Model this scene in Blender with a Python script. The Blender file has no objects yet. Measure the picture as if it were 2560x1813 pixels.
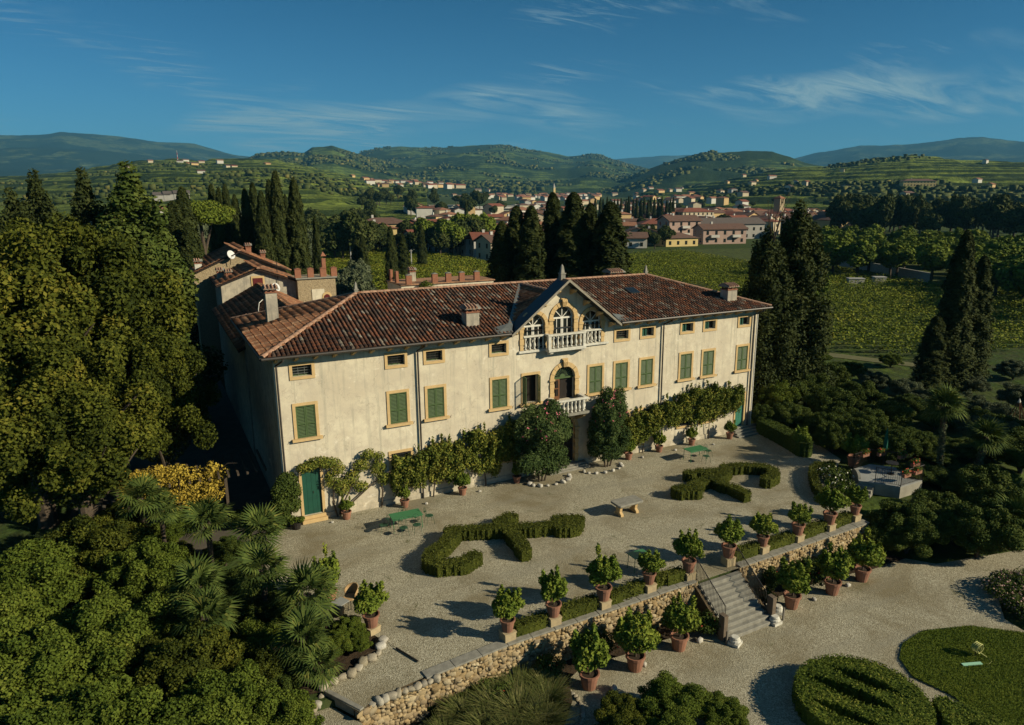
import bpy, math, random
import numpy as np
from mathutils import Vector, Matrix

# ------------------------------------------------------------------ camera, sky, sun, exposure
SC = bpy.context.scene
COL = SC.collection
R = math.radians
CAMP = np.array([-4.895, -36.228, 16.778]); YAW, PITCH = 0.505, 0.231
FPX, PX0, PY0 = 1773.34, 1352.0, 906.5          # calibrated on a 2560 x 1813 frame
cd = bpy.data.cameras.new('camera'); cam = bpy.data.objects.new('camera', cd); COL.objects.link(cam)
cam.location = CAMP; cam.rotation_euler = (math.pi/2 - PITCH, 0, -YAW)
cd.sensor_width = 36; cd.lens = FPX/2560*36; cd.shift_x = (1280-PX0)/2560; cd.clip_start = 0.5; cd.clip_end = 60000
SC.camera = cam

SUN_EL, SUN_AZ = R(26), R(-45)                   # azimuth measured from +x
SDIR = np.array([math.cos(SUN_EL)*math.cos(SUN_AZ), math.cos(SUN_EL)*math.sin(SUN_AZ), math.sin(SUN_EL)])
def mapr(N, L, v, a, b, c=0, d=1):
    m = N.new('ShaderNodeMapRange'); L.new(v, m.inputs[0])
    for i, x in enumerate((a,b,c,d)): m.inputs[i+1].default_value = x
    return m.outputs[0]
W = bpy.data.worlds.new('World'); SC.world = W; W.use_nodes = True
def world():
    nt = W.node_tree; N = nt.nodes; L = nt.links; N.clear()
    out = N.new('ShaderNodeOutputWorld'); bg = N.new('ShaderNodeBackground'); bg.inputs[1].default_value = 0.05
    sky = N.new('ShaderNodeTexSky'); sky.sky_type = 'NISHITA'; sky.sun_disc = False
    sky.sun_elevation = SUN_EL; sky.sun_rotation = math.atan2(SDIR[0], SDIR[1])
    sky.altitude = 100; sky.air_density = 1.0; sky.dust_density = 0.25; sky.ozone_density = 3.0
    tc = N.new('ShaderNodeTexCoord')
    # thin cirrus: streaky noise on a plane high above the ground
    sep = N.new('ShaderNodeSeparateXYZ'); L.new(tc.outputs['Generated'], sep.inputs[0])
    zm = N.new('ShaderNodeMath'); zm.operation = 'MAXIMUM'; zm.inputs[1].default_value = 0.0; L.new(sep.outputs[2], zm.inputs[0])
    zc = N.new('ShaderNodeMath'); zc.operation = 'ADD'; zc.inputs[1].default_value = 0.12; L.new(zm.outputs[0], zc.inputs[0])
    dv = N.new('ShaderNodeVectorMath'); dv.operation = 'DIVIDE'
    cb = N.new('ShaderNodeCombineXYZ')
    for i in range(3): L.new(zc.outputs[0], cb.inputs[i])
    L.new(tc.outputs['Generated'], dv.inputs[0]); L.new(cb.outputs[0], dv.inputs[1])
    of = N.new('ShaderNodeVectorMath'); of.operation = 'SUBTRACT'; of.inputs[1].default_value = CLOUD_OFF; L.new(dv.outputs[0], of.inputs[0]); dv = of
    def layer(rot, scl, loc, nscale, lo, hi, dist, mlo, mhi, mscale):
        mp = N.new('ShaderNodeMapping'); mp.inputs['Rotation'].default_value = (0, 0, R(rot)); mp.inputs['Scale'].default_value = (scl[0], scl[1], 0.0); mp.inputs['Location'].default_value = loc
        L.new(dv.outputs[0], mp.inputs[0])
        n1 = N.new('ShaderNodeTexNoise'); n1.inputs['Scale'].default_value = nscale; n1.inputs['Detail'].default_value = 9; n1.inputs['Roughness'].default_value = 0.66; n1.inputs['Distortion'].default_value = dist
        L.new(mp.outputs[0], n1.inputs['Vector'])
        m2 = N.new('ShaderNodeMapping'); m2.inputs['Scale'].default_value = (mscale, mscale, 0.0); m2.inputs['Location'].default_value = (loc[0]+3.1, loc[1]-1.7, 0); L.new(dv.outputs[0], m2.inputs[0])
        n2 = N.new('ShaderNodeTexNoise'); n2.inputs['Scale'].default_value = 1.0; n2.inputs['Detail'].default_value = 2.5; L.new(m2.outputs[0], n2.inputs['Vector'])
        r1 = mapr(N, L, n1.outputs[0], lo, hi); r2 = mapr(N, L, n2.outputs[0], mlo, mhi)
        mu = N.new('ShaderNodeMath'); mu.operation = 'MULTIPLY'; L.new(r1, mu.inputs[0]); L.new(r2, mu.inputs[1]); return mu.outputs[0]
    la = layer(*CLOUD_A); lb = layer(*CLOUD_B)
    ad = N.new('ShaderNodeMath'); ad.operation = 'ADD'; L.new(la, ad.inputs[0]); L.new(lb, ad.inputs[1])
    mk = N.new('ShaderNodeMath'); mk.operation = 'MULTIPLY'; mk.inputs[1].default_value = 2.1; mk.use_clamp = True; L.new(ad.outputs[0], mk.inputs[0])
    tint = N.new('ShaderNodeMix'); tint.data_type = 'RGBA'; tint.blend_type = 'MULTIPLY'; tint.inputs[0].default_value = 1.0
    L.new(sky.outputs[0], tint.inputs[6])
    gr = N.new('ShaderNodeMix'); gr.data_type = 'RGBA'; L.new(mapr(N, L, sep.outputs[2], 0.02, 0.30), gr.inputs[0]); gr.inputs[6].default_value = SKY_LOW; gr.inputs[7].default_value = SKY_TINT; L.new(gr.outputs[2], tint.inputs[7])
    mx = N.new('ShaderNodeMix'); mx.data_type = 'RGBA'; mx.blend_type = 'MIX'
    L.new(mk.outputs[0], mx.inputs[0]); L.new(tint.outputs[2], mx.inputs[6]); mx.inputs[7].default_value = (4.2, 6.2, 6.9, 1)
    L.new(mx.outputs[2], bg.inputs[0]); L.new(bg.outputs[0], out.inputs[0])
CLOUD_OFF = (1.35, -0.62, 0)
CLOUD_A = (30, (0.55, 2.1), (-3.4, 5.6, 0), 1.7, 0.40, 0.80, 1.8, 0.53, 0.66, 0.55)
CLOUD_B = (24, (0.8, 4.0), (9.3, -2.2, 0), 2.6, 0.50, 0.85, 1.4, 0.54, 0.72, 0.9)
SKY_TINT = (0.040, 0.43, 0.66, 1); SKY_LOW = (0.30, 0.78, 1.18, 1)
world()
sl = bpy.data.lights.new('sun', 'SUN'); sl.energy = 5.0; sl.angle = R(0.55); sl.color = (1.0, 0.89, 0.66)
so = bpy.data.objects.new('sun', sl); COL.objects.link(so); so.location = (40, -40, 60)
so.rotation_euler = Vector(SDIR).to_track_quat('Z', 'Y').to_euler()
SC.view_settings.view_transform = 'Standard'; SC.view_settings.look = 'None'; SC.view_settings.exposure = 0.38; SC.view_settings.gamma = 1
SC.view_settings.use_curve_mapping = False
SC.cycles.use_denoising = True
SC.cycles.max_bounces = 6; SC.cycles.diffuse_bounces = 1; SC.cycles.transparent_max_bounces = 8; SC.cycles.volume_bounces = 0
SC.cycles.caustics_reflective = False; SC.cycles.caustics_refractive = False

# ------------------------------------------------------------------ helpers
rng = np.random.default_rng(11); random.seed(11)
_f = np.array([math.sin(YAW)*math.cos(PITCH), math.cos(YAW)*math.cos(PITCH), -math.sin(PITCH)])
_r = np.array([math.cos(YAW), -math.sin(YAW), 0]); _u = np.cross(_r, _f)
def _ray(px, py): return (px-PX0)/FPX*_r - (py-PY0)/FPX*_u + _f
def G(px, py, z=0.0):                            # surveyed ground point at height z
    d = _ray(px, py); t = (z-CAMP[2])/d[2]; return CAMP + t*d
def D(px, py, dist):                             # point at a horizontal distance
    d = _ray(px, py); return CAMP + dist*d/math.hypot(d[0], d[1])

class MB:
    def __init__(s): s.v = []; s.f = []
    def add(s, vs, fs):
        o = len(s.v); s.v.extend([tuple(map(float, p)) for p in vs]); s.f.extend([tuple(o+i for i in f) for f in fs]); return s
    def box(s, x0, x1, y0, y1, z0, z1):
        return s.add([(x0,y0,z0),(x1,y0,z0),(x1,y1,z0),(x0,y1,z0),(x0,y0,z1),(x1,y0,z1),(x1,y1,z1),(x0,y1,z1)],
              [(0,3,2,1),(4,5,6,7),(0,1,5,4),(1,2,6,5),(2,3,7,6),(3,0,4,7)])
    def quad(s, a, b, c, d): return s.add([a,b,c,d], [(0,1,2,3)])
    def tri(s, a, b, c): return s.add([a,b,c], [(0,1,2)])
    def prism(s, poly, z0, z1):                  # xy outline extruded in z
        n = len(poly); vs = [(p[0],p[1],z0) for p in poly]+[(p[0],p[1],z1) for p in poly]
        return s.add(vs, [tuple(range(n-1,-1,-1)), tuple(range(n,2*n))]+[(i,(i+1)%n,n+(i+1)%n,n+i) for i in range(n)])
    def prism_y(s, poly, y0, y1):                # xz outline extruded in y
        n = len(poly); vs = [(p[0],y0,p[1]) for p in poly]+[(p[0],y1,p[1]) for p in poly]
        return s.add(vs, [tuple(range(n)), tuple(range(2*n-1,n-1,-1))]+[(i,n+i,n+(i+1)%n,(i+1)%n) for i in range(n)])
    def prism_x(s, poly, x0, x1):                # yz outline extruded in x
        n = len(poly); vs = [(x0,p[0],p[1]) for p in poly]+[(x1,p[0],p[1]) for p in poly]
        return s.add(vs, [tuple(range(n-1,-1,-1)), tuple(range(n,2*n))]+[(i,(i+1)%n,n+(i+1)%n,n+i) for i in range(n)])
    def tube(s, path, r, n=6, caps=True):
        P = [Vector(p) for p in path]; m = len(P); rs = r if hasattr(r,'__len__') else [r]*m
        vs = []; up = None
        for i, p in enumerate(P):
            t = (P[min(i+1,m-1)]-P[max(i-1,0)]).normalized()
            if up is None: up = t.orthogonal().normalized()
            up = (up - t*up.dot(t)); up = up.normalized() if up.length > 1e-6 else t.orthogonal().normalized()
            b = t.cross(up)
            for k in range(n):
                a = 2*math.pi*k/n; vs.append(p + (up*math.cos(a)+b*math.sin(a))*rs[i])
        fs = [(i*n+k, i*n+(k+1)%n, (i+1)*n+(k+1)%n, (i+1)*n+k) for i in range(m-1) for k in range(n)]
        if caps: fs += [tuple(range(n-1,-1,-1)), tuple((m-1)*n+k for k in range(n))]
        return s.add(vs, fs)
    def lathe(s, prof, n=12, c=(0,0,0), closed=False):
        m = len(prof); vs = []
        for r, z in prof:
            for k in range(n):
                a = 2*math.pi*k/n; vs.append((c[0]+r*math.cos(a), c[1]+r*math.sin(a), c[2]+z))
        fs = [(i*n+k, i*n+(k+1)%n, (i+1)*n+(k+1)%n, (i+1)*n+k) for i in range(m-1) for k in range(n)]
        fs += [tuple(range(n-1,-1,-1)), tuple((m-1)*n+k for k in range(n))]
        return s.add(vs, fs)
    def xf(s, M):
        s.v = [tuple(M @ Vector(p)) for p in s.v]; return s
    def mesh(s, name, smooth=False):
        me = bpy.data.meshes.new(name); me.from_pydata(s.v, [], s.f); me.update()
        if smooth: me.polygons.foreach_set('use_smooth', [True]*len(me.polygons))
        return me
    def build(s, name, mat, parent=None, smooth=False, loc=None, rz=0, bevel=0):
        o = link(name, s.mesh(name, smooth), mat, parent, loc, rz)
        if bevel:
            b = o.modifiers.new('bevel', 'BEVEL'); b.width = bevel; b.segments = 1; b.limit_method = 'ANGLE'
        return o
def link(name, me, mat, parent=None, loc=None, rz=0, scale=None):
    o = bpy.data.objects.new(name, me); COL.objects.link(o)
    if mat is not None and len(me.materials) == 0: me.materials.append(mat)
    if parent is not None: o.parent = parent
    if loc is not None: o.location = loc
    if rz: o.rotation_euler = (0, 0, rz)
    if scale is not None: o.scale = scale if hasattr(scale,'__len__') else (scale,)*3
    return o
def tag(o, label, cat, group=None, kind=None):
    if label: o['label'] = label
    if cat: o['category'] = cat
    if group: o['group'] = group
    if kind: o['kind'] = kind
    return o
def thing(name, label, cat, loc=(0,0,0), rz=0, group=None, scale=None):
    o = bpy.data.objects.new(name, None); COL.objects.link(o); o.location = loc; o.rotation_euler = (0,0,rz); o.empty_display_size = 0.2
    if scale is not None: o.scale = scale if hasattr(scale,'__len__') else (scale,)*3
    return tag(o, label, cat, group)
def copy_tree(o, parent=None):
    c = o.copy(); COL.objects.link(c); c.parent = parent
    for ch in list(o.children): copy_tree(ch, c)
    return c
def place(proto, used, label, group, loc, rz=0, scale=1.0):   # first use moves the prototype itself
    o = proto if not used else copy_tree(proto)
    o.location = loc; o.rotation_euler = (0,0,rz); o.scale = scale if hasattr(scale,'__len__') else (scale,)*3
    o['label'] = label
    if group: o['group'] = group
    return o
def struct(o, kind='structure'): o['kind'] = kind; return o

# numpy mesh from quads with a random value per face
def quadmesh(name, V, F, rnd=None, smooth=False):
    V = np.asarray(V, np.float32); F = np.asarray(F, np.int32); me = bpy.data.meshes.new(name)
    k = F.shape[1]
    me.vertices.add(len(V)); me.vertices.foreach_set('co', V.ravel())
    me.loops.add(F.size); me.loops.foreach_set('vertex_index', F.ravel())
    me.polygons.add(len(F)); me.polygons.foreach_set('loop_start', np.arange(len(F), dtype=np.int32)*k)
    me.polygons.foreach_set('loop_total', np.full(len(F), k, np.int32))
    if smooth: me.polygons.foreach_set('use_smooth', np.ones(len(F), bool))
    me.update(calc_edges=True)
    if rnd is not None:
        a = me.attributes.new('rnd', 'FLOAT', 'FACE'); a.data.foreach_set('value', np.asarray(rnd, np.float32))
    return me
def unit(a): return a/np.maximum(np.linalg.norm(a, axis=-1, keepdims=True), 1e-9)
def leaf_quads(P, N, size, aspect=0.55, jit=0.7, up=0.25, r=None):
    r = r or rng; n = len(P)
    nn = unit(N + jit*r.normal(size=(n,3)) + np.array([0,0,up]))
    t = unit(np.cross(nn, r.normal(size=(n,3)))); b = np.cross(nn, t)
    s = size*(0.65+0.7*r.random((n,1)))
    a, c = t*s*0.5, b*s*0.5*aspect
    V = np.stack([P-a, P+c, P+a, P-c], 1).reshape(-1,3)
    return V, np.arange(4*n).reshape(n,4)
def leaf_mesh(name, P, N, size, aspect=0.55, jit=0.7, up=0.25, rnd=None):
    V, F = leaf_quads(P, N, size, aspect, jit, up)
    return quadmesh(name, V, F, rng.random(len(P)) if rnd is None else rnd)
def sph(n, r=None):
    r = r or rng; return unit(r.normal(size=(n,3)))
def clump_points(clumps, n, shell=0.35, r=None):
    """leaf positions spread over clumps (cx,cy,cz,rx,ry,rz): mostly in each clump's outer shell"""
    r = r or rng; c = np.asarray(clumps, float)
    w = (c[:,3]*c[:,4]+c[:,4]*c[:,5]+c[:,3]*c[:,5]); i = r.choice(len(c), n, p=w/w.sum())
    d = sph(n, r); rad = 1-shell*r.random((n,1))**1.6
    return c[i,:3]+d*c[i,3:6]*rad, d/c[i,3:6]*c[i,3:4], i
def keep_outer(P, N, clumps, i, tol=0.80):
    """drop leaves that lie deep inside another clump"""
    c = np.asarray(clumps); k = np.ones(len(P), bool)
    for j in range(len(c)):
        q = ((P-c[j,:3])/c[j,3:6]); k &= ~(((q*q).sum(1) < tol*tol*0.75) & (i != j))
    return P[k], N[k], i[k]
# lattice value noise
def _hash(ix, iy, s):
    h = (ix*374761393 + iy*668265263 + s*974711) & 0x7fffffff
    h = ((h ^ (h >> 13))*1274126177) & 0x7fffffff
    return ((h ^ (h >> 16)) & 0xffff)/65535.0
def vnoise(x, y, s=0):
    x = np.asarray(x, float); y = np.asarray(y, float)
    ix = np.floor(x).astype(np.int64); iy = np.floor(y).astype(np.int64); fx = x-ix; fy = y-iy
    fx = fx*fx*(3-2*fx); fy = fy*fy*(3-2*fy)
    a = _hash(ix,iy,s); b = _hash(ix+1,iy,s); c = _hash(ix,iy+1,s); d = _hash(ix+1,iy+1,s)
    return (a+(b-a)*fx)*(1-fy)+(c+(d-c)*fx)*fy
def fbm(x, y, s=0, o=4):
    v = 0; a = 0.5
    for k in range(o): v = v+a*vnoise(x*2**k, y*2**k, s+k); a *= 0.5
    return v
# ------------------------------------------------------------------ materials
MATS = {}
def nodes(name):
    m = bpy.data.materials.new(name); m.use_nodes = True; nt = m.node_tree; nt.nodes.clear()
    out = nt.nodes.new('ShaderNodeOutputMaterial'); return m, nt, nt.nodes, nt.links, out
def ramp(N, L, src, stops, mode='LINEAR'):
    r = N.new('ShaderNodeValToRGB'); r.color_ramp.interpolation = mode
    e = r.color_ramp.elements
    while len(e) < len(stops): e.new(0.5)
    for k, (p, c) in enumerate(stops): e[k].position = p; e[k].color = (*c, 1)
    L.new(src, r.inputs[0]); return r.outputs[0]
def noise(N, L, scale, detail=4, rough=0.6, coord='Object', dist=0, stretch=None):
    tc = N.new('ShaderNodeTexCoord'); t = N.new('ShaderNodeTexNoise'); src = tc.outputs[coord]
    if stretch:
        mp = N.new('ShaderNodeMapping'); mp.inputs['Scale'].default_value = stretch; L.new(src, mp.inputs[0]); src = mp.outputs[0]
    t.inputs['Scale'].default_value = scale; t.inputs['Detail'].default_value = detail; t.inputs['Roughness'].default_value = rough; t.inputs['Distortion'].default_value = dist
    L.new(src, t.inputs['Vector']); return t.outputs[0]
def mixc(N, L, fac, a, b, mode='MIX'):
    m = N.new('ShaderNodeMix'); m.data_type = 'RGBA'; m.blend_type = mode
    for i, v in ((0,fac),(6,a),(7,b)):
        if hasattr(v, 'links'): L.new(v, m.inputs[i])
        elif i == 0: m.inputs[0].default_value = v
        else: m.inputs[i].default_value = (*v[:3], 1)
    return m.outputs[2]
def bump(N, L, h, strength=0.3, dist=0.05):
    b = N.new('ShaderNodeBump'); b.inputs['Strength'].default_value = strength; b.inputs['Distance'].default_value = dist; L.new(h, b.inputs['Height']); return b.outputs[0]
def mapr(N, L, v, a, b, c=0, d=1):
    m = N.new('ShaderNodeMapRange'); L.new(v, m.inputs[0])
    for i, x in enumerate((a,b,c,d)): m.inputs[i+1].default_value = x
    return m.outputs[0]
def pbsdf(N, L, out, col, rough=0.8, normal=None, spec=0.3, metal=0):
    p = N.new('ShaderNodeBsdfPrincipled')
    if hasattr(col, 'links'): L.new(col, p.inputs['Base Color'])
    else: p.inputs['Base Color'].default_value = (*col, 1)
    p.inputs['Roughness'].default_value = rough; p.inputs['Specular IOR Level'].default_value = spec; p.inputs['Metallic'].default_value = metal
    if normal is not None: L.new(normal, p.inputs['Normal'])
    L.new(p.outputs[0], out.inputs[0]); return p
def mat(name, c1, c2=None, scale=3.0, rough=0.8, bs=0.0, bscale=30, spec=0.3, metal=0, detail=5, objrnd=0.0, bd=0.02):
    if name in MATS: return MATS[name]
    m, nt, N, L, out = nodes(name); c2 = c2 or tuple(0.7*x for x in c1)
    f = mapr(N, L, noise(N, L, scale, detail), 0.3, 0.7)
    col = mixc(N, L, f, c1, c2)
    if objrnd:
        oi = N.new('ShaderNodeObjectInfo'); v = mapr(N, L, oi.outputs['Random'], 0, 1, 1-objrnd, 1+objrnd)
        hs = N.new('ShaderNodeHueSaturation'); L.new(v, hs.inputs['Value']); L.new(col, hs.inputs['Color']); col = hs.outputs[0]
    nrm = bump(N, L, noise(N, L, bscale, 6, 0.65), bs, bd) if bs else None
    pbsdf(N, L, out, col, rough, nrm, spec, metal); MATS[name] = m; return m
def leafmat(name, stops, rough=0.55, trans=0.22, nscale=0.35, spec=0.25):
    rough = 0.75; spec = 0.08; trans = min(trans, 0.07)
    """stops: list of (pos, colour) over the random value of each leaf, blended with large patches"""
    m, nt, N, L, out = nodes(name)
    at = N.new('ShaderNodeAttribute'); at.attribute_name = 'rnd'; at.attribute_type = 'GEOMETRY'
    n = noise(N, L, nscale, 3)
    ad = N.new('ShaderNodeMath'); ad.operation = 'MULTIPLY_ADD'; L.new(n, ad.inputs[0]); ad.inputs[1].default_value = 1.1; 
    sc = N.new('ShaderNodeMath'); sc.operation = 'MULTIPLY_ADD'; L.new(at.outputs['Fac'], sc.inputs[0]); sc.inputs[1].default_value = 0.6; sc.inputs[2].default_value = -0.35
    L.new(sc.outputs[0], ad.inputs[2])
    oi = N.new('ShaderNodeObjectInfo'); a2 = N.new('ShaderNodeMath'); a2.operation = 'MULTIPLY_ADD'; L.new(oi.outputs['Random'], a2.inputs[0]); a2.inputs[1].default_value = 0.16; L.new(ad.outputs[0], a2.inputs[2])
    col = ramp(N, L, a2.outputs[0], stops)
    p = N.new('ShaderNodeBsdfPrincipled'); L.new(col, p.inputs['Base Color']); p.inputs['Roughness'].default_value = rough; p.inputs['Specular IOR Level'].default_value = spec
    tr = N.new('ShaderNodeBsdfTranslucent'); L.new(mixc(N, L, 1.0, col, (1.0,1.05,0.5), 'MULTIPLY'), tr.inputs[0])
    ms = N.new('ShaderNodeMixShader'); ms.inputs[0].default_value = trans
    L.new(p.outputs[0], ms.inputs[1]); L.new(tr.outputs[0], ms.inputs[2]); L.new(ms.outputs[0], out.inputs[0])
    MATS[name] = m; return m
# ================================================================== SETTING: ground, hills, haze
def sstep(a, b, x):
    t = np.clip((np.asarray(x, float)-a)/(b-a), 0, 1); return t*t*(3-2*t)
def ground_z(x, y):
    x = np.asarray(x, float); y = np.asarray(y, float)
    near = sstep(-70,-45,x)*(1-sstep(40,58,x))*(1-sstep(20,42,y))
    z = -2.0 + 1.88*near
    low = -1.82 + 1.45*(1-sstep(-2.8,0.4,x))
    z = np.where(y < -14.4, np.minimum(z, low), z)
    far = np.hypot(x-CAMP[0], y-CAMP[1])
    return z + 0.012*np.maximum(far-420, 0)*sstep(420,1200,far)
def lines(lo, hi, near, step, grow=1.28):
    a = list(np.arange(near[0], near[1]+1e-6, step)); s = step
    while a[-1] < hi: s *= grow; a.append(a[-1]+s)
    s = step
    while a[0] > lo: s *= grow; a.insert(0, a[0]-s)
    return a
gx = np.array(sorted(set(lines(-16000, 16000, (-60, 64), 4)) | {-3.5,-3,-2.5,-2,-1.5,-1,-0.5,0.5,1,2})); gy = np.array(sorted(set(lines(-3000, 16000, (-52, 48), 4)) | {-14.45, -14.35, -14.0, -15, -17, -18, -19}))
XX, YY = np.meshgrid(gx, gy); ZZ = ground_z(XX, YY); nx = len(gx)
F = [(j*nx+i, j*nx+i+1, (j+1)*nx+i+1, (j+1)*nx+i) for j in range(len(gy)-1) for i in range(nx-1)]
def ground_mat():
    m, nt, N, L, out = nodes('valley_ground')
    tc = N.new('ShaderNodeTexCoord')
    vo = N.new('ShaderNodeTexVoronoi'); vo.inputs['Scale'].default_value = 0.011; L.new(tc.outputs['Object'], vo.inputs['Vector'])
    sp = N.new('ShaderNodeSeparateColor'); L.new(vo.outputs['Color'], sp.inputs[0])
    fld = ramp(N, L, sp.outputs[0], [(0,(0.045,0.075,0.014)),(0.35,(0.07,0.10,0.018)),(0.6,(0.05,0.085,0.02)),(0.85,(0.10,0.12,0.03)),(1,(0.04,0.07,0.02))], 'CONSTANT')
    wv = N.new('ShaderNodeTexWave'); wv.inputs['Scale'].default_value = 0.12; wv.inputs['Distortion'].default_value = 1.5; wv.inputs['Detail'].default_value = 2; L.new(tc.outputs['Object'], wv.inputs['Vector'])
    col = mixc(N, L, mapr(N, L, wv.outputs[0], 0.35, 0.75, 0, 0.6), fld, (0.025,0.045,0.010))
    col = mixc(N, L, mapr(N, L, noise(N, L, 0.5, 6), 0.42, 0.62), col, (0.05,0.06,0.022))
    pbsdf(N, L, out, col, 0.95, bump(N, L, noise(N, L, 1.2, 5), 0.6, 0.4), 0.1); return m
struct(link('ground', quadmesh('ground', np.stack([XX,YY,ZZ],-1).reshape(-1,3), F, smooth=False), ground_mat()))

def hill_mat(name, base, wood, stripe, sscale, hz, wt=0.46):
    m, nt, N, L, out = nodes(name); tc = N.new('ShaderNodeTexCoord')
    w1 = mapr(N, L, noise(N, L, hz, 8, 0.68), wt, wt+0.06)
    wv = N.new('ShaderNodeTexWave'); wv.bands_direction = 'Z'; wv.inputs['Scale'].default_value = sscale; wv.inputs['Distortion'].default_value = 6; wv.inputs['Detail'].default_value = 3; wv.inputs['Detail Scale'].default_value = 0.02
    L.new(tc.outputs['Object'], wv.inputs['Vector'])
    v = mixc(N, L, mapr(N, L, wv.outputs[0], 0.40, 0.58), base, stripe)
    fl = N.new('ShaderNodeTexVoronoi'); fl.inputs['Scale'].default_value = hz*2.2; L.new(tc.outputs['Object'], fl.inputs['Vector'])
    sp = N.new('ShaderNodeSeparateColor'); L.new(fl.outputs['Color'], sp.inputs[0])
    v = mixc(N, L, mapr(N, L, sp.outputs[1], 0.55, 1.0, 0, 0.55), v, tuple(1.5*c for c in base))
    v = mixc(N, L, mapr(N, L, noise(N, L, hz*14, 4), 0.45, 0.6, 0, 0.65), v, wood)
    col = mixc(N, L, w1, v, wood)
    pbsdf(N, L, out, col, 0.95, bump(N, L, noise(N, L, hz*30, 5, 0.7), 0.9, 6.0), 0.05); return m
HILLS = {}
def hill(name, prof, dc, df, m, base=-2.0, nr=60, na=260, amp=0.16, seed=1, conc=1.5, ext=None, terr=0.0):
    """a ridge whose crest keeps the bearing and height of the real one, dc metres away, its foot df metres away"""
    px = np.array([p[0] for p in prof], float); py = np.array([p[1] for p in prof], float)
    q = np.array([D(a, b, dc) for a, b in prof]); az = np.arctan2(q[:,0]-CAMP[0], q[:,1]-CAMP[1]); zc = q[:,2]
    lo, hi = ext or (az[0]-0.05, az[-1]+0.05)
    A = np.linspace(lo, hi, na); Z = np.interp(A, az, zc)
    taperL = sstep(lo, min(az[0], lo+0.06)+1e-6, A) if az[0] > lo+1e-3 else 1.0
    Z = base+(Z-base)*taperL
    T = np.concatenate([np.linspace(0, 1, nr), 1+np.linspace(0.06, 0.5, 8)])
    TT, AA = np.meshgrid(T, A)
    ZZc = np.repeat(Z[:,None], len(T), 1)
    dist = df+(dc-df)*TT
    X = CAMP[0]+np.sin(AA)*dist; Y = CAMP[1]+np.cos(AA)*dist
    sh = np.where(TT <= 1, np.clip(TT,0,1)**conc, 1-((TT-1)/0.5)**1.3)
    n = fbm(X/(dc*0.07), Y/(dc*0.07), seed, 5)-0.5
    n2 = fbm(X/(dc*0.012), Y/(dc*0.012), seed+9, 3)-0.5
    H = ZZc-base
    z = base+H*sh+H*amp*n*4*np.clip(TT,0,1)*np.clip(1.02-TT,0,1)**0.6*1.2+H*0.03*n2
    if terr:
        k = z/terr; fk = np.floor(k); z = (fk+sstep(0.55,1,k-fk))*terr*0.8+0.2*z
    # keep the foot on the valley floor
    z = np.where(TT < 0.05, z-2*(1-TT/0.05), z)
    nT = len(T); V = np.stack([X,Y,z],-1).reshape(-1,3)
    Fh = [(i*nT+j, (i+1)*nT+j, (i+1)*nT+j+1, i*nT+j+1) for i in range(na-1) for j in range(nT-1)]
    o = struct(link(name, quadmesh(name, V, Fh, smooth=(terr == 0)), m))
    HILLS[name] = (X, Y, z, TT); return o
vine = hill_mat('terraced_vineyard', (0.175,0.215,0.038), (0.028,0.044,0.012), (0.044,0.064,0.015), 0.040, 0.006, 0.52)
wood = hill_mat('wooded_hill', (0.110,0.150,0.030), (0.026,0.044,0.013), (0.048,0.074,0.018), 0.03, 0.0035, 0.43)
blue = hill_mat('far_mountain_ground', (0.085,0.11,0.04), (0.016,0.028,0.014), (0.050,0.070,0.028), 0.02, 0.0020, 0.44)
hill('hill', [(-300,345),(0,337),(120,333),(150,328),(230,336),(300,345),(400,357),(480,360),(520,371),(600,388),(700,400),(780,420)], 8000, 3500, blue, seed=3, conc=1.2, ext=(-0.85,0.22))
hill('hill.001', [(1350,420),(1440,398),(1530,397),(1600,395),(1650,391),(1720,389),(1820,400),(1900,410)], 12000, 6000, blue, seed=5)
hill('hill.002', [(1940,420),(1980,398),(2050,379),(2150,362),(2250,360),(2350,350),(2420,342),(2460,340),(2520,351),(2600,356),(2800,372),(3000,380)], 8500, 4000, blue, seed=6, ext=(0.83,1.35))
hill('hill.003', [(820,405),(880,390),(910,377),(940,370),(1000,366),(1110,368),(1200,361),(1245,362),(1300,373),(1350,375),(1420,390),(1480,383),(1505,386),(1530,398),(1600,415),(1680,436)], 5200, 1500, wood, seed=8, conc=1.35, amp=0.2)
hill('hill.004', [(560,420),(600,400),(650,382),(720,377),(760,380),(780,366),(830,362),(855,371),(885,381),(940,400),(1010,420),(1080,445)], 3600, 1300, wood, seed=12, conc=1.25, amp=0.16)
hill('hill.005', [(1560,448),(1600,430),(1650,410),(1700,393),(1760,381),(1800,382),(1870,379),(1930,380),(1980,393),(2010,405),(2090,422),(2200,440)], 2900, 1300, wood, seed=15, conc=1.3, amp=0.18)
hill('hill.006', [(-400,440),(-100,440),(100,436),(170,428),(250,416),(350,401),(440,397),(500,400),(560,396),(620,393),(690,398),(760,412),(850,432),(960,455)], 1900, 420, vine, seed=21, conc=0.95, amp=0.10, ext=(-0.9,0.35), terr=7.8, nr=140, na=300)
hill('hill.007', [(1720,470),(1850,440),(1960,420),(2070,414),(2150,400),(2200,393),(2280,386),(2350,394),(2420,400),(2560,402),(2800,408)], 1700, 620, vine, seed=26, conc=0.95, amp=0.12, ext=(0.60,1.35), terr=7.8, nr=140, na=300)

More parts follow.
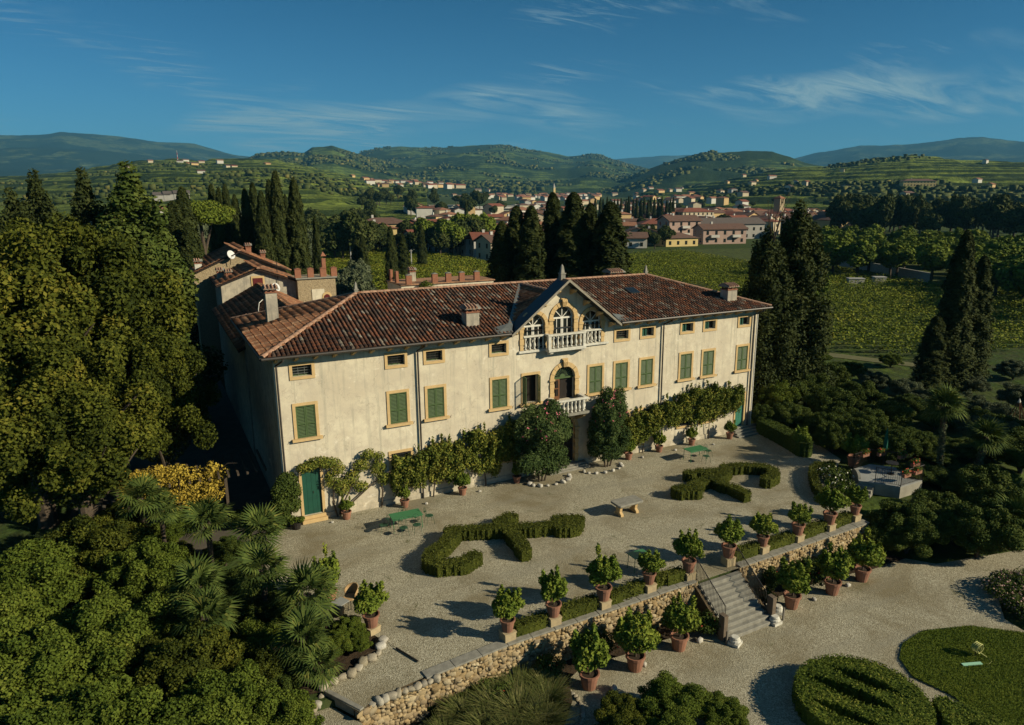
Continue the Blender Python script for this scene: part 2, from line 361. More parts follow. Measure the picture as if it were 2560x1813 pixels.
# the air between: one pale, thin, even volume round everything
def haze():
    m, nt, N, L, out = nodes('haze'); v = N.new('ShaderNodeVolumePrincipled')
    v.inputs['Color'].default_value = (0.17, 0.56, 0.93, 1); v.inputs['Density'].default_value = HAZE; v.inputs['Anisotropy'].default_value = 0.0
    L.new(v.outputs[0], out.inputs['Volume'])
    o = MB().box(gx[0]-200, gx[-1]+200, gy[0]-200, gy[-1]+200, -14, 1250).build('haze', m); o['kind'] = 'stuff'; o['label'] = 'thin pale blue haze over the valley and hills'
HAZE = 6.2e-5
haze()

# ------------------------------------------------------------------ gravel terrace and lower walk
def gravel_mat(name, c1, c2, dirt):
    m, nt, N, L, out = nodes(name); tc = N.new('ShaderNodeTexCoord')
    vo = N.new('ShaderNodeTexVoronoi'); vo.inputs['Scale'].default_value = 30; L.new(tc.outputs['Object'], vo.inputs['Vector'])
    sp = N.new('ShaderNodeSeparateColor'); L.new(vo.outputs['Color'], sp.inputs[0])
    col = ramp(N, L, sp.outputs[0], [(0,tuple(0.6*a for a in c2)),(0.25,c2),(0.6,c1),(0.9,tuple(min(1,1.2*a) for a in c1)),(1,tuple(min(1,1.35*a) for a in c1))])
    n2 = noise(N, L, 9, 5, 0.7); col = mixc(N, L, mapr(N, L, n2, 0.38, 0.62, 0.45, 0.0), col, tuple(0.7*a for a in c2))
    n3 = noise(N, L, 0.22, 7, 0.65, dist=0.5); col = mixc(N, L, mapr(N, L, n3, 0.48, 0.64, 0, 0.8), col, dirt)
    n5 = noise(N, L, 0.55, 5, 0.6, stretch=(0.35,1.6,1)); col = mixc(N, L, mapr(N, L, n5, 0.50, 0.64, 0, 0.5), col, tuple(0.62*a for a in c1))
    n4 = noise(N, L, 0.8, 9, 0.8, dist=0.4); col = mixc(N, L, mapr(N, L, n4, 0.585, 0.68, 0, 0.85), col, (0.085,0.088,0.03))
    h = mixc(N, L, 0.5, vo.outputs['Distance'], noise(N, L, 12, 5, 0.7))
    pbsdf(N, L, out, col, 0.95, bump(N, L, h, 0.8, 0.035), 0.1); return m
grav = gravel_mat('gravel', (0.44,0.405,0.295), (0.29,0.255,0.170), (0.20,0.165,0.095))
terr_poly = [(-0.2,0.02),(34.2,0.02),(34.3,-5.2),(33.4,-7.5),(31.5,-8.6),(28,-12.2),(26.6,-14.42),(17.6,-14.5),(17.6,-14.60),(15.05,-14.60),(5.6,-14.5),(2.8,-14.75),(0.2,-15.1),(-0.3,-15.5),(-1.15,-13.9),(-0.7,-13.5),(0.4,-13.0),(1.2,-12.6),(1.5,-12.0),(0.9,-10.5),(-0.6,-9),(-1.6,-5.6),(-1.6,-2.7),(-1.2,-0.6),(-0.2,-0.4)]
struct(MB().add([(x,y,0.0) for x,y in terr_poly], [tuple(range(len(terr_poly)-1,-1,-1))]).build('terrace', grav))
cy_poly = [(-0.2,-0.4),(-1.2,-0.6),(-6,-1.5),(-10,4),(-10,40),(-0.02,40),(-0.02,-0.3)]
struct(MB().add([(x,y,-0.004) for x,y in cy_poly], [tuple(range(len(cy_poly)-1,-1,-1))]).build('courtyard', mat('shade_dark_ground',(0.11,0.095,0.07),(0.07,0.06,0.045),1.5,0.95,0.4,12)))  # courtyard ground coloured dark, the shade beside the villa put into its colour
low_poly = [(4.0,-14.5),(27,-14.4),(29,-17.0),(34,-18.2),(60,-23),(60,-27),(34,-20.4),(30,-19.3),(27,-21.5),(26,-27),(26,-40),(3,-40),(3,-20)]
struct(MB().add([(x,y,-1.70) for x,y in low_poly], [tuple(range(len(low_poly)-1,-1,-1))]).build('garden_path', grav))
low2 = [(-0.35,-15.6),(-1.25,-14.0),(-1.9,-14.5),(-3.2,-16.5),(-2.4,-18.5),(0.3,-18.0)]
struct(MB().add([(x,y,-0.30) for x,y in low2], [tuple(range(len(low2)-1,-1,-1))]).build('side_path', grav))
soil = mat('soil', (0.075,0.052,0.032), (0.035,0.025,0.016), 2.5, 0.95, 0.6, 8, 0.1, bd=0.1)
bedp = [(1.0,-15.35),(3,-15.0),(5.6,-14.7),(14.9,-14.65),(14.9,-15.75),(12.5,-15.5),(10.4,-15.5),(8.6,-15.3),(7.7,-15.7),(7.2,-16.8),(5.8,-18.2),(3,-18.6),(0.5,-18)]
struct(MB().add([(x,y,-1.55) for x,y in bedp], [tuple(range(len(bedp)-1,-1,-1))]).build('flower_bed_soil', soil))
bed2 = [(17.75,-14.6),(27,-14.5),(28,-16.0),(25.5,-15.9),(23.6,-15.5),(20.8,-15.4),(18.6,-15.4),(17.75,-15.8)]
struct(MB().add([(x,y,-1.60) for x,y in bed2], [tuple(range(len(bed2)-1,-1,-1))]).build('border_bed_soil', soil))
bed3 = [(1.45,-12.0),(1.1,-12.7),(0.4,-13.05),(-0.7,-13.55),(-1.2,-13.85),(-4,-13.5),(-4,-8),(-1,-9),(0.9,-10.6)]
struct(MB().add([(x,y,0.012) for x,y in bed3], [tuple(range(len(bed3)-1,-1,-1))]).build('corner_bed_soil', soil))
bx_ = np.linspace(-0.6,3.4,17); by_ = np.linspace(-19.5,-15.25,15); BX_,BY_ = np.meshgrid(bx_,by_)
struct(link('bank_soil', quadmesh('bank_soil', np.stack([BX_,BY_,ground_z(BX_,BY_)+0.05+0.04*fbm(BX_*2,BY_*2,5)],-1).reshape(-1,3), [(j*17+i,j*17+i+1,(j+1)*17+i+1,(j+1)*17+i) for j in range(14) for i in range(16)]), soil))
struct(MB().add([(16.2+2.3*math.cos(k*0.3927),-22.3+2.3*math.sin(k*0.3927),-1.692) for k in range(16)], [tuple(range(16))]).build('parterre_soil', soil))
lawn_m = mat('lawn_ground', (0.085,0.120,0.016), (0.060,0.090,0.012), 1.2, 0.95, 0.5, 20, 0.1)
lawn_poly = [(20.0,-23.3),(19.7,-22.0),(20.3,-21.0),(21.3,-20.45),(22.9,-20.3),(25.1,-21.1),(26.6,-22.5),(27.5,-25),(26,-28),(21,-28),(19.8,-25.5)]
struct(MB().add([(x,y,-1.66) for x,y in lawn_poly], [tuple(range(len(lawn_poly)-1,-1,-1))]).build('lawn', lawn_m))
# ================================================================== VILLA
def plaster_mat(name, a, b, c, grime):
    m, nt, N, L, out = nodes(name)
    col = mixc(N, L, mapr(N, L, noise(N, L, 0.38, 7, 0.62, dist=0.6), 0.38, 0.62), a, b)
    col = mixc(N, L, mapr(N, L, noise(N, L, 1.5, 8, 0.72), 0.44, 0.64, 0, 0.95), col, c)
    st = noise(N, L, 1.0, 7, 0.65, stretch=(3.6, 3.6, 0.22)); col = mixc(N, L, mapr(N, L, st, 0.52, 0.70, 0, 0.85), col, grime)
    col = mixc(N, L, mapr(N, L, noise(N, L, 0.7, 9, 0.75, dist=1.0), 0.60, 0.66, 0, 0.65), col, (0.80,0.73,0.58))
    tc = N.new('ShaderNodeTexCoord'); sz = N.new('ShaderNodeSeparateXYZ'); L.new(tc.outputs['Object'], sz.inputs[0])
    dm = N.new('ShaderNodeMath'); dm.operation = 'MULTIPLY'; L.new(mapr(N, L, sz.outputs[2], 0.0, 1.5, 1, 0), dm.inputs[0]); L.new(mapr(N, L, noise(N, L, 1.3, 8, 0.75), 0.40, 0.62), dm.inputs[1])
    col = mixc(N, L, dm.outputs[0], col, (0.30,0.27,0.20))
    cr = N.new('ShaderNodeTexVoronoi'); cr.feature = 'DISTANCE_TO_EDGE'; cr.inputs['Scale'].default_value = 0.55
    nv = N.new('ShaderNodeTexNoise'); nv.inputs['Scale'].default_value = 2.5; nv.inputs['Detail'].default_value = 4
    L.new(tc.outputs['Object'], nv.inputs['Vector'])
    vm = N.new('ShaderNodeVectorMath'); vm.operation = 'ADD'; L.new(tc.outputs['Object'], vm.inputs[0]); L.new(nv.outputs['Color'], vm.inputs[1]); L.new(vm.outputs[0], cr.inputs['Vector'])
    col = mixc(N, L, mapr(N, L, cr.outputs['Distance'], 0.0, 0.008, 0.45, 0.0), col, (0.25,0.20,0.14))
    pbsdf(N, L, out, col, 0.92, bump(N, L, noise(N, L, 9, 8, 0.7), 0.35, 0.02), 0.15); return m
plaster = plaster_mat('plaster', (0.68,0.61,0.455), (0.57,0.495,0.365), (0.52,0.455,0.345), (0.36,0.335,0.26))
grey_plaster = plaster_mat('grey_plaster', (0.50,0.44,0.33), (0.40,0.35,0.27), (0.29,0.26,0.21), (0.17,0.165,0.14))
ystone = mat('yellow_stone', (0.62,0.43,0.20), (0.50,0.35,0.17), 4, 0.85, 0.35, 25, 0.2)
pstone = mat('pale_stone', (0.68,0.65,0.56), (0.45,0.43,0.36), 5, 0.85, 0.35, 22, 0.2)
gstone = mat('grey_stone', (0.30,0.285,0.235), (0.19,0.18,0.15), 4, 0.9, 0.4, 18, 0.2)
shut = mat('green_shutter_paint', (0.080,0.125,0.045), (0.060,0.098,0.036), 5, 0.55, 0.1, 40, 0.3, objrnd=0.08)
dshut = mat('dark_green_paint', (0.016,0.082,0.052), (0.013,0.062,0.042), 3, 0.5, 0.1, 30, 0.3)
iron = mat('dark_iron', (0.022,0.020,0.018), (0.035,0.028,0.022), 8, 0.6, 0, 10, 0.4, 0.3)
gutter_m = mat('painted_gutter', (0.060,0.050,0.040), (0.045,0.04,0.036), 6, 0.5, 0, 10, 0.4, 0.2)
darkm = mat('dark_room', (0.030,0.024,0.018), (0.018,0.014,0.011), 2, 0.9)
white = mat('white_paint', (0.74,0.71,0.62), (0.62,0.59,0.50), 6, 0.5)
wmetal = mat('sheet_metal', (0.050,0.058,0.060), (0.035,0.042,0.045), 2, 0.45, 0.1, 6, 0.4, 0.4)
lead = mat('pale_flashing', (0.20,0.21,0.19), (0.13,0.14,0.13), 2, 0.5, 0.1, 6, 0.4, 0.3)
woodm = mat('brown_wood', (0.20,0.085,0.035), (0.14,0.06,0.025), 6, 0.6, 0.1, 30)
def glass_mat():
    m, nt, N, L, out = nodes('window_glass')
    pbsdf(N, L, out, (0.015,0.019,0.018), 0.08, bump(N, L, noise(N, L, 1.5, 2), 0.04, 0.05), 0.6); return m
glass = glass_mat()
def tile_mat(name, stops, val=1.0):
    m, nt, N, L, out = nodes(name)
    at = N.new('ShaderNodeAttribute'); at.attribute_name = 'rnd'; oi = N.new('ShaderNodeObjectInfo')
    a = N.new('ShaderNodeMath'); a.operation = 'ADD'; L.new(at.outputs['Fac'], a.inputs[0]); L.new(oi.outputs['Random'], a.inputs[1])
    fr = N.new('ShaderNodeMath'); fr.operation = 'FRACT'; L.new(a.outputs[0], fr.inputs[0])
    col = ramp(N, L, fr.outputs[0], stops)
    col = mixc(N, L, mapr(N, L, noise(N, L, 5, 6, 0.7, coord='Object'), 0.52, 0.66, 0, 0.7), col, (0.045,0.036,0.030))
    col = mixc(N, L, mapr(N, L, noise(N, L, 0.5, 5, 0.6), 0.50, 0.66, 0, 0.65), col, (0.05,0.038,0.032))
    col = mixc(N, L, mapr(N, L, noise(N, L, 7, 5, 0.7, dist=1), 0.68, 0.76, 0, 0.4), col, (0.24,0.22,0.17))
    pbsdf(N, L, out, col, 0.9, bump(N, L, noise(N, L, 14, 5), 0.3, 0.02), 0.15); return m
TST = [(0,(0.035,0.024,0.019)),(0.16,(0.075,0.040,0.026)),(0.32,(0.17,0.065,0.034)),(0.46,(0.10,0.055,0.038)),(0.60,(0.215,0.085,0.042)),(0.72,(0.055,0.036,0.028)),(0.86,(0.13,0.085,0.060)),(0.96,(0.27,0.235,0.18)),(1,(0.05,0.036,0.030))]
tile = tile_mat('roof_tile', TST)
tile_old = tile_mat('weathered_roof_tile', [(0,(0.17,0.075,0.040)),(0.3,(0.30,0.130,0.062)),(0.5,(0.22,0.105,0.056)),(0.7,(0.36,0.165,0.080)),(0.85,(0.40,0.23,0.13)),(1,(0.13,0.07,0.042))])
pan = mat('tile_channels', (0.040,0.026,0.020), (0.028,0.019,0.015), 3, 0.95)
ridgem = mat('ridge_tile', (0.42,0.255,0.165), (0.30,0.17,0.11), 3, 0.9, 0.3, 10, objrnd=0.15)

EZ, RZ, RY, EX0, EX1, EY0, EY1 = 9.15, 11.10, 5.6, -0.55, 33.30, -0.70, 11.90
SLP = (RZ-EZ)/(RY-EY0); LX = 32.78; RX0, RX1 = EX0+(RY-EY0), EX1-(RY-EY0)
villa = thing('villa', 'long cream three storey villa with tiled hip roof, central gable and green shutters', 'villa')
def arc_hi(cx, zs, r): return lambda x: zs+math.sqrt(max(r*r-(x-cx)**2, 0))
XL = [0.89,5.77,7.93,11.88,13.95,18.58,20.55,22.57,25.88,27.86,31.04]; SW = 0.97; ZB, ZT = 4.65, 6.37
AT = [0,1,2,3,6,7,8,9,10]
holes = []                                        # (x0,x1,lo,hi)
for x in XL: holes.append((x, x+SW, ZB, ZT))
for k in AT: holes.append((XL[k]+0.0, XL[k]+0.95, 7.91, 8.47))
holes.append((0.92,1.87,0.38,2.9)); holes.append((31.2,32.0,0.4,2.83))
GF = [5.72,7.85,11.95,20.6,22.6,25.95,27.9]
for x in GF: holes.append((x, x+1.12, 1.28, 2.95))
ARCH = [(16.78,4.5,5.88,0.755),(16.68,7.9,9.62,0.735),(14.68,7.9,9.28,0.74),(18.71,7.9,9.24,0.70),(16.78,0.32,2.6,0.8)]  # cx, z0, spring, r
for cx,z0,zs,r in ARCH: holes.append((cx-r, cx+r, z0, arc_hi(cx,zs,r)))
def topz(x):
    g = 12.0-abs(x-16.63)*0.782-0.06
    return max(EZ-0.04, g) if 12.98 < x < 20.28 else EZ-0.04
cuts = {0.0, LX, 12.99, 20.27, 16.63}
for h in holes:
    cuts |= {h[0], h[1]}
    if callable(h[3]): cuts |= {h[0]+(h[1]-h[0])*(0.5-0.5*math.cos(math.pi*k/14)) for k in range(15)}
cuts = sorted(cuts); wb = MB()
for a, b in zip(cuts[:-1], cuts[1:]):
    if b-a < 1e-5: continue
    e = 1e-5; hs = [h for h in holes if h[0] <= a+e and h[1] >= b-e]
    seg = sorted([(h[2], h[2], h[3](a) if callable(h[3]) else h[3], h[3](b) if callable(h[3]) else h[3]) for h in hs])
    z0a = z0b = -0.1
    for lo, _, ha, hb in seg:
        wb.quad((a,0,z0a),(b,0,z0b),(b,0,lo),(a,0,lo)); z0a, z0b = ha, hb
    wb.quad((a,0,z0a),(b,0,z0b),(b,0,topz(b-e)),(a,0,topz(a+e)))
wb.build('front_wall', plaster, villa)
# recesses of all openings
DEP = 0.30
for x0,x1,lo,hi in holes:
    if callable(hi):
        cx = (x0+x1)/2; zs = hi(x0); r = (x1-x0)/2
        pts = [(x0,lo),(x0,zs)]+[(cx-r*math.cos(math.pi*k/12), zs+r*math.sin(math.pi*k/12)) for k in range(1,12)]+[(x1,zs),(x1,lo)]
    else: pts = [(x0,lo),(x0,hi),(x1,hi),(x1,lo)]
    n = len(pts); rv = MB()
    for i in range(n):
        p, q = pts[i], pts[(i+1)%n]; rv.quad((p[0],0,p[1]),(q[0],0,q[1]),(q[0],DEP,q[1]),(p[0],DEP,p[1]))
    rv.build('recess', plaster, villa)
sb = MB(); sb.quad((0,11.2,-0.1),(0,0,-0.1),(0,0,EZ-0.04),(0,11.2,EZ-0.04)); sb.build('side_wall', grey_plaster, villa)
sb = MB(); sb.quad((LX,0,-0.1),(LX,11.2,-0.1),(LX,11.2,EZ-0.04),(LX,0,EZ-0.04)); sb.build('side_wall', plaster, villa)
sb = MB(); sb.quad((LX,11.2,-0.1),(0,11.2,-0.1),(0,11.2,EZ-0.04),(LX,11.2,EZ-0.04)); sb.build('rear_wall', plaster, villa)
MB().box(0.02,32.76,0.31,11.18,0.05,9.0).build('interior', darkm, villa)
# lower whitewashed plinth strip, stone door steps
MB().box(-0.02,LX+0.02,-0.05,-0.002,-0.1,0.30).build('plinth', plaster, villa)
MB().box(0.75,2.05,-0.32,-0.052,0,0.20).box(0.80,2.0,-0.20,-0.054,0.20,0.37).build('door_step', ystone, villa, bevel=0.015)
for k in range(4): MB().box(30.9-0.12*k,33.6,-0.30-0.3*k,-0.06-0.0*k,0.0,0.40-0.1*k).build('door_step', gstone, villa, bevel=0.015)
for k in range(3): MB().box(15.5-0.05*k,18.25+0.05*k,-0.42-0.16*k,-0.056,0.0,0.31-0.1*k).build('door_step', gstone, villa, bevel=0.015)

# shutters
def shutter_mesh(w=0.475, h=1.70):
    b = MB(); t = 0.035; s = 0.055
    b.box(0,s,-t,0,0,h).box(w-s,w,-t,0,0,h).box(s,w-s,-t,0,0,0.07).box(s,w-s,-t,0,h-0.06,h).box(s,w-s,-t,0,0.70,0.77)
    for z0, z1, n in ((0.09,0.69,8),(0.79,h-0.07,11)):
        for k in range(n):
            z = z0+(z1-z0)*k/n; d = (z1-z0)/n
            b.add([(s,-t*0.95,z),(w-s,-t*0.95,z),(w-s,-0.004,z+d*0.55),(s,-0.004,z+d*0.55),(s,-t*0.95+0.008,z),(w-s,-t*0.95+0.008,z)], [(0,1,2,3),(0,3,4),(1,5,2)])
    return b.mesh('shutter')
SHM = shutter_mesh(); SHM.materials.append(shut)
def surround_mesh(w, h, jw, name):
    b = MB(); b.box(-jw,0,-0.045,-0.002,0,h+jw).box(w,w+jw,-0.045,-0.002,0,h+jw).box(0,w,-0.043,-0.002,h,h+jw); return b
SUR = surround_mesh(SW, ZT-ZB, 0.15, 'surround').mesh('surround'); SUR.materials.append(ystone)
SIL = MB().box(-0.27,SW+0.27,-0.16,-0.002,-0.15,-0.002).mesh('sill'); SIL.materials.append(ystone)
HKM = MB().tube([(0,0,0),(0,-0.14,0),(0.03,-0.15,0.08)],0.012,5).tube([(0,-0.14,0),(-0.03,-0.15,-0.07)],0.012,5).mesh('shutter_hook'); HKM.materials.append(iron)
for k, x in enumerate(XL):
    w = bpy.data.objects.new('window', None); COL.objects.link(w); w.parent = villa; w.location = (x,0,ZB); w.empty_display_size = 0.2
    link('surround', SUR, None, w); link('sill', SIL, None, w)
    for hx in (-0.32, SW+0.32): link('shutter_hook', HKM, None, w, (hx,0,-0.06))
    if k == 4:                                    # the open window
        a = link('shutter', SHM, None, w, (0,-0.05,0.01)); a.rotation_euler = (0,0,R(-97))
        c = link('shutter', SHM, None, w, (SW,-0.05,1.71)); c.rotation_euler = (0,R(180),R(16)); c.rotation_euler = (math.pi,0,0); 
        c.rotation_euler = (0,0,R(180+80)); c.location = (SW,-0.05,0.01)
        MB().box(0,SW,0.28,0.30,0,ZT-ZB).build('room_shade', darkm, w)
    else:
        link('shutter', SHM, None, w, (0.005,0.02,0.01)); link('shutter', SHM, None, w, (SW-0.475-0.005,0.02,0.01))
# attic windows
for k in AT:
    x = XL[k]; w = bpy.data.objects.new('attic_window', None); COL.objects.link(w); w.parent = villa; w.location = (x,0,7.91)
    b = surround_mesh(0.95, 0.56, 0.15, 's'); b.box(-0.15,1.10,-0.046,-0.003,-0.16,-0.002); b.build('surround', ystone, w)
    MB().box(0,0.95,0.24,0.27,0,0.56).build('pane', glass, w)
    if k >= 7: MB().box(0.02,0.34,0.15,0.18,0,0.55).box(0.36,0.46,0.10,0.18,0,0.55).build('half_shutter', dshut, w)
    else:
        g = MB()
        for z in (0.12,0.26,0.40): g.tube([(0,0.14,z),(0.95,0.14,z)],0.011,5)
        for xx in (0.3,0.62): g.tube([(xx,0.145,0),(xx,0.145,0.56)],0.011,5)
        g.build('grille', iron if k != 0 else lead, w)
        MB().box(0,0.95,0.18,0.22,0,0.05).build('sash', shut, w)
# ground floor windows behind the creepers
for x in GF:
    w = bpy.data.objects.new('ground_window', None); COL.objects.link(w); w.parent = villa; w.location = (x,0,1.28)
    b = surround_mesh(1.12, 1.67, 0.15, 's'); b.box(-0.2,1.32,-0.10,-0.003,-0.14,-0.002); b.build('surround', ystone, w)
    MB().box(0,1.12,0.24,0.27,0,1.67).build('pane', glass, w)
    g = MB()
    for i in range(8): g.tube([(0.07+0.14*i,-0.09,-0.0),(0.07+0.14*i,-0.09,1.67)],0.011,5)
    for z in (0.05,0.45,0.85,1.25,1.62): g.tube([(-0.08,-0.09,z),(1.2,-0.09,z)],0.011,5)
    g.build('grille', iron, w)
# doors
for x0,w_,z0,h,nm in ((0.92,0.95,0.38,2.52,'door'),(31.2,0.8,0.40,2.43,'door')):
    d = bpy.data.objects.new('door', None); COL.objects.link(d); d.parent = villa; d.location = (x0,0,z0)
    surround_mesh(w_, h, 0.14, 's').build('surround', ystone, d)
    for i in range(4):
        MB().box(w_*i/4+0.004,w_*(i+1)/4-0.004,0.05+0.004*(i%2),0.10,0,h).build('plank', dshut if x0 < 5 else mat('teal_door_paint',(0.045,0.19,0.13),(0.035,0.15,0.10),3,0.5), d)
    MB().box(w_*0.56,w_*0.59,0.02,0.05,h*0.45,h*0.50).build('handle', iron, d)
# arched openings: voussoirs, jambs, glazing
def arch_trim(parent, cx, z0, zs, r, wd, n, jb, key=True, proud=0.06, capz=True):
    for k in range(n):
        a0 = math.pi*(1-(k+0.03)/n); a1 = math.pi*(1-(k+0.97)/n); p = proud+0.02*(k%2)
        ro = r+wd
        P = [(cx+r*math.cos(a0),zs+r*math.sin(a0)),(cx+ro*math.cos(a0),zs+ro*math.sin(a0)),(cx+ro*math.cos((a0+a1)/2),zs+ro*math.sin((a0+a1)/2)),(cx+ro*math.cos(a1),zs+ro*math.sin(a1)),(cx+r*math.cos(a1),zs+r*math.sin(a1)),(cx+r*math.cos((a0+a1)/2),zs+r*math.sin((a0+a1)/2))]
        MB().prism_y(P, -p, 0.12).build('voussoir', ystone, parent)
    for s in (-1,1):
        xa, xb = sorted((cx+s*r, cx+s*(r+wd)))
        for j in range(jb):
            za = z0+(zs-z0)*j/jb; zb2 = z0+(zs-z0)*(j+1)/jb-0.012
            e = 0.02*(j%2); MB().box(xa-e,xb+e,-proud-e,0.12,za,zb2).build('jamb_stone', ystone, parent)
        if capz: MB().box(xa-0.05,xb+0.05,-proud-0.06,0.10,zs-0.10,zs+0.02).build('capital', ystone, parent)
    if key:
        kb = MB(); zt = zs+r
        for i in range(3): kb.tube([(cx-0.12+0.12*i,-proud-0.05,zt+wd+0.16),(cx-0.11+0.11*i,-proud-0.13,zt+wd+0.02),(cx-0.09+0.09*i,-proud-0.06,zt-0.02)],[0.06,0.075,0.05],7)
        kb.box(cx-0.20,cx+0.20,-proud-0.06,0.0,zt+wd+0.14,zt+wd+0.22); kb.build('keystone', ystone, parent, smooth=False)
def opening(name, z0):
    w = bpy.data.objects.new(name, None); COL.objects.link(w); w.parent = villa; return w
def fan_window(w, cx, z0, zs, r, m, ym, door=False):
    g = MB(); y0, y1 = ym-0.03, ym
    def bar(x0,z0_,x1,z1_,t=0.03):
        d = Vector((x1-x0,0,z1_-z0_)); n = Vector((-d.z,0,d.x)).normalized()*t
        g.prism_y([(x0-n.x,z0_-n.z),(x1-n.x,z1_-n.z),(x1+n.x,z1_+n.z),(x0+n.x,z0_+n.z)], y0, y1)
    for i in range(14):
        a, b = math.pi*i/14, math.pi*(i+1)/14
        g.prism_y([(cx+(r-.07)*math.cos(a),zs+(r-.07)*math.sin(a)),(cx+r*math.cos(a),zs+r*math.sin(a)),(cx+r*math.cos(b),zs+r*math.sin(b)),(cx+(r-.07)*math.cos(b),zs+(r-.07)*math.sin(b))], y0, y1)
    g.box(cx-r,cx+r,y0-0.02,y1,zs-0.05,zs+0.05)
    for a in (45,90,135): bar(cx,zs,cx+(r-.03)*math.cos(R(a)),zs+(r-.03)*math.sin(R(a)),0.022)
    xs = (cx-r+0.03, cx-r*0.5, cx, cx+r*0.5, cx+r-0.03) if not door else (cx-r+0.03, cx, cx+r-0.03)
    for x in (cx-r+0.04, cx-0.05, cx+0.05, cx+r-0.04) if r < 0.72 or True else xs: g.box(x-0.035,x+0.035,y0-0.012,y1,z0,zs)
    for x in (cx-r*0.5, cx+r*0.5): g.box(x-0.02,x+0.02,y0,y1,z0,zs)
    z = zs-0.62
    while z > z0: g.box(cx-r,cx+r,y0,y1,z-0.025,z+0.025); z -= 0.62
    g.build('glazing_bars', m, w)
    pts = [(cx-r,z0)]+[(cx-r*math.cos(math.pi*k/14), zs+r*math.sin(math.pi*k/14)) for k in range(15)]+[(cx+r,z0)]
    MB().prism_y(pts, ym+0.005, ym+0.02).build('pane', glass, w)
w = opening('gable_window',0); arch_trim(w, 16.68,7.9,9.62,0.735,0.26,9,5); fan_window(w,16.68,7.95,9.62,0.735,white,0.20)
w = opening('gable_window',0); arch_trim(w, 14.68,7.9,9.28,0.74,0.22,7,4,key=False); fan_window(w,14.68,7.95,9.28,0.74,white,0.20)
w = opening('gable_window',0); arch_trim(w, 18.71,7.9,9.24,0.70,0.22,7,4,key=False); fan_window(w,18.71,7.95,9.24,0.70,white,0.20)
w = opening('balcony_door',0); arch_trim(w, 16.78,4.5,5.88,0.755,0.27,9,5)
g = MB()
for k in range(12):
    a0 = math.pi*(k+0.22)/12; a1 = math.pi*(k+0.78)/12
    g.prism_y([(16.78+0.2*math.cos(a0),5.92+0.2*math.sin(a0)),(16.78+0.72*math.cos(a0),5.92+0.70*math.sin(a0)),(16.78+0.72*math.cos(a1),5.92+0.70*math.sin(a1)),(16.78+0.2*math.cos(a1),5.92+0.2*math.sin(a1))],0.20,0.215)
g.build('fanlight_glass', glass, w)
g = MB(); pts = [(16.78-0.755,5.86)]+[(16.78-0.755*math.cos(math.pi*k/14),5.88+0.755*math.sin(math.pi*k/14)) for k in range(15)]+[(16.78+0.755,5.86)]
g.prism_y(pts,0.216,0.24).box(16.03,17.53,0.15,0.24,5.82,5.92).build('fanlight', shut, w)
MB().box(16.06,16.12,0.10,0.16,4.5,5.82).box(16.42,16.5,0.10,0.16,4.5,5.82).box(16.12,16.42,0.10,0.16,4.5,4.75).box(16.12,16.42,0.10,0.16,5.2,5.26).box(16.12,16.42,0.10,0.16,5.76,5.82).build('door_leaf', woodm, w)
w = opening('portal',0); arch_trim(w, 16.78,0.32,2.6,0.8,0.24,9,9,key=False)
MB().box(15.98,16.76,0.22,0.27,0.32,3.3).box(16.79,17.58,0.22,0.27,0.32,3.3).build('door_leaf', darkm, w)

# balusters and balconies
def baluster(h=0.74):
    p = [(0.075,0),(0.075,0.07),(0.05,0.08),(0.045,0.11),(0.085,0.22),(0.092,0.29),(0.07,0.38),(0.045,0.47),(0.052,0.50),(0.045,0.53),(0.075,0.62),(0.075,0.70),(0.05,0.72),(0.05,h)]
    return MB().lathe(p, 10)
BAL = baluster().mesh('baluster', True); BAL.materials.append(pstone)
def balustrade(par, x0, x1, y, z, n):
    for i in range(n):
        link('baluster', BAL, None, par, (x0+(x1-x0)*(i+0.5)/n, y, z))
bc = opening('upper_balcony',0)
balustrade(bc,13.95,15.45,0.02,7.90,5); balustrade(bc,15.58,17.78,-0.44,7.92,7); balustrade(bc,18.0,19.45,0.02,7.90,5)
MB().box(13.6,15.47,-0.14,0.10,7.74,7.88).box(17.9,19.95,-0.14,0.10,7.74,7.88).box(15.35,17.98,-0.60,0.10,7.72,7.90).build('slab', pstone, bc, bevel=0.02)
MB().box(13.93,15.5,-0.10,0.13,8.64,8.75).box(17.9,19.5,-0.10,0.13,8.64,8.75).box(15.32,17.99,-0.57,-0.30,8.66,8.78).box(15.33,15.6,-0.30,0.0,8.66,8.78).box(17.75,17.98,-0.30,0,8.66,8.78).build('handrail', pstone, bc, bevel=0.02)
MB().box(15.36,15.56,-0.55,-0.32,7.90,8.66).build('corner_pier', pstone, bc); MB().box(17.78,17.96,-0.55,-0.32,7.90,8.66).build('corner_pier', pstone, bc)
for x in (15.5,17.66): MB().prism_x([(-0.55,7.72),(-0.5,7.6),(-0.2,7.5),(0,7.45),(0,7.72)], x, x+0.2).build('bracket', pstone, bc)
bl = opening('lower_balcony',0)
balustrade(bl,15.75,17.7,-0.98,3.93,7)
for i in range(4):
    for x in (15.68,17.76): link('baluster', BAL, None, bl, (x,-0.12-0.22*i,3.93))
MB().box(15.5,17.95,-1.15,-0.05,3.76,3.92).build('slab', gstone, bl, bevel=0.02)
MB().box(15.55,17.9,-1.10,-0.86,4.67,4.79).box(15.55,15.8,-0.86,-0.05,4.67,4.79).box(17.65,17.9,-0.86,-0.05,4.67,4.79).build('handrail', pstone, bl, bevel=0.02)
for x in (15.6,17.6): MB().prism_x([(-1.0,3.76),(-0.9,3.55),(-0.4,3.3),(0,3.1),(0,3.76)], x, x+0.24).build('bracket', ystone, bl)

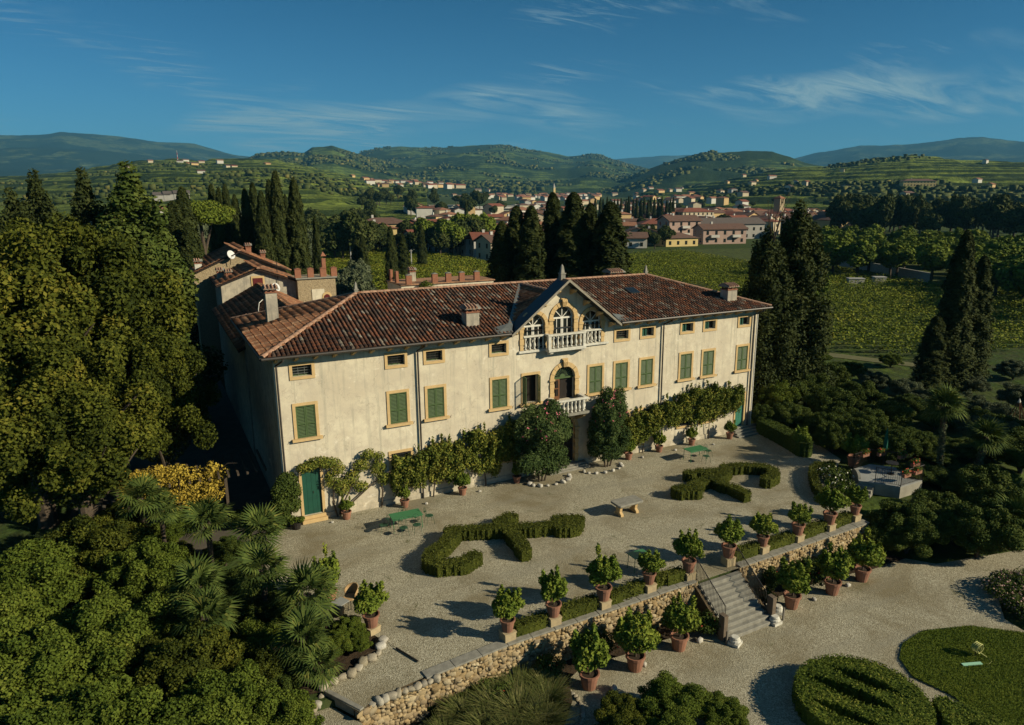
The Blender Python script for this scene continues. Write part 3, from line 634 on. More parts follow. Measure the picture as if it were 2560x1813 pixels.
# roof body under the tiles
rb = MB()
A_=(EX0,EY0,EZ);B_=(EX1,EY0,EZ);C_=(EX1,EY1,EZ);D_=(EX0,EY1,EZ);E_=(RX0,RY,RZ);F_=(RX1,RY,RZ)
DH = 0.10
g0, g1, gy_ = 12.86, 20.40, 0.40; gz_ = EZ+(gy_-EY0)*SLP
rb.add([A_,(g0,EY0,EZ),(g0,gy_,gz_),(g1,gy_,gz_),(g1,EY0,EZ),B_,F_,E_], [(0,1,2,3,4,5,6,7)])
rb.add([B_,C_,F_], [(0,1,2)]); rb.add([C_,D_,E_,F_], [(0,1,2,3)]); rb.add([D_,A_,E_], [(0,1,2)])
for p, q in ((A_,(g0,EY0,EZ)),((g1,EY0,EZ),B_),(B_,C_),(C_,D_),(D_,A_)): rb.quad((p[0],p[1],p[2]-DH),(q[0],q[1],q[2]-DH),q,p)
rb.add([(EX0,EY0,EZ-DH),(g0,EY0,EZ-DH),(g0,-0.001,EZ-DH),(g1,-0.001,EZ-DH),(g1,EY0,EZ-DH),(EX1,EY0,EZ-DH),(EX1,EY1,EZ-DH),(EX0,EY1,EZ-DH)], [(7,6,5,4,3,2,1,0)])
rb.build('roof_deck', pan, villa)
# barrel tiles
def tile_proto(L_=0.44, w0=0.095, w1=0.078, n=4, th=0.0):
    vs = []
    for j, (y, w) in enumerate(((0,w0),(L_,w1))):
        for k in range(n+1):
            a = math.pi*k/n; vs.append((-w*math.cos(a), y, w*0.95*math.sin(a)+(0.035 if j == 0 else 0.0)))
    m = n+1; fs = [(k,k+1,m+k+1,m+k) for k in range(n)]+[tuple(range(m-1,-1,-1))]
    return np.array(vs), fs
TV, TF = tile_proto()
TQ = np.array([f for f in TF if len(f) == 4]); TCAP = np.array([(0,1,2,3),(0,3,4,4)])
def tile_slots(o, ax, up, width, length, sx, sy, inside):
    """positions (origin) of cover tiles on a slope; ax along the eave, up along the slope"""
    out_ = []
    nx_ = int(width/sx); ny_ = int(length/sy)+1
    for i in range(nx_):
        for j in range(ny_):
            u = (i+0.5)*sx; v = j*sy
            if inside(u+0.0, v+0.15): out_.append((u+random.uniform(-.008,.008), v+random.uniform(-.02,.02)))
    return out_
def slope_tiles(name, parent, o, ax, up, width, length, inside, m, sx=0.225, sy=0.35, keepn=0, prefer=None, sc=1.0):
    o = np.array(o, float); ax = np.array(ax, float); up = np.array(up, float); up /= np.linalg.norm(up); nr_ = np.cross(ax, up)
    S = tile_slots(o, ax, up, width, length, sx, sy, inside)
    Mx = np.stack([ax,up,nr_],1)
    pos = np.array([o+ax*u+up*v for u,v in S]); idx = np.arange(len(S))
    if keepn:
        dist = np.linalg.norm(pos-np.array(prefer if prefer is not None else CAMP), axis=1); near = set(np.argsort(dist)[:keepn].tolist())
        me = bpy.data.meshes.new('roof_tile'); me.from_pydata([tuple(v) for v in (TV*sc)], [], TF); me.materials.append(m)
        rot = Matrix([list(r_) for r_ in Mx]).to_quaternion()
        for i in near:
            t = link('roof_tile', me, None, parent, pos[i]); t.rotation_mode = 'QUATERNION'; t.rotation_quaternion = rot
        idx = np.array([i for i in idx if i not in near])
    n = len(idx)
    if n == 0: return
    yaw = rng.normal(0, 0.03, n)
    base = TV*sc
    c, s = np.cos(yaw)[:,None], np.sin(yaw)[:,None]
    loc = np.stack([base[:,0]*c-base[:,1]*s, base[:,0]*s+base[:,1]*c, np.repeat(base[None,:,2],n,0)],-1)
    V = loc@Mx.T+pos[idx][:,None,:]
    Fq = np.concatenate([TQ, np.array([(4,3,2,1),(4,1,0,0)])[:1]],0)
    Fall = (Fq[None]+np.arange(n)[:,None,None]*len(base)).reshape(-1,4)
    rn = np.repeat(rng.random(n), len(Fq))
    ob = link(name, quadmesh(name, V.reshape(-1,3), Fall, rn), m, parent); ob['kind'] = 'stuff'; return ob
dl = RY-EY0; SLEN = math.hypot(dl, RZ-EZ); cs = dl/SLEN
def ins_front(u, v):
    x = EX0+u; d = v*cs                           # d: plan distance from the eave
    if d > dl-0.1 or d > u+0.05 or d > (EX1-x)+0.05: return False
    return not (12.75+d*0.64 < x < 20.5-d*0.64)
up_f = (0,dl,RZ-EZ)
TP = slope_tiles('front_tiles', villa, (EX0,EY0,EZ+0.01), (1,0,0), up_f, EX1-EX0, SLEN, ins_front, tile, keepn=110, prefer=(0,-4,9))
slope_tiles('left_tiles', villa, (EX0,EY1,EZ+0.01), (0,-1,0), (dl,0,RZ-EZ), EY1-EY0, SLEN, lambda u,v: v*cs < min(u, EY1-EY0-u)+0.05, tile_old, keepn=185, prefer=(-2,0,9), sx=0.25, sy=0.40, sc=1.12)
slope_tiles('right_tiles', villa, (EX1,EY0,EZ+0.01), (0,1,0), (-dl,0,RZ-EZ), EY1-EY0, SLEN, lambda u,v: v*cs < min(u, EY1-EY0-u)+0.05, tile)
slope_tiles('rear_tiles', villa, (EX1,EY1,EZ+0.01), (-1,0,0), (0,-dl,RZ-EZ), EX1-EX0, SLEN, lambda u,v: v*cs < min(u, EX1-EX0-u)+0.05, tile)
def ridge_run(parent, a, b, step=0.42, r=0.14, m=None, name='ridge_tile'):
    a = Vector(a); b = Vector(b); d = (b-a); n = max(1,int(d.length/step)); d.normalize()
    key = (round(r,3),); 
    if key not in RT:
        bb = MB(); vs = []
        for y, w in ((-0.24,r),(0.24,r*0.86)):
            for k in range(6): t = math.pi*k/5; vs.append((-w*math.cos(t), y, w*0.8*math.sin(t)-0.02))
        bb.add(vs, [(k,k+1,7+k,6+k) for k in range(5)]+[(5,4,3,2,1,0),(6,7,8,9,10,11)]); me = bb.mesh('ridge_tile'); RT[key] = me; me.materials.append(m or ridgem)
    q = d.to_track_quat('Y','Z')
    for i in range(n):
        t = link(name, RT[key], None, parent, a+d*(i+0.5)*((b-a).length/n)); t.rotation_mode = 'QUATERNION'; t.rotation_quaternion = q
RT = {}
up_ = 0.09
for a, b in ((A_,E_),(B_,F_),(C_,F_),(D_,E_)): ridge_run(villa, (a[0],a[1],a[2]+up_), (b[0],b[1],b[2]+up_))
ridge_run(villa, (RX0,RY,RZ+up_), (RX1,RY,RZ+up_))

# central gable: raised front band and the lower tiled roof behind it
GX, GZ = 16.63, 12.0
gb = MB(); y0, y1 = -0.78, 0.55
Lz = GZ-(GX-12.85)*0.782
for s in (-1,1):
    xe = GX+s*3.78
    P = [(xe,Lz),(GX,GZ),(GX,GZ-0.12),(xe,Lz-0.12)]
    if s > 0: P = P[::-1]
    gb.prism_y(P, y0, y1)
gb.build('gable_roof', wmetal, villa)
gt = MB()
for s in (-1,1):
    xe = GX+s*3.80; P = [(xe,Lz-0.13),(xe,Lz+0.03),(GX,GZ+0.035),(GX,GZ-0.13)]
    if s > 0: P = P[::-1]
    gt.prism_y(P, y0-0.03, y0-0.001)
gt.build('gable_fascia', mat('weathered_board',(0.33,0.29,0.22),(0.20,0.18,0.14),5,0.8), villa)
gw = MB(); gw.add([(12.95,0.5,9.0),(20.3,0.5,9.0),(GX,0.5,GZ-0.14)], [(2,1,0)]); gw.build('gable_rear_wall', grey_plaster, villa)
lz = 11.02; ls = (lz-9.18)/(GX-12.72)
yb = EY0+(lz-EZ)/SLP
lr = MB()
for s in (-1,1):
    lr.add([(GX+s*(GX-12.72)*0.88,0.42,9.19+0.12*(lz-9.19)),(GX,0.42,lz),(GX,yb,lz)], [(0,1,2) if s < 0 else (2,1,0)])
lr.build('gable_back_roof', pan, villa)
gl = GX-12.72; gsl = math.hypot(gl, lz-9.18)
def ins_g(u, v):                                  # u runs towards the ridge side (y), v up the slope
    y = EY0+0.6+u; xd = v*gl/gsl; ymax = EY0+(9.18+ls*xd-EZ)/SLP
    return xd < gl-0.1 and y < ymax and y > 0.1
slope_tiles('gable_tiles', villa, (12.72,EY0+0.6,9.2), (0,-1,0), (gl,0,lz-9.18), -6, gsl, lambda u,v: False, tile) if False else None
def gable_side(s):
    ax = (0,-1,0) if s < 0 else (0,1,0); o = (GX+s*gl, yb if s < 0 else EY0, 9.2)
    Wd = yb-EY0
    def ins(u, v):
        y = yb-u if s < 0 else EY0+u; xd = v*gl/gsl
        return xd < gl-0.05 and 0.3 < y and y < EY0+(9.18+ls*xd-EZ)/SLP-0.05
    slope_tiles('gable_tiles', villa, o, ax, (-s*gl,0,lz-9.18), Wd, gsl, ins, tile_old)
gable_side(-1); gable_side(1)
ridge_run(villa, (GX,0.6,lz+0.1), (GX,yb,lz+0.1))
for s in (-1,1):
    a = Vector((GX+s*(gl+0.02),EY0+0.05,9.22)); b = Vector((GX+s*0.1,yb-0.05,lz+0.02)); t = Vector((0.17,0,0.0))
    MB().add([a-t,a+t,b+t,b-t,a-t-Vector((0,0,.05)),a+t-Vector((0,0,.05))+Vector((0,0,0)),b+t*1.0-Vector((0,0,.05)),b-t-Vector((0,0,.05))], [(0,1,2,3),(4,7,6,5)]).xf(Matrix.Translation((0,0,0.075))).build('valley_flashing', lead, villa)
    # lead aprons at the gable feet
    MB().add([(GX+s*3.7,EY0-0.05,9.22),(GX+s*4.7,EY0-0.05,9.21),(GX+s*4.55,EY0+0.7,9.45),(GX+s*3.6,EY0+0.7,9.62)], [(0,1,2,3) if s > 0 else (3,2,1,0)]).build('lead_apron', lead, villa)
# finials on the roof
def finial(x, y, z, h, w):
    f = MB().box(-w,w,-w,w,-0.25,0.16); f.box(-w*1.2,w*1.2,-w*1.2,w*1.2,0.16,0.22)
    f.add([(-w*.8,-w*.8,.22),(w*.8,-w*.8,.22),(w*.8,w*.8,.22),(-w*.8,w*.8,.22),(-w*.45,-w*.45,h),(w*.45,-w*.45,h),(w*.45,w*.45,h),(-w*.45,w*.45,h),(0,0,h+0.12)], [(0,1,5,4),(1,2,6,5),(2,3,7,6),(3,0,4,7),(4,5,8),(5,6,8),(6,7,8),(7,4,8)])
    f.build('finial', gstone, villa, loc=(x,y,z))
finial(GX,0.1,12.1,0.62,0.15); finial(RX0,RY,11.2,0.55,0.11); finial(RX1,RY,11.2,0.55,0.11)
# brackets under the eaves
BR = MB().prism_x([(0,0.0),(-0.62,0.0),(-0.62,-0.07),(-0.5,-0.17),(-0.22,-0.24),(0,-0.36)], -0.08, 0.08).mesh('eave_bracket'); BR.materials.append(ystone)
x = 0.12
while x < 32.8:
    if not 12.9 < x < 20.35: link('eave_bracket', BR, None, villa, (x,-0.002,EZ-0.101))
    x += 0.955
link('eave_bracket', BR, None, villa, (0.0,0.35,EZ-0.101), R(-90))
y = 1.3
while y < 11: link('eave_bracket', BR, None, villa, (0.0,y,EZ-0.101), R(-90)); link('eave_bracket', BR, None, villa, (LX,y,EZ-0.101), R(90)); y += 0.955
for s in (-1,1):
    for k in range(4):
        xx = GX+s*(0.55+k*0.95); link('eave_bracket', BR, None, villa, (xx,-0.002,GZ-abs(xx-GX)*0.782-0.20))
# gutters and downpipes
MB().tube([(EX0-0.05,EY0-0.07,EZ-0.04),(12.8,EY0-0.07,EZ-0.04)],0.075,8).build('gutter', gutter_m, villa)
MB().tube([(20.45,EY0-0.07,EZ-0.04),(EX1+0.05,EY0-0.07,EZ-0.04)],0.075,8).build('gutter', gutter_m, villa)
MB().tube([(EX0-0.07,EY0,EZ-0.04),(EX0-0.07,EY1,EZ-0.04)],0.075,8).build('gutter', gutter_m, villa)
for x in (0.13,7.43,24.27,32.35): MB().tube([(x+0.25,EY0-0.07,EZ-0.08),(x+0.24,EY0-0.05,EZ-0.22),(x,-0.13,EZ-0.55),(x,-0.12,EZ-0.7),(x,-0.12,0.0)],0.05,8).build('downpipe', gutter_m, villa)
MB().tube([(32.66,-0.12,EZ-0.3),(32.66,-0.12,0)],0.04,8).build('downpipe', white, villa)
# chimneys
def chimney(par, x, y, z0, z1, w, d, m, cap=True, rows=2):
    c = bpy.data.objects.new('chimney', None); COL.objects.link(c); c.parent = par; c.location = (x,y,0)
    MB().box(-w/2,w/2,-d/2,d/2,z0,z1).build('shaft', m, c)
    if cap:
        b = MB().box(-w/2-0.04,w/2+0.04,-d/2-0.04,d/2+0.04,z1,z1+0.07)
        for sx in (-1,0,1):
            for sy in (-1,1): b.box(sx*w*0.4-0.05,sx*w*0.4+0.05,sy*d*0.38-0.05,sy*d*0.38+0.05,z1+0.07,z1+0.22)
        b.build('brick_vents', mat('old_brick',(0.30,0.13,0.075),(0.20,0.085,0.05),6,0.9,0.3,15), c)
        MB().prism_x([(-d/2-0.12,z1+0.22),(d/2+0.12,z1+0.22),(d/2+0.10,z1+0.27),(0,z1+0.42),(-d/2-0.10,z1+0.27)], -w/2-0.10, w/2+0.10).build('cap', gstone, c)
        for k in range(int(w/0.2)+1):
            for s in (-1,1):
                xx = -w/2+0.2*k
                MB().tube([(xx,s*(d/2+0.14),z1+0.29),(xx,0,z1+0.45)],0.07,6).build('cap_tile', ridgem, c)
    return c
def rz_front(y): return EZ+(y-EY0)*SLP
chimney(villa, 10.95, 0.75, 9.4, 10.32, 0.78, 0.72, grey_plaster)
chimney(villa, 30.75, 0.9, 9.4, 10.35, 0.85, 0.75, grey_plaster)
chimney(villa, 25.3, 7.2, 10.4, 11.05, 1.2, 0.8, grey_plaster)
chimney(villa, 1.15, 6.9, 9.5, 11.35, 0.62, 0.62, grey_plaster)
sk = MB().box(-0.4,0.4,-0.45,0.45,0,0.10).build('skylight', wmetal, villa, loc=(24.0,3.1,rz_front(3.1)+0.08)); sk.rotation_euler = (math.atan(SLP),0,0)
MB().box(-0.33,0.33,-0.38,0.38,0.102,0.106).build('pane', glass, sk)
# ================================================================== GARDEN STONEWORK AND FURNITURE
def cube_grid(k=2):
    """unit cube surface split k x k, as verts and quads"""
    vs = {}; fs = []
    def vid(p):
        key = tuple(np.round(p, 5)); return vs.setdefault(key, len(vs))
    for ax in range(3):
        for s in (-1, 1):
            for i in range(k):
                for j in range(k):
                    q = []
                    for a, b in ((i,j),(i+1,j),(i+1,j+1),(i,j+1)):
                        p = [0,0,0]; p[ax] = s; p[(ax+1)%3] = -1+2*a/k; p[(ax+2)%3] = -1+2*b/k; q.append(vid(p))
                    fs.append(q if s > 0 else q[::-1])
    return np.array(list(vs.keys())), np.array(fs)
CG, CF = cube_grid(2)
def stone_v(seed, rnd_=0.5, jit=0.10):
    r = np.random.default_rng(seed); s = unit(CG); v = CG*(1-rnd_)+s*rnd_*1.25
    return v*(1+r.normal(0, jit, (len(v),1)))+r.normal(0, jit*0.6, v.shape)
STV = [stone_v(i) for i in range(8)]
STW = [stone_v(i+20,0.22,0.13) for i in range(8)]
def stone_mat(name, stops):
    m, nt, N, L, out = nodes(name)
    at = N.new('ShaderNodeAttribute'); at.attribute_name = 'rnd'; oi = N.new('ShaderNodeObjectInfo')
    a = N.new('ShaderNodeMath'); a.operation = 'ADD'; L.new(at.outputs['Fac'], a.inputs[0]); L.new(oi.outputs['Random'], a.inputs[1])
    fr = N.new('ShaderNodeMath'); fr.operation = 'FRACT'; L.new(a.outputs[0], fr.inputs[0])
    col = ramp(N, L, fr.outputs[0], stops)
    col = mixc(N, L, mapr(N, L, noise(N, L, 9, 6, 0.7), 0.45, 0.7, 0, 0.6), col, (0.16,0.12,0.07))
    pbsdf(N, L, out, col, 0.9, bump(N, L, noise(N, L, 16, 6, 0.7), 0.6, 0.03), 0.15); return m
rubble = stone_mat('rubble_stone', [(0,(0.24,0.165,0.08)),(0.25,(0.35,0.25,0.125)),(0.5,(0.43,0.33,0.185)),(0.75,(0.28,0.21,0.125)),(0.92,(0.49,0.40,0.25)),(1,(0.20,0.16,0.11))])
mortar = mat('earth_mortar', (0.15,0.105,0.055), (0.09,0.065,0.036), 5, 0.95, 0.5, 20)
rockm = stone_mat('pale_rock', [(0,(0.30,0.26,0.18)),(0.4,(0.40,0.35,0.26)),(0.7,(0.46,0.43,0.35)),(1,(0.27,0.24,0.19))])
whiterock = stone_mat('white_rock', [(0,(0.48,0.45,0.38)),(0.5,(0.58,0.55,0.48)),(1,(0.40,0.37,0.31))])
SM = []
for v in STW:
    me = quadmesh('stone', v, CF, smooth=False); me.materials.append(rubble); SM.append(me)
def rubble_wall(name, label, path, zt, zb, th, keepn, cap=True):
    w = thing(name, label, 'wall'); slots = []
    core = MB()
    for (x0,y0),(x1,y1),b0,b1 in zip(path[:-1], path[1:], zb[:-1], zb[1:]):
        L_ = math.hypot(x1-x0,y1-y0); dx, dy = (x1-x0)/L_, (y1-y0)/L_; nx_, ny_ = dy, -dx
        core.add([(x0,y0,b0-0.3),(x1,y1,b1-0.3),(x1,y1,zt),(x0,y0,zt),(x0-nx_*th,y0-ny_*th,b0-0.3),(x1-nx_*th,y1-ny_*th,b1-0.3),(x1-nx_*th,y1-ny_*th,zt),(x0-nx_*th,y0-ny_*th,zt)], [(0,1,2,3),(3,2,6,7),(5,4,7,6)])
        z = zt-0.06; row = 0
        while z > min(b0,b1)-0.05:
            u = random.uniform(0,0.1)
            while u < L_:
                l = random.choice((random.uniform(0.10,0.18),random.uniform(0.14,0.26),random.uniform(0.22,0.38) if random.random() < 0.35 else 0.16)); f = u/L_; h = min(l*random.uniform(0.55,1.0),0.22)
                zz = z+random.uniform(-.05,.05)
                if zz > b0+(b1-b0)*f-0.08: slots.append((x0+dx*u, y0+dy*u, min(zz,zt-h*0.4), l, h, math.atan2(dy,dx)))
                u += l*0.5+random.uniform(0.07,0.13)
            z -= random.uniform(0.115,0.15); row += 1
    core.build('wall_core', mortar, w)
    pos = np.array([s[:3] for s in slots]); ar = np.array([s[3]*s[4] for s in slots])/np.linalg.norm(pos-CAMP,axis=1)**2
    near = set(np.argsort(-ar)[:keepn].tolist()); VV = []; FF = []; rn = []; off = 0
    for i, (x,y,z,l,h,a) in enumerate(slots):
        k = random.randrange(8); d = 0.06*random.uniform(0.5,1.4)
        if i in near:
            o = link('stone', SM[k], None, w, (x,y,z), a, (l*0.49,d,h*0.49)); o.rotation_euler = (0,random.uniform(-.45,.45),a)
        else:
            v = STW[k]*np.array([l*0.49,d,h*0.49]); c, s_ = math.cos(a), math.sin(a)
            VV.append(np.stack([v[:,0]*c-v[:,1]*s_+x, v[:,0]*s_+v[:,1]*c+y, v[:,2]+z],1)); FF.append(CF+off); off += len(v); rn.append(np.full(len(CF), random.random()))
    if VV:
        o = link('small_stones', quadmesh('small_stones', np.concatenate(VV), np.concatenate(FF), np.concatenate(rn), False), rubble, w); o['kind'] = 'stuff'
    if cap:
        for (x0,y0),(x1,y1) in zip(path[:-1], path[1:]):
            L_ = math.hypot(x1-x0,y1-y0); n = max(1,int(L_/0.95)); a = math.atan2(y1-y0,x1-x0)
            for i in range(n):
                t0 = i/n; cx, cy = x0+(x1-x0)*t0, y0+(y1-y0)*t0; l = L_/n-0.012
                MB().box(0,l,-0.06,0.40,0.0,0.075).build('coping_slab', gstone, w, loc=(cx,cy,zt+random.uniform(-.008,.008)), rz=a+random.uniform(-.006,.006), bevel=0.012)
    return w
rubble_wall('retaining_wall', 'rough yellowish stone retaining wall left of the garden stairs', [(2.2,-14.93),(5.6,-14.62),(15.02,-14.56)], -0.02, [-0.9,-1.45,-1.65], 0.35, 300)
rubble_wall('retaining_wall', 'rough yellowish stone retaining wall right of the garden stairs', [(17.62,-14.56),(26.9,-14.46)], -0.02, [-1.7,-1.7], 0.35, 240)
rubble_wall('low_wall_end', 'low rough stone wall end below the rock edge at the bottom left', [(-0.35,-15.5),(0.3,-15.22),(2.18,-14.95)], -0.03, [-0.7,-1.1,-1.5], 0.3, 60, cap=False)
# stairs
st = thing('garden_stairs', 'grey stone garden stairs climbing to the terrace between iron railings', 'stairs', (15.1,-14.55,0))
n = 11; rise = 1.70/n; run = 0.215
for k in range(n-1):
    z = -rise*(k+1); e = 0.0 if k < 7 else 0.06*(k-6)
    MB().box(-e,2.45+e,-run*(k+1)-0.05,-run*k+0.0 if k else 0.02,z-0.5 if k < n-2 else z-0.3,z+0.0).build('step', gstone, st, bevel=0.02)
for x in (-0.18, 2.47): MB().prism_x([(0,-0.16),(0,-1.75),(-run*n,-1.75),(-run*n,-1.72)], x, x+0.16).build('stair_side', mortar, st)
for x in (0.03, 2.42):
    rl = bpy.data.objects.new('railing', None); COL.objects.link(rl); rl.parent = st; rl.location = (x,0,0)
    yE = -run*8.3; zE = -rise*8.3
    MB().tube([(0,0.12,0.98),(0,yE,zE+0.98)],0.022,6).build('handrail', iron, rl)
    MB().tube([(0,0.12,0.05),(0,yE,zE+0.06)],0.014,5).build('bottom_rail', iron, rl)
    nb = 22
    for i in range(nb+1):
        t = i/nb; yy = 0.12+(yE-0.12)*t; zz = 0.05+(zE-0.0)*t
        MB().tube([(0,yy,zz-(0.2 if i in (0,nb) else 0)),(0,yy,zz+0.93)],0.016 if i in (0,nb) else 0.009,4).build('baluster_bar', iron, rl)
for x, y, zz in ((-0.22,-1.95,1.15),(2.68,-1.9,1.15)):
    pb = MB(); pb.box(-0.12,0.12,-0.17,0.17,-1.72,-1.72+zz).box(-0.13,0.13,-0.18,0.18,-1.72+zz,-1.72+zz+0.05).build('newel_post', mat('brown_stone',(0.17,0.125,0.085),(0.11,0.085,0.06),4,0.9,0.4,14), st, loc=(x,y,0), bevel=0.015)
# low iron-grey stakes and carved stone bases near the foot of the stairs
STK = MB().box(-0.035,0.035,-0.035,0.035,0,0.62).mesh('stake'); STK.materials.append(mat('grey_timber',(0.20,0.18,0.15),(0.14,0.125,0.10),6,0.9))
for (x,y), lab in (((14.80,-16.85),'short grey timber stake left of the stair foot'),((18.25,-16.75),'short grey timber stake right of the stair foot')):
    tag(link('stake', STK, None, None, (x,y,-1.7)), lab, 'stake')
CBM = MB().box(-0.24,0.24,-0.24,0.24,0,0.13).lathe([(0.22,0.13),(0.25,0.18),(0.22,0.24),(0.17,0.26),(0.19,0.31),(0.16,0.36)],14).mesh('column_base', False); CBM.materials.append(pstone)
for (x,y), lab in (((15.12,-17.0),'pale carved stone column base left of the lowest step'),((17.75,-16.72),'pale carved stone column base right of the lowest step'),((18.5,-16.2),'pale carved stone fragment behind the right column base')):
    tag(link('column_base', CBM, None, None, (x,y,-1.7), random.random()), lab, 'stone base', 'carved bases at the stair foot')
CG3, CF3 = cube_grid(3)
ORDN = lambda i: ORD[i] if i < len(ORD) else str(i)
ORD = ['first','second','third','fourth','fifth','sixth','seventh','eighth','ninth','tenth','eleventh','twelfth','thirteenth','fourteenth','fifteenth','sixteenth','seventeenth','eighteenth','nineteenth','twentieth','twenty-first','twenty-second','twenty-third','twenty-fourth','twenty-fifth','twenty-sixth','twenty-seventh','twenty-eighth','twenty-ninth','thirtieth','thirty-first','thirty-second','thirty-third','thirty-fourth','thirty-fifth','thirty-sixth','thirty-seventh','thirty-eighth','thirty-ninth','fortieth']
def rock(x, y, z, s, label, m=whiterock, group='loose white stones', name='rock'):
    v = unit(CG3)*(1+0.35*(rng.random((len(CG3),1))-0.5))*0.75+CG3*0.3+rng.normal(0,0.06,CG3.shape); s *= 0.72
    me = quadmesh('rock', v, CF3, smooth=False); me.materials.append(m)
    return tag(link(name, me, None, None, (x,y,z+s*0.35), random.random()*6, (s*random.uniform(.7,1.1),s*random.uniform(.55,.9),s*random.uniform(.45,.7))), label, 'rock', group)
for x,y,z,s,lab in ((13.94,-16.15,-1.7,0.24,'white stone beside the lower pot left of the stairs'),(20.78,-16.3,-1.7,0.2,'white stone beside the first lower pot right of the stairs'),(23.2,-16.25,-1.7,0.22,'white stone beside the second lower pot right of the stairs'),
    (10.9,-16.3,-1.7,0.22,'white stone between two lower pots left of the stairs'),(9.0,-16.9,-1.7,0.22,'white stone in front of the leftmost lower pot'),
    (7.3,-0.95,0,0.15,'white stone on the gravel right of the second facade pot'),(10.6,-0.85,0,0.15,'white stone right of the third facade pot'),(2.15,-0.75,0,0.13,'small white stone between the green door and its pot'),
    (22.2,-1.0,0,0.17,'white stone right of the oleander pot'),(25.0,-0.95,0,0.14,'white stone below the right creeper'),(28.0,-1.35,0,0.16,'white stone near the right green table')):
    rock(x,y,z,s,lab)
for base, n_, nm in (((15.0,-1.6),9,'left'),((18.9,-1.5),8,'right')):
    for i in range(n_):
        a = math.pi*(1+i/(n_-1)); rock(base[0]+1.25*math.cos(a)*(1.1), base[1]+0.25+0.75*math.sin(a), 0, random.uniform(.16,.28), 'rough white stone at the foot of the %s oleander, %s from the left'%(nm,ORD[i]), whiterock, 'stones round the %s oleander'%nm)
edge = [(1.48,-12.09),(1.30,-12.4),(1.11,-12.75),(0.8,-12.95),(0.45,-13.01),(0.21,-13.28),(-0.08,-13.47),(-0.41,-13.5),(-0.74,-13.58),(-1.1,-13.65),(-1.24,-13.9),(-1.46,-14.23),(-1.67,-14.36),(-1.95,-14.75)]
for i, (x,y) in enumerate(edge): rock(x,y,0 if i < 10 else -0.2,random.uniform(.19,.30) if i%3 else 0.32,'rough pale rock edging the left corner bed, %s from the corner pot'%ORD[i],rockm if i > 1 else whiterock,'rocks edging the left corner bed')
for i in range(11):
    t = i/10; rock(0.15+2.4*t,-15.2+0.15*t,-0.12,random.uniform(.2,.3),'grey rock in the low edge ending the terrace wall, %s from the left'%ORD[i],rockm,'rocks ending the terrace wall')
for i in range(26):
    t = i/25; a = -0.5+2.3*t; rock(5.6+1.9*math.cos(1.4-2.6*t),-16.6+1.7*math.sin(1.4-2.6*t),-1.72,random.uniform(.10,.17),'small pale rock edging the ornamental grass bed, %s from the wall'%ORD[i],rockm,'rocks edging the grass bed')
for i in range(16): rock(17.9+ (i/15)*9.3,-15.55-0.35*math.sin(i*0.9)*0.5,-1.72,random.uniform(.07,.13),'small pale rock edging the right rose border, %s from the stairs'%ORD[i],rockm,'rocks edging the rose border')
MB().box(0,1.75,-0.09,0.09,-0.35,0.04).build('kerb_stone', gstone, None, loc=(-1.07,-13.86,0), rz=math.atan2(-1.55,0.86), bevel=0.015)
tag(bpy.data.objects['kerb_stone'], 'low grey kerb stone across the end of the gravel terrace', 'kerb')
tag(MB().tube([(1.63,-12.18,0.03),(1.79,-12.78,0.04)],0.008,5).tube([(1.79,-12.78,0.05),(2.25,-13.94,0.05)],0.035,6).build('garden_tool', mat('dark_timber',(0.05,0.04,0.03),(0.035,0.03,0.022),5,0.8)), 'dark stick lying on the gravel near the corner bed', 'stick')

# ---- tables and chairs
gpaint = mat('green_table_paint', (0.055,0.20,0.085), (0.048,0.175,0.075), 3, 0.4, 0, 10, 0.4)
def garden_table(label, x, y, w, d, rz=0):
    t = thing('garden_table', label, 'table', (x,y,0), rz)
    MB().box(-w/2,w/2,-d/2,d/2,0.715,0.74).build('tabletop', gpaint, t, bevel=0.01)
    MB().box(-w/2+0.06,w/2-0.06,-d/2+0.06,-d/2+0.08,0.66,0.714).box(-w/2+0.06,w/2-0.06,d/2-0.08,d/2-0.06,0.66,0.714).build('apron', gpaint, t)
    for sx in (-1,1):
        for sy in (-1,1): MB().tube([(sx*(w/2-0.07),sy*(d/2-0.07),0.715),(sx*(w/2-0.05),sy*(d/2-0.05),0)],0.018,6).build('leg', gpaint, t)
    return t
garden_table('long green metal table by the left green door', 5.40, -3.17, 1.60, 0.86, math.atan2(-0.07,1.58))
garden_table('green metal table on the gravel before the right end of the facade', 25.08, -2.86, 1.46, 0.82)
garden_table('small green metal table behind the pots on the terrace wall', 13.45, -12.36, 0.92, 0.64)
wire = mat('green_wire', (0.03,0.085,0.045), (0.025,0.07,0.035), 4, 0.5, 0, 10, 0.4)
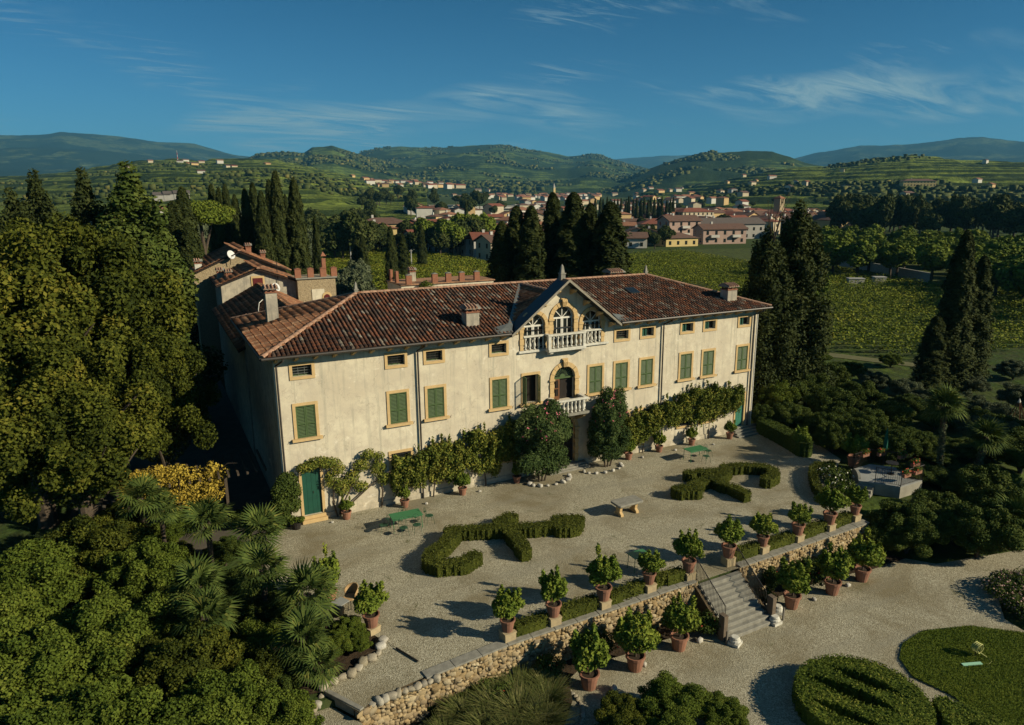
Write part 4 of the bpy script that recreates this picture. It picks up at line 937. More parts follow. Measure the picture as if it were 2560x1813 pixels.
def wire_chair(x, y, rz, label, proto=[]):
    if not proto:
        t = thing('garden_chair', label, 'chair', (0,0,0)); proto.append(t)
        b = MB(); b.lathe([(0.20,0.44),(0.215,0.45),(0.20,0.46)],14)
        for k in range(6): a = math.pi*k/6; b.tube([(0.2*math.cos(a),0.2*math.sin(a),0.462),(-0.2*math.cos(a),-0.2*math.sin(a),0.462)],0.006,4)
        b.build('seat', wire, t)
        P = [(-0.19,-0.10,0.45)]+[(-0.20*math.cos(math.pi*k/8),-0.20-0.04*math.sin(math.pi*k/8),0.62+0.32*math.sin(math.pi*k/8)) for k in range(9)]+[(0.19,-0.10,0.45)]
        b = MB().tube(P,0.010,5); b.tube([(0,-0.20,0.45),(0,-0.24,0.94)],0.006,4); b.lathe([(0.07,0),(0.08,0.006)],8,(0,-0.235,0.72)); b.build('backrest', wire, t)
        for sx in (-1,1):
            for sy in (-1,1): MB().tube([(sx*0.15,sy*0.15,0.45),(sx*0.21,sy*0.22,0)],0.010,5).build('leg', wire, t)
        o = t
    else: o = copy_tree(proto[0])
    o.location = (x,y,0); o.rotation_euler = (0,0,rz); o['label'] = label; o['group'] = 'green wire chairs'
for x,y,rz,lab in ((6.62,-3.3,R(-90),'green wire chair at the right end of the long table'),(5.7,-4.0,R(175),'green wire chair at the near side of the long table, right'),(5.0,-4.0,R(185),'green wire chair at the near side of the long table, left'),(4.2,-3.2,R(90),'green wire chair at the left end of the long table, in its shadow'),
    (5.4,-2.35,0,'green wire chair behind the long table, towards the house'),(25.3,-3.65,R(180),'green wire chair before the right table'),(26.1,-2.95,R(-90),'green wire chair at the right end of the right table')): wire_chair(x,y,rz,lab)
b_ = thing('stone_bench', 'grey stone slab table on two carved feet in the middle of the gravel', 'stone table', (16.42,-7.3,0))
MB().prism([(-0.82,-0.36),(-0.72,-0.46),(0.72,-0.46),(0.82,-0.36),(0.82,0.36),(0.72,0.46),(-0.72,0.46),(-0.82,0.36)],0.62,0.74).build('slab', gstone, b_, bevel=0.02)
for s in (-1,1): MB().prism_x([(-0.32,0),(0.32,0),(0.30,0.12),(0.16,0.22),(0.20,0.45),(0.30,0.62),(-0.30,0.62),(-0.20,0.45),(-0.16,0.22),(-0.30,0.12)], s*0.5-0.09, s*0.5+0.09).build('foot', ystone, b_, bevel=0.01)
wick = mat('wicker', (0.50,0.33,0.16), (0.38,0.24,0.11), 40, 0.8, 0.5, 60)
def wicker_chair(x, y, rz, label):
    t = thing('wicker_chair', label, 'chair', (x,y,0), rz, 'wicker chairs')
    b = MB(); n = 12; rows = 6; vs = []
    for j in range(rows):
        f = j/(rows-1); z = 0.42+0.48*f
        for k in range(n+1):
            a = math.pi*(-0.08+1.16*k/n); rr = 0.28+0.05*f; top = z if j == 0 else 0.42+(0.48*f)*(0.45+0.55*math.sin(math.pi*k/n)**0.7)
            vs.append((rr*math.cos(a), rr*math.sin(a)*0.95+0.02, top))
    b.add(vs, [(j*(n+1)+k, j*(n+1)+k+1, (j+1)*(n+1)+k+1, (j+1)*(n+1)+k) for j in range(rows-1) for k in range(n)]); 
    o = b.build('shell', wick, t, smooth=True); md = o.modifiers.new('s','SOLIDIFY'); md.thickness = 0.025
    MB().lathe([(0.25,0.36),(0.29,0.40),(0.28,0.44),(0.10,0.43)],14,(0,-0.02,0)).build('seat', wick, t)
    for sx in (-1,1):
        for sy in (-1,1): MB().tube([(sx*0.18,sy*0.18,0.38),(sx*0.24,sy*0.24,0)],0.016,5).build('leg', iron, t)
wicker_chair(1.05,-9.0,R(-60),'tan wicker chair facing the palms, farther of the pair'); wicker_chair(0.25,-9.95,R(150),'tan wicker chair beside the palms, nearer of the pair')
t = thing('side_table','small grey square side table between the wicker chairs','table',(0.55,-9.25,0),0.5)
MB().box(-0.27,0.27,-0.27,0.27,0.44,0.47).build('tabletop', mat('grey_top',(0.30,0.31,0.29),(0.25,0.26,0.24),3,0.5), t)
for sx in (-1,1):
    for sy in (-1,1): MB().tube([(sx*0.22,sy*0.22,0.44),(sx*0.22,sy*0.22,0)],0.014,5).build('leg', iron, t)

# ---- railed platform on the right
pf = thing('garden_platform','small grey plastered terrace platform with iron railing on the right','platform',(0,0,0))
PP = [(30.05,-11.35),(30.6,-12.0),(31.35,-13.1),(33.35,-13.1),(34.1,-11.3),(32.9,-9.9),(31.35,-9.95)]
MB().prism(PP,-1.2,0.55).build('plinth', mat('grey_render',(0.33,0.31,0.25),(0.24,0.225,0.18),2,0.9,0.3,12), pf)
MB().prism([(p[0]*0.997+0.096*1, p[1]*0.997-0.035) for p in PP],0.551,0.60).build('paving', mat('pale_paving',(0.33,0.33,0.30),(0.25,0.25,0.23),3,0.8,0.2,10), pf)
for k in range(3): MB().prism([(29.75-0.25*k,-11.25-0.1*k),(30.3-0.22*k,-12.05-0.12*k),(30.6,-12.0),(30.05,-11.3)],-0.1,0.40-0.16*k).build('step', gstone, pf)
MB().prism_x([(0.6*math.cos(math.pi*k/10),0.6+0.35*math.sin(math.pi*k/10)) for k in range(11)]+[(-0.6,-0.1),(0.6,-0.1)],-0.08,0.08).build('parapet', gstone, pf, loc=(30.6,-10.75,0), rz=R(-35))
rl = bpy.data.objects.new('railing', None); COL.objects.link(rl); rl.parent = pf
for a, b in ((PP[1],PP[2]),(PP[2],PP[3]),(PP[3],PP[4]),(PP[4],PP[5]),(PP[5],PP[6])):
    L_ = math.hypot(b[0]-a[0],b[1]-a[1]); n = int(L_/0.11)
    a3 = Vector((a[0],a[1],0.6)); b3 = Vector((b[0],b[1],0.6)); u = Vector((0,0,1))
    MB().tube([a3+u*0.95,b3+u*0.95],0.02,5).build('handrail', iron, rl); MB().tube([a3+u*0.10,b3+u*0.10],0.012,4).build('bottom_rail', iron, rl); MB().tube([a3,a3+u*1.0],0.022,5).build('post', iron, rl)
    bb = MB()
    for i in range(1,n): p = a3.lerp(b3,i/n); bb.tube([p+u*0.10,p+u*0.95],0.008,4)
    bb.build('bars', iron, rl)
t = thing('bistro_table','round iron table on the railed platform','table',(32.6,-11.6,0.6)); MB().lathe([(0.02,0.70),(0.36,0.70),(0.36,0.73),(0.02,0.74)],16).build('tabletop', iron, t); MB().tube([(0,0,0),(0,0,0.7)],0.03,6).lathe([(0.22,0),(0.2,0.03),(0.03,0.06)],12).build('pedestal', iron, t)
t = thing('folded_umbrella','closed dark green parasol beside the railed platform','umbrella',(34.0,-10.1,0))
MB().tube([(0,0,0),(0,0,2.9)],0.025,6).build('pole', iron, t); MB().lathe([(0.05,1.3),(0.14,1.5),(0.12,2.0),(0.07,2.5),(0.02,2.85)],9).build('canopy', mat('green_cloth',(0.01,0.10,0.06),(0.008,0.08,0.05),4,0.9), t)
# hose reel and mint-green board on the lawn
t = thing('hose_reel','yellow green coiled garden hose on a stand on the lawn','hose',(23.2,-22.45,-1.66),0,None,0.72)
hm = mat('hose_yellow',(0.42,0.42,0.14),(0.34,0.34,0.11),5,0.6)
for k in range(4): MB().tube([(0.28*math.cos(R(20*i)),0.10*k-0.15+0.02*math.sin(i),0.55+0.28*math.sin(R(20*i))) for i in range(19)],0.035,5).build('coil', hm, t)
MB().tube([(0.05,-0.15,0.3),(0.35,-0.4,0.05),(0.2,-0.75,0.04),(-0.2,-0.8,0.04),(-0.3,-0.6,0.04)],0.025,5).build('hose_end', hm, t); MB().tube([(-0.2,0,0),(0,0,0.55),(0.2,0,0)],0.02,5).build('stand', iron, t)
tag(MB().box(-0.42,0.42,-0.07,0.07,0.02,0.07).build('plastic_board', mat('mint_plastic',(0.35,0.62,0.42),(0.32,0.58,0.39),3,0.5), None, loc=(22.45,-22.7,-1.655), rz=R(-22)), 'mint green plastic strip lying on the lawn', 'board')
# ================================================================== PLANTS NEAR THE HOUSE
ORD += [a+'-'+b for a in ('forty','fifty','sixty') for b in ('first','second','third','fourth','fifth','sixth','seventh','eighth','ninth')]
bark = mat('bark', (0.10,0.075,0.05), (0.055,0.042,0.03), 6, 0.95, 0.6, 12)
L_cit = leafmat('citrus_leaf', [(0,(0.0460,0.0782,0.0115)),(0.4,(0.0978,0.1437,0.0184)),(0.75,(0.1725,0.2070,0.0276)),(1,(0.2760,0.2760,0.0403))], 0.42, 0.2, 1.2)
L_box = leafmat('box_hedge_leaf', [(0,(0.0299,0.0391,0.0069)),(0.5,(0.0690,0.0805,0.0126)),(1,(0.1380,0.1437,0.0253))], 0.6, 0.15, 1.0)
L_cyp = leafmat('cypress_leaf', [(0,(0.016,0.024,0.008)),(0.5,(0.034,0.045,0.012)),(1,(0.070,0.080,0.022))], 0.75, 0.08, 0.5, 0.12)
L_tree = leafmat('chestnut_leaf', [(0,(0.0119,0.0187,0.0034)),(0.38,(0.0289,0.0391,0.0059)),(0.6,(0.0612,0.0731,0.0093)),(0.8,(0.1062,0.1122,0.0145)),(1,(0.1870,0.1573,0.0229))], 0.6, 0.2, 0.28)
L_green = leafmat('laurel_leaf', [(0,(0.0278,0.0464,0.0070)),(0.45,(0.0696,0.0998,0.0127)),(0.8,(0.1218,0.1508,0.0209)),(1,(0.2088,0.2088,0.0348))], 0.5, 0.2, 0.5)
L_dark = leafmat('dark_evergreen_leaf', [(0,(0.0252,0.0420,0.0084)),(0.5,(0.0560,0.0812,0.0154)),(1,(0.1190,0.1400,0.0280))], 0.55, 0.15, 0.5)
L_gold = leafmat('golden_leaf', [(0,(0.16,0.115,0.018)),(0.4,(0.32,0.23,0.035)),(0.75,(0.45,0.33,0.05)),(1,(0.33,0.30,0.05))], 0.6, 0.25, 1.0)
L_wist = leafmat('wisteria_leaf', [(0,(0.0438,0.0650,0.0125)),(0.4,(0.0938,0.1225,0.0200)),(0.75,(0.1688,0.1812,0.0300)),(1,(0.2875,0.2500,0.0438))], 0.5, 0.25, 1.0)
L_olive = leafmat('olive_leaf', [(0,(0.0460,0.0598,0.0299)),(0.5,(0.0862,0.1035,0.0517)),(1,(0.1495,0.1667,0.0920))], 0.6, 0.15, 0.6)
L_ole = leafmat('oleander_leaf', [(0,(0.0250,0.0450,0.0137)),(0.5,(0.0525,0.0825,0.0225)),(1,(0.1250,0.1562,0.0500))], 0.45, 0.15, 0.8)
L_palm = leafmat('palm_leaf', [(0,(0.0280,0.0480,0.0128)),(0.5,(0.0600,0.0896,0.0192)),(0.85,(0.1040,0.1320,0.0288)),(1,(0.1920,0.1760,0.0400))], 0.4, 0.15, 0.8, 0.4)
L_grass = leafmat('ornamental_grass', [(0,(0.045,0.060,0.014)),(0.5,(0.10,0.115,0.03)),(1,(0.22,0.20,0.075))], 0.6, 0.2, 0.8)
L_far = leafmat('grove_leaf', [(0,(0.0338,0.0546,0.0091)),(0.4,(0.0858,0.1235,0.0169)),(0.75,(0.1495,0.1820,0.0234)),(1,(0.2470,0.2340,0.0390))], 0.7, 0.15, 0.05)
pink = mat('pink_petals', (0.62,0.10,0.17), (0.70,0.22,0.26), 5, 0.6); red = mat('red_petals', (0.55,0.03,0.02), (0.60,0.06,0.03), 5, 0.6); whitef = mat('white_petals', (0.75,0.72,0.60), (0.68,0.62,0.50), 5, 0.6); rosef = mat('dusty_pink_flowers', (0.26,0.15,0.13), (0.36,0.23,0.19), 5, 0.7)
terra = mat('terracotta', (0.30,0.145,0.090), (0.22,0.105,0.068), 4, 0.85, 0.25, 14, objrnd=0.12)
potsoil = mat('pot_soil', (0.05,0.034,0.02), (0.03,0.02,0.013), 8, 0.95)
def cores(clumps, k=0.66, seed=0):
    V = []; F_ = []; off = 0
    for i, c in enumerate(clumps):
        v = STV[(i+seed)%8]*np.array(c[3:6])*k+np.array(c[:3]); V.append(v); F_.append(CF+off); off += len(v)
    return np.concatenate(V), np.concatenate(F_)
def foliage_mesh(name, clumps, n, size, aspect=0.55, jit=0.7, up=0.3, shell=0.35, core=0.62, tol=0.8, seed=0):
    P, Nn, i = clump_points(clumps, int(n*1.35), shell); P, Nn, i = keep_outer(P, Nn, clumps, i, tol)
    cr = rng.random(len(clumps)); V, F_ = leaf_quads(P, Nn, size, aspect, jit, up); rn = 0.55*rng.random(len(P))+0.45*cr[i]
    if core:
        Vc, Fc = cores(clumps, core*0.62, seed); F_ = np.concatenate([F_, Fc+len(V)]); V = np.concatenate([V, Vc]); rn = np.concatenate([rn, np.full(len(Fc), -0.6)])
    return quadmesh(name, V, F_, rn)
def blob_clumps(n, rx, ry, rz, cz, cr=0.34, seed=0, flat=0.0, surf=0.75, mid=0.72):
    r = np.random.default_rng(seed); d = unit(r.normal(size=(n,3))); d[:,2] = np.where(d[:,2] < -0.35, -d[:,2]*0.6, d[:,2])
    rad = surf+(1-surf)*r.random((n,1))-0.12*r.random((n,1)); C_ = d*rad*np.array([rx,ry,rz])*(1-cr*0.55)+np.array([0,0,cz])
    s = cr*(0.7+0.6*r.random((n,1)))*np.array([[rx,ry,(rx+rz)/2]])
    C_ = np.concatenate([C_, s], 1); C_ = np.concatenate([C_, [[0,0,cz,rx*mid,ry*mid,rz*mid]]]); return C_

# ---- potted citrus trees: three crowns, one pot
def pot_mesh(r=0.30, h=0.50):
    return MB().lathe([(r*0.66,0),(r*0.92,h*0.82),(r*1.02,h*0.83),(r*1.04,h),(r*0.90,h),(r*0.86,h*0.86)],16).mesh('pot', False)
PT = pot_mesh(); PT.materials.append(terra)
PS = MB().lathe([(0.25,0.42),(0.20,0.435),(0.02,0.44)],12).mesh('potting_soil'); PS.materials.append(potsoil)
CRN = []
for s in range(4):
    cl = blob_clumps(16, 0.76, 0.72, 0.62, 1.10, 0.32, 40+s, surf=0.6); sh_ = [(0.5*math.cos(a)*q_,0.5*math.sin(a)*q_,1.45+0.22*q_*math.sin(a*3+s)+0.15*(k_%2),0.10,0.10,0.26) for k_,(a,q_) in enumerate(zip(np.arange(0,6.2,0.75)+s,[0.5,0.9,0.3,1.0,0.7,0.4,0.9,0.6,0.8]))]; cl = np.concatenate([cl, sh_]); CRN.append(foliage_mesh('citrus_crown', cl, 4600, 0.13, 0.55, 0.95, 0.3, 0.75, 0.35, seed=s)); CRN[-1].materials.append(L_cit)
STM = MB().tube([(0,0,0.40),(0.02,0.01,0.75),(-0.02,0.02,1.05)],[0.035,0.03,0.02],6).tube([(0.01,0.01,0.7),(0.25,0.1,1.05)],[0.022,0.01],5).tube([(0,0,0.75),(-0.25,-0.12,1.1)],[0.022,0.01],5).mesh('stem'); STM.materials.append(bark)
def potted(x, y, z, label, s=1.0, k=0, group=None, flat=1.0, cs=1.0):
    t = thing('potted_citrus', label, 'potted plant', (x,y,z), random.random()*6.28, group, s)
    link('pot', PT, None, t); link('soil', PS, None, t); link('stem', STM, None, t)
    c = link('crown', CRN[k%4], None, t, rz=k*1.3); cs *= random.uniform(0.82,0.98); c.scale = (cs*random.uniform(.92,1.1),cs*random.uniform(.92,1.1),flat*cs); c.location = (0,0,0.5*(1-flat*cs)); return t
PDM = MB().box(-0.24,0.24,-0.24,0.24,0,0.34).box(-0.26,0.26,-0.26,0.26,0.34,0.40).mesh('pedestal'); PDM.materials.append(mat('ochre_block',(0.46,0.36,0.20),(0.33,0.26,0.16),5,0.9,0.5,16))
PED = [(5.77,-14.28),(7.83,-14.26),(10.24,-14.25),(12.68,-14.15),(14.85,-14.2),(17.35,-14.08),(19.56,-14.05),(21.97,-14.05),(24.33,-14.0),(26.42,-13.9)]
for i, (x,y) in enumerate(PED):
    nm = (ORD[i]+' from the left along the terrace wall')
    tag(link('pedestal', PDM, None, None, (x,y,0.0), random.uniform(-.08,.08)), 'ochre stone block under a pot, '+nm, 'pedestal', 'blocks under the terrace pots')
    potted(x,y,0.40,'potted citrus on a block, '+nm,1.0+0.08*(i%3),i,'potted citrus along the terrace wall',flat=(0.95,1.05,1.0,0.8,1.05,0.9,0.85,0.8,0.95,0.95)[i])
for i, (x,y) in enumerate([(8.25,-16.30),(10.45,-16.28),(12.84,-16.1),(19.38,-16.2),(21.99,-16.3),(24.27,-16.2)]):
    potted(x,y,-1.70,'large potted citrus on the lower walk, '+('%s one left of the stairs'%ORD[2-i] if i < 3 else '%s one right of the stairs'%ORD[i-3]),1.32,i+1,'potted citrus on the lower walk',flat=1.0,cs=1.05)
for i, (x,y) in enumerate([(2.95,-0.65),(6.13,-0.74),(9.58,-0.72),(13.13,-0.66),(21.26,-0.76),(23.89,-0.61),(26.7,-0.62),(29.91,-0.92)]):
    potted(x,y,0,'small potted citrus at the foot of the facade, %s from the left'%ORD[i],0.88,i,'potted citrus along the facade',cs=0.72+0.06*(i%3))
potted(31.92,-5.46,0.0,'citrus in a tall pale pot at the right end of the terrace hedge',1.05,2); potted(33.07,-8.67,0.0,'wide citrus in a large terracotta pot beside the railed platform',1.35,1,flat=0.8)
potted(0.30,-8.35,0.0,'tall citrus in a terracotta pot behind the wicker chairs',1.15,3,flat=1.25); potted(1.29,-11.25,0.25,'citrus in a terracotta pot at the tip of the corner bed',1.1,0)
tag(link('pedestal', PDM, None, None, (1.29,-11.25,-0.12), 0.4), 'pale block under the pot at the tip of the corner bed', 'pedestal')
t = thing('planter','low dark planter with green leaves at the left corner of the facade','planter',(0.39,-0.55,0)); MB().lathe([(0.2,0),(0.26,0.38),(0.22,0.38)],12).build('pot', iron, t)
link('leaves', foliage_mesh('planter_leaves', blob_clumps(7,0.38,0.35,0.25,0.5,0.4,3), 500, 0.11), L_green, t)

# ---- clipped hedges drawn as thick strokes
def sdf_strokes(strokes, X, Y):
    d = np.full(X.shape, 9e9)
    for pts, w in strokes:
        if len(pts) == 1: d = np.minimum(d, np.hypot(X-pts[0][0], Y-pts[0][1])-w); continue
        for (x0,y0),(x1,y1) in zip(pts[:-1], pts[1:]):
            L2 = (x1-x0)**2+(y1-y0)**2; t = np.clip(((X-x0)*(x1-x0)+(Y-y0)*(y1-y0))/L2,0,1)
            d = np.minimum(d, np.hypot(X-x0-t*(x1-x0), Y-y0-t*(y1-y0))-w)
    return d
def hedge(name, label, strokes, z0, h, dens=330, leaf=0.075, m=None, cut=None, group=None, hf=None):
    f = (lambda X,Y: np.maximum(sdf_strokes(strokes,X,Y), -cut(X,Y))) if cut else (lambda X,Y: sdf_strokes(strokes,X,Y))
    xs = [p[0] for s,_ in strokes for p in s]; ys = [p[1] for s,_ in strokes for p in s]; wm = max(w for _,w in strokes)+0.1
    x0,x1,y0,y1 = min(xs)-wm,max(xs)+wm,min(ys)-wm,max(ys)+wm
    # solid core: columns
    c = 0.12; gx_ = np.arange(x0,x1,c); gy_ = np.arange(y0,y1,c); GX_,GY_ = np.meshgrid(gx_+c/2,gy_+c/2); ins = f(GX_,GY_) < -0.05
    V = []; F_ = []
    def q(*p): F_.append([len(V)+i for i in range(4)]); V.extend(p)
    zt = h-0.06
    for j,i in zip(*np.nonzero(ins)):
        a,b = gx_[i],gy_[j]; q((a,b,zt),(a+c,b,zt),(a+c,b+c,zt),(a,b+c,zt))
        for dj,di,P in ((0,-1,((a,b+c),(a,b))),(0,1,((a+c,b),(a+c,b+c))),(-1,0,((a,b),(a+c,b))),(1,0,((a+c,b+c),(a,b+c)))):
            jj,ii = j+dj,i+di
            if not (0 <= jj < ins.shape[0] and 0 <= ii < ins.shape[1]) or not ins[jj,ii]: q((*P[0],0),(*P[1],0),(*P[1],zt),(*P[0],zt))
    area = (x1-x0)*(y1-y0); n = int(area*dens)
    X = rng.uniform(x0,x1,n); Y = rng.uniform(y0,y1,n); d = f(X,Y)
    k = d < 0.0; Pt = np.stack([X[k],Y[k],np.full(k.sum(),h)+rng.normal(0,0.022,k.sum())+0.05*(fbm(X[k]*1.3,Y[k]*1.3,4)-0.5)],1); Nt = np.tile([0,0,1.0],(len(Pt),1))
    n2 = int(area*dens*7); X = rng.uniform(x0,x1,n2); Y = rng.uniform(y0,y1,n2); d = f(X,Y); k = np.abs(d) < 0.035; X,Y = X[k],Y[k]
    e = 0.02; gxn = f(X+e,Y)-f(X-e,Y); gyn = f(X,Y+e)-f(X,Y-e); Ns = unit(np.stack([gxn,gyn,0*gxn],1)); 
    keep = rng.random(len(X)) < min(1.0, h*1.15); X,Y,Ns = X[keep],Y[keep],Ns[keep]; Ps = np.stack([X,Y,rng.uniform(0,h,len(X))],1)
    P = np.concatenate([Pt,Ps]); N_ = np.concatenate([Nt,Ns]); lv,lf = leaf_quads(P,N_,leaf,0.6,0.75,0.2); rn = rng.random(len(P))
    V = np.array(V); F_ = np.array(F_)
    t = thing(name, label, 'hedge', (0,0,z0), 0, group)
    link('foliage', quadmesh('hedge_foliage', lv, lf, rn), m or L_box, t); link('inner_twigs', quadmesh('hedge_core', V, F_, np.full(len(F_),0.2)), m or L_box, t)['kind'] = 'stuff'
    return t
hedge('scroll_hedge','low box hedge scroll on the left half of the gravel',[([(6.95,-5.45),(8.31,-6.02),(9.35,-6.45),(10.86,-7.15),(12.2,-7.5)],0.36),([(12.3,-7.0),(13.15,-7.45),(12.6,-8.0),(12.0,-7.75)],0.42),([(9.35,-6.45),(9.6,-5.75),(10.25,-5.55)],0.42),([(9.5,-6.8),(9.45,-8.1),(9.25,-9.0)],0.36),([(7.12,-5.7),(6.1,-6.72),(5.37,-7.1),(4.95,-7.84),(5.26,-8.36),(6.27,-8.72),(6.95,-8.4)],0.37)],0.0,0.60)
hedge('scroll_hedge','low box hedge scroll on the right half of the gravel',[([(22.4,-5.45)],0.42),([(23.1,-5.55),(23.95,-5.9),(24.53,-6.2)],0.36),([(25.1,-5.7),(26.21,-6.1),(27.11,-6.75),(27.2,-7.44),(26.64,-8.1),(25.75,-8.35)],0.37),([(24.57,-6.2),(24.95,-5.8)],0.4),([(24.57,-6.22),(23.85,-6.62),(22.69,-6.63),(21.35,-6.95)],0.36),([(20.3,-7.05),(21.1,-7.4)],0.50),([(22.9,-6.8),(23.02,-7.7)],0.33),([(23.18,-8.25),(23.21,-9.2)],0.35)],0.0,0.60)
hedge('curved_hedge','narrow curved box hedge before the railed platform',[([(31.4,-8.4),(30.5,-8.1),(29.7,-8.4),(28.95,-9.0),(28.15,-9.8),(27.5,-10.6),(27.15,-11.3),(27.0,-12.0)],0.24)],0.0,0.55)
hedge('terrace_hedge','tall dark clipped hedge along the right end of the gravel',[([(33.0,-1.2),(32.7,-2.9),(32.2,-4.8),(31.9,-5.7)],0.55)],0.0,1.0,leaf=0.09,m=L_dark)
for i in range(len(PED)-1):
    a,b = PED[i],PED[i+1]
    if i == 4: continue
    hedge('pot_hedge','clipped low hedge between the %s and %s pots on the terrace wall'%(ORD[i],ORD[i+1]),[([(a[0]+0.45,a[1]+0.12),(b[0]-0.45,b[1]+0.12)],0.27)],0.0,0.52+0.06*(i%2),leaf=0.08,group='hedges between the terrace pots')
def slots(X,Y):
    # two leaf shaped gaps inside the round parterre
    def leaf(cx,cy,a,l,w):
        u = (X-cx)*math.cos(a)+(Y-cy)*math.sin(a); v = -(X-cx)*math.sin(a)+(Y-cy)*math.cos(a); return np.maximum(np.abs(v)-w*np.clip(1-(u/l)**2,0,1)-1e-3, np.abs(u)-l)
    return np.minimum(np.minimum(leaf(17.05,-21.75,R(-68),1.35,0.30), leaf(16.0,-21.95,R(-68),1.6,0.36)), leaf(14.9,-22.6,R(-68),1.2,0.25))
hedge('round_parterre','round clipped parterre hedge with slanting gaps at the bottom right',[([(16.2,-22.3)],2.35)],-1.70,0.78,m=L_green,cut=slots,dens=420)
hedge('parterre_corner','clipped parterre hedge corner beside the lawn at the bottom edge',[([(18.7,-23.9),(19.2,-25.3),(18.6,-26.5)],0.42),([(18.7,-23.9),(17.9,-25.0)],0.38)],-1.70,0.60,m=L_green,dens=420)

# ---- creepers, ivy and oleanders on the facade
def creeper(name, label, pts_w, n, m, leaf=0.12, depth=0.5, aspect=0.45, stems=None, core=True, drape=0.0):
    """pts_w: list of (x,z,rx,rz,depth) lobes pressed against the wall"""
    t = thing(name, label, 'climbing plant'); cl = [(x,-0.10-d*0.5,z,rx,d*0.6,rz) for x,z,rx,rz,d in pts_w]
    P,N_,i = clump_points(cl,n,0.55); k = P[:,1] < -0.03; P,N_ = P[k],N_[k]
    P[:,2] -= drape*rng.random(len(P))**2
    link('leaves', leaf_mesh('creeper_leaves', P,N_,leaf,aspect,0.8,0.0), m, t)
    if core:
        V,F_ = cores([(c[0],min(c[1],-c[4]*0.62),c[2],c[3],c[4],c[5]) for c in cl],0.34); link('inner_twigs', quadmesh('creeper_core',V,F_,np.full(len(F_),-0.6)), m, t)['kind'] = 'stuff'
    for s in stems or []: MB().tube(s,[0.045]*(len(s)-1)+[0.012],5).build('stem', bark, t)
    return t
def band(x0,x1,n,top,bot,seed):
    q = np.random.default_rng(seed); o = []
    for i in range(n):
        x = q.uniform(x0,x1); t = top(x)+0.5*(vnoise(x*1.7,0.0,seed)-0.5); b_ = bot(x)+0.9*(vnoise(x*1.1,3.0,seed)-0.5); u = q.random()
        o.append((x,b_+(t-b_)*u,q.uniform(.14,.34),q.uniform(.18,.42),q.uniform(.25,.75)*(0.6+0.6*u)))
    for i in range(int((x1-x0)*1.6)):
        x = q.uniform(x0,x1); o.append((x,top(x)+q.uniform(.15,.5),0.07,0.28,0.18))
    return o
lob = band(5.7,13.5,240,lambda x: 2.75+0.13*(x-6),lambda x: 0.80+0.08*(x-6),61)
creeper('wall_creeper','dense green creeper covering the ground floor left of the oleanders',lob,36000,L_wist,0.16,stems=[[(8.0,-0.2,0),(8.1,-0.25,1.0),(8.6,-0.3,2.2)],[(11.3,-0.2,0),(11.2,-0.25,1.2),(10.8,-0.3,2.3)]],drape=0.35)
lob = band(21.0,25.6,140,lambda x: 2.55+0.18*(x-21),lambda x: 0.7+0.28*(x-21),62)
creeper('wall_creeper','bushy creeper on the ground floor right of the oleanders',lob,17000,L_wist,0.17,stems=[[(22.8,-0.2,0),(22.9,-0.3,1.4)],[(24.2,-0.2,0),(24.1,-0.3,1.6)]],drape=0.3)
lob = band(25.6,31.4,170,lambda x: 3.45+0.35*math.sin((x-25)*0.6),lambda x: 1.9-0.3*math.sin((x-25.6)*0.9),63)
creeper('wall_creeper','creeper arching over the windows near the right teal door',lob,19000,L_wist,0.17,stems=[[(28.6,-0.2,0),(28.5,-0.3,1.6)],[(26.9,-0.2,0),(27.0,-0.25,2.6)]],drape=0.4)
lob = [(1.15,3.15,0.55,0.28,0.5),(1.7,3.35,0.6,0.3,0.5),(2.3,3.2,0.6,0.32,0.45),(2.75,2.75,0.4,0.4,0.35),(2.4,2.2,0.4,0.5,0.3),(2.9,1.7,0.45,0.55,0.3),(3.5,2.1,0.45,0.5,0.3),(4.0,2.7,0.5,0.4,0.35),(4.4,3.25,0.45,0.35,0.35),(3.9,1.5,0.4,0.35,0.25),(4.9,2.4,0.45,0.5,0.3),(5.2,1.7,0.4,0.4,0.3),(5.0,3.0,0.3,0.3,0.3)]
creeper('wisteria','sparse yellowish wisteria trained round the left green door',lob,5200,L_wist,0.13,stems=[[(2.75,-0.15,0),(2.9,-0.2,0.7),(3.4,-0.15,1.5),(3.8,-0.15,2.4),(4.5,-0.15,3.2)],[(2.6,-0.15,0),(2.4,-0.2,0.9),(2.5,-0.2,2.0),(2.1,-0.15,3.0),(1.2,-0.15,3.2)],[(2.8,-0.15,0.1),(3.3,-0.2,0.6),(4.3,-0.15,1.3),(5.2,-0.15,1.9)],[(2.7,-0.15,0.1),(2.9,-0.2,1.2),(3.0,-0.15,2.6)],[(5.0,-0.15,0),(5.1,-0.15,1.0),(4.9,-0.15,2.2)]],core=False)
lob = [(0.15,2.6,0.55,0.5,0.5),(0.35,2.0,0.5,0.5,0.5),(-0.15,2.1,0.55,0.6,0.6),(-0.2,1.4,0.55,0.6,0.6),(0.3,1.3,0.45,0.5,0.5),(-0.2,0.7,0.45,0.6,0.5)]
creeper('corner_ivy','dark ivy wrapped round the left corner of the villa',lob,8500,L_dark,0.14,stems=[[(-0.15,-0.1,0),(-0.1,-0.15,1.8)]])
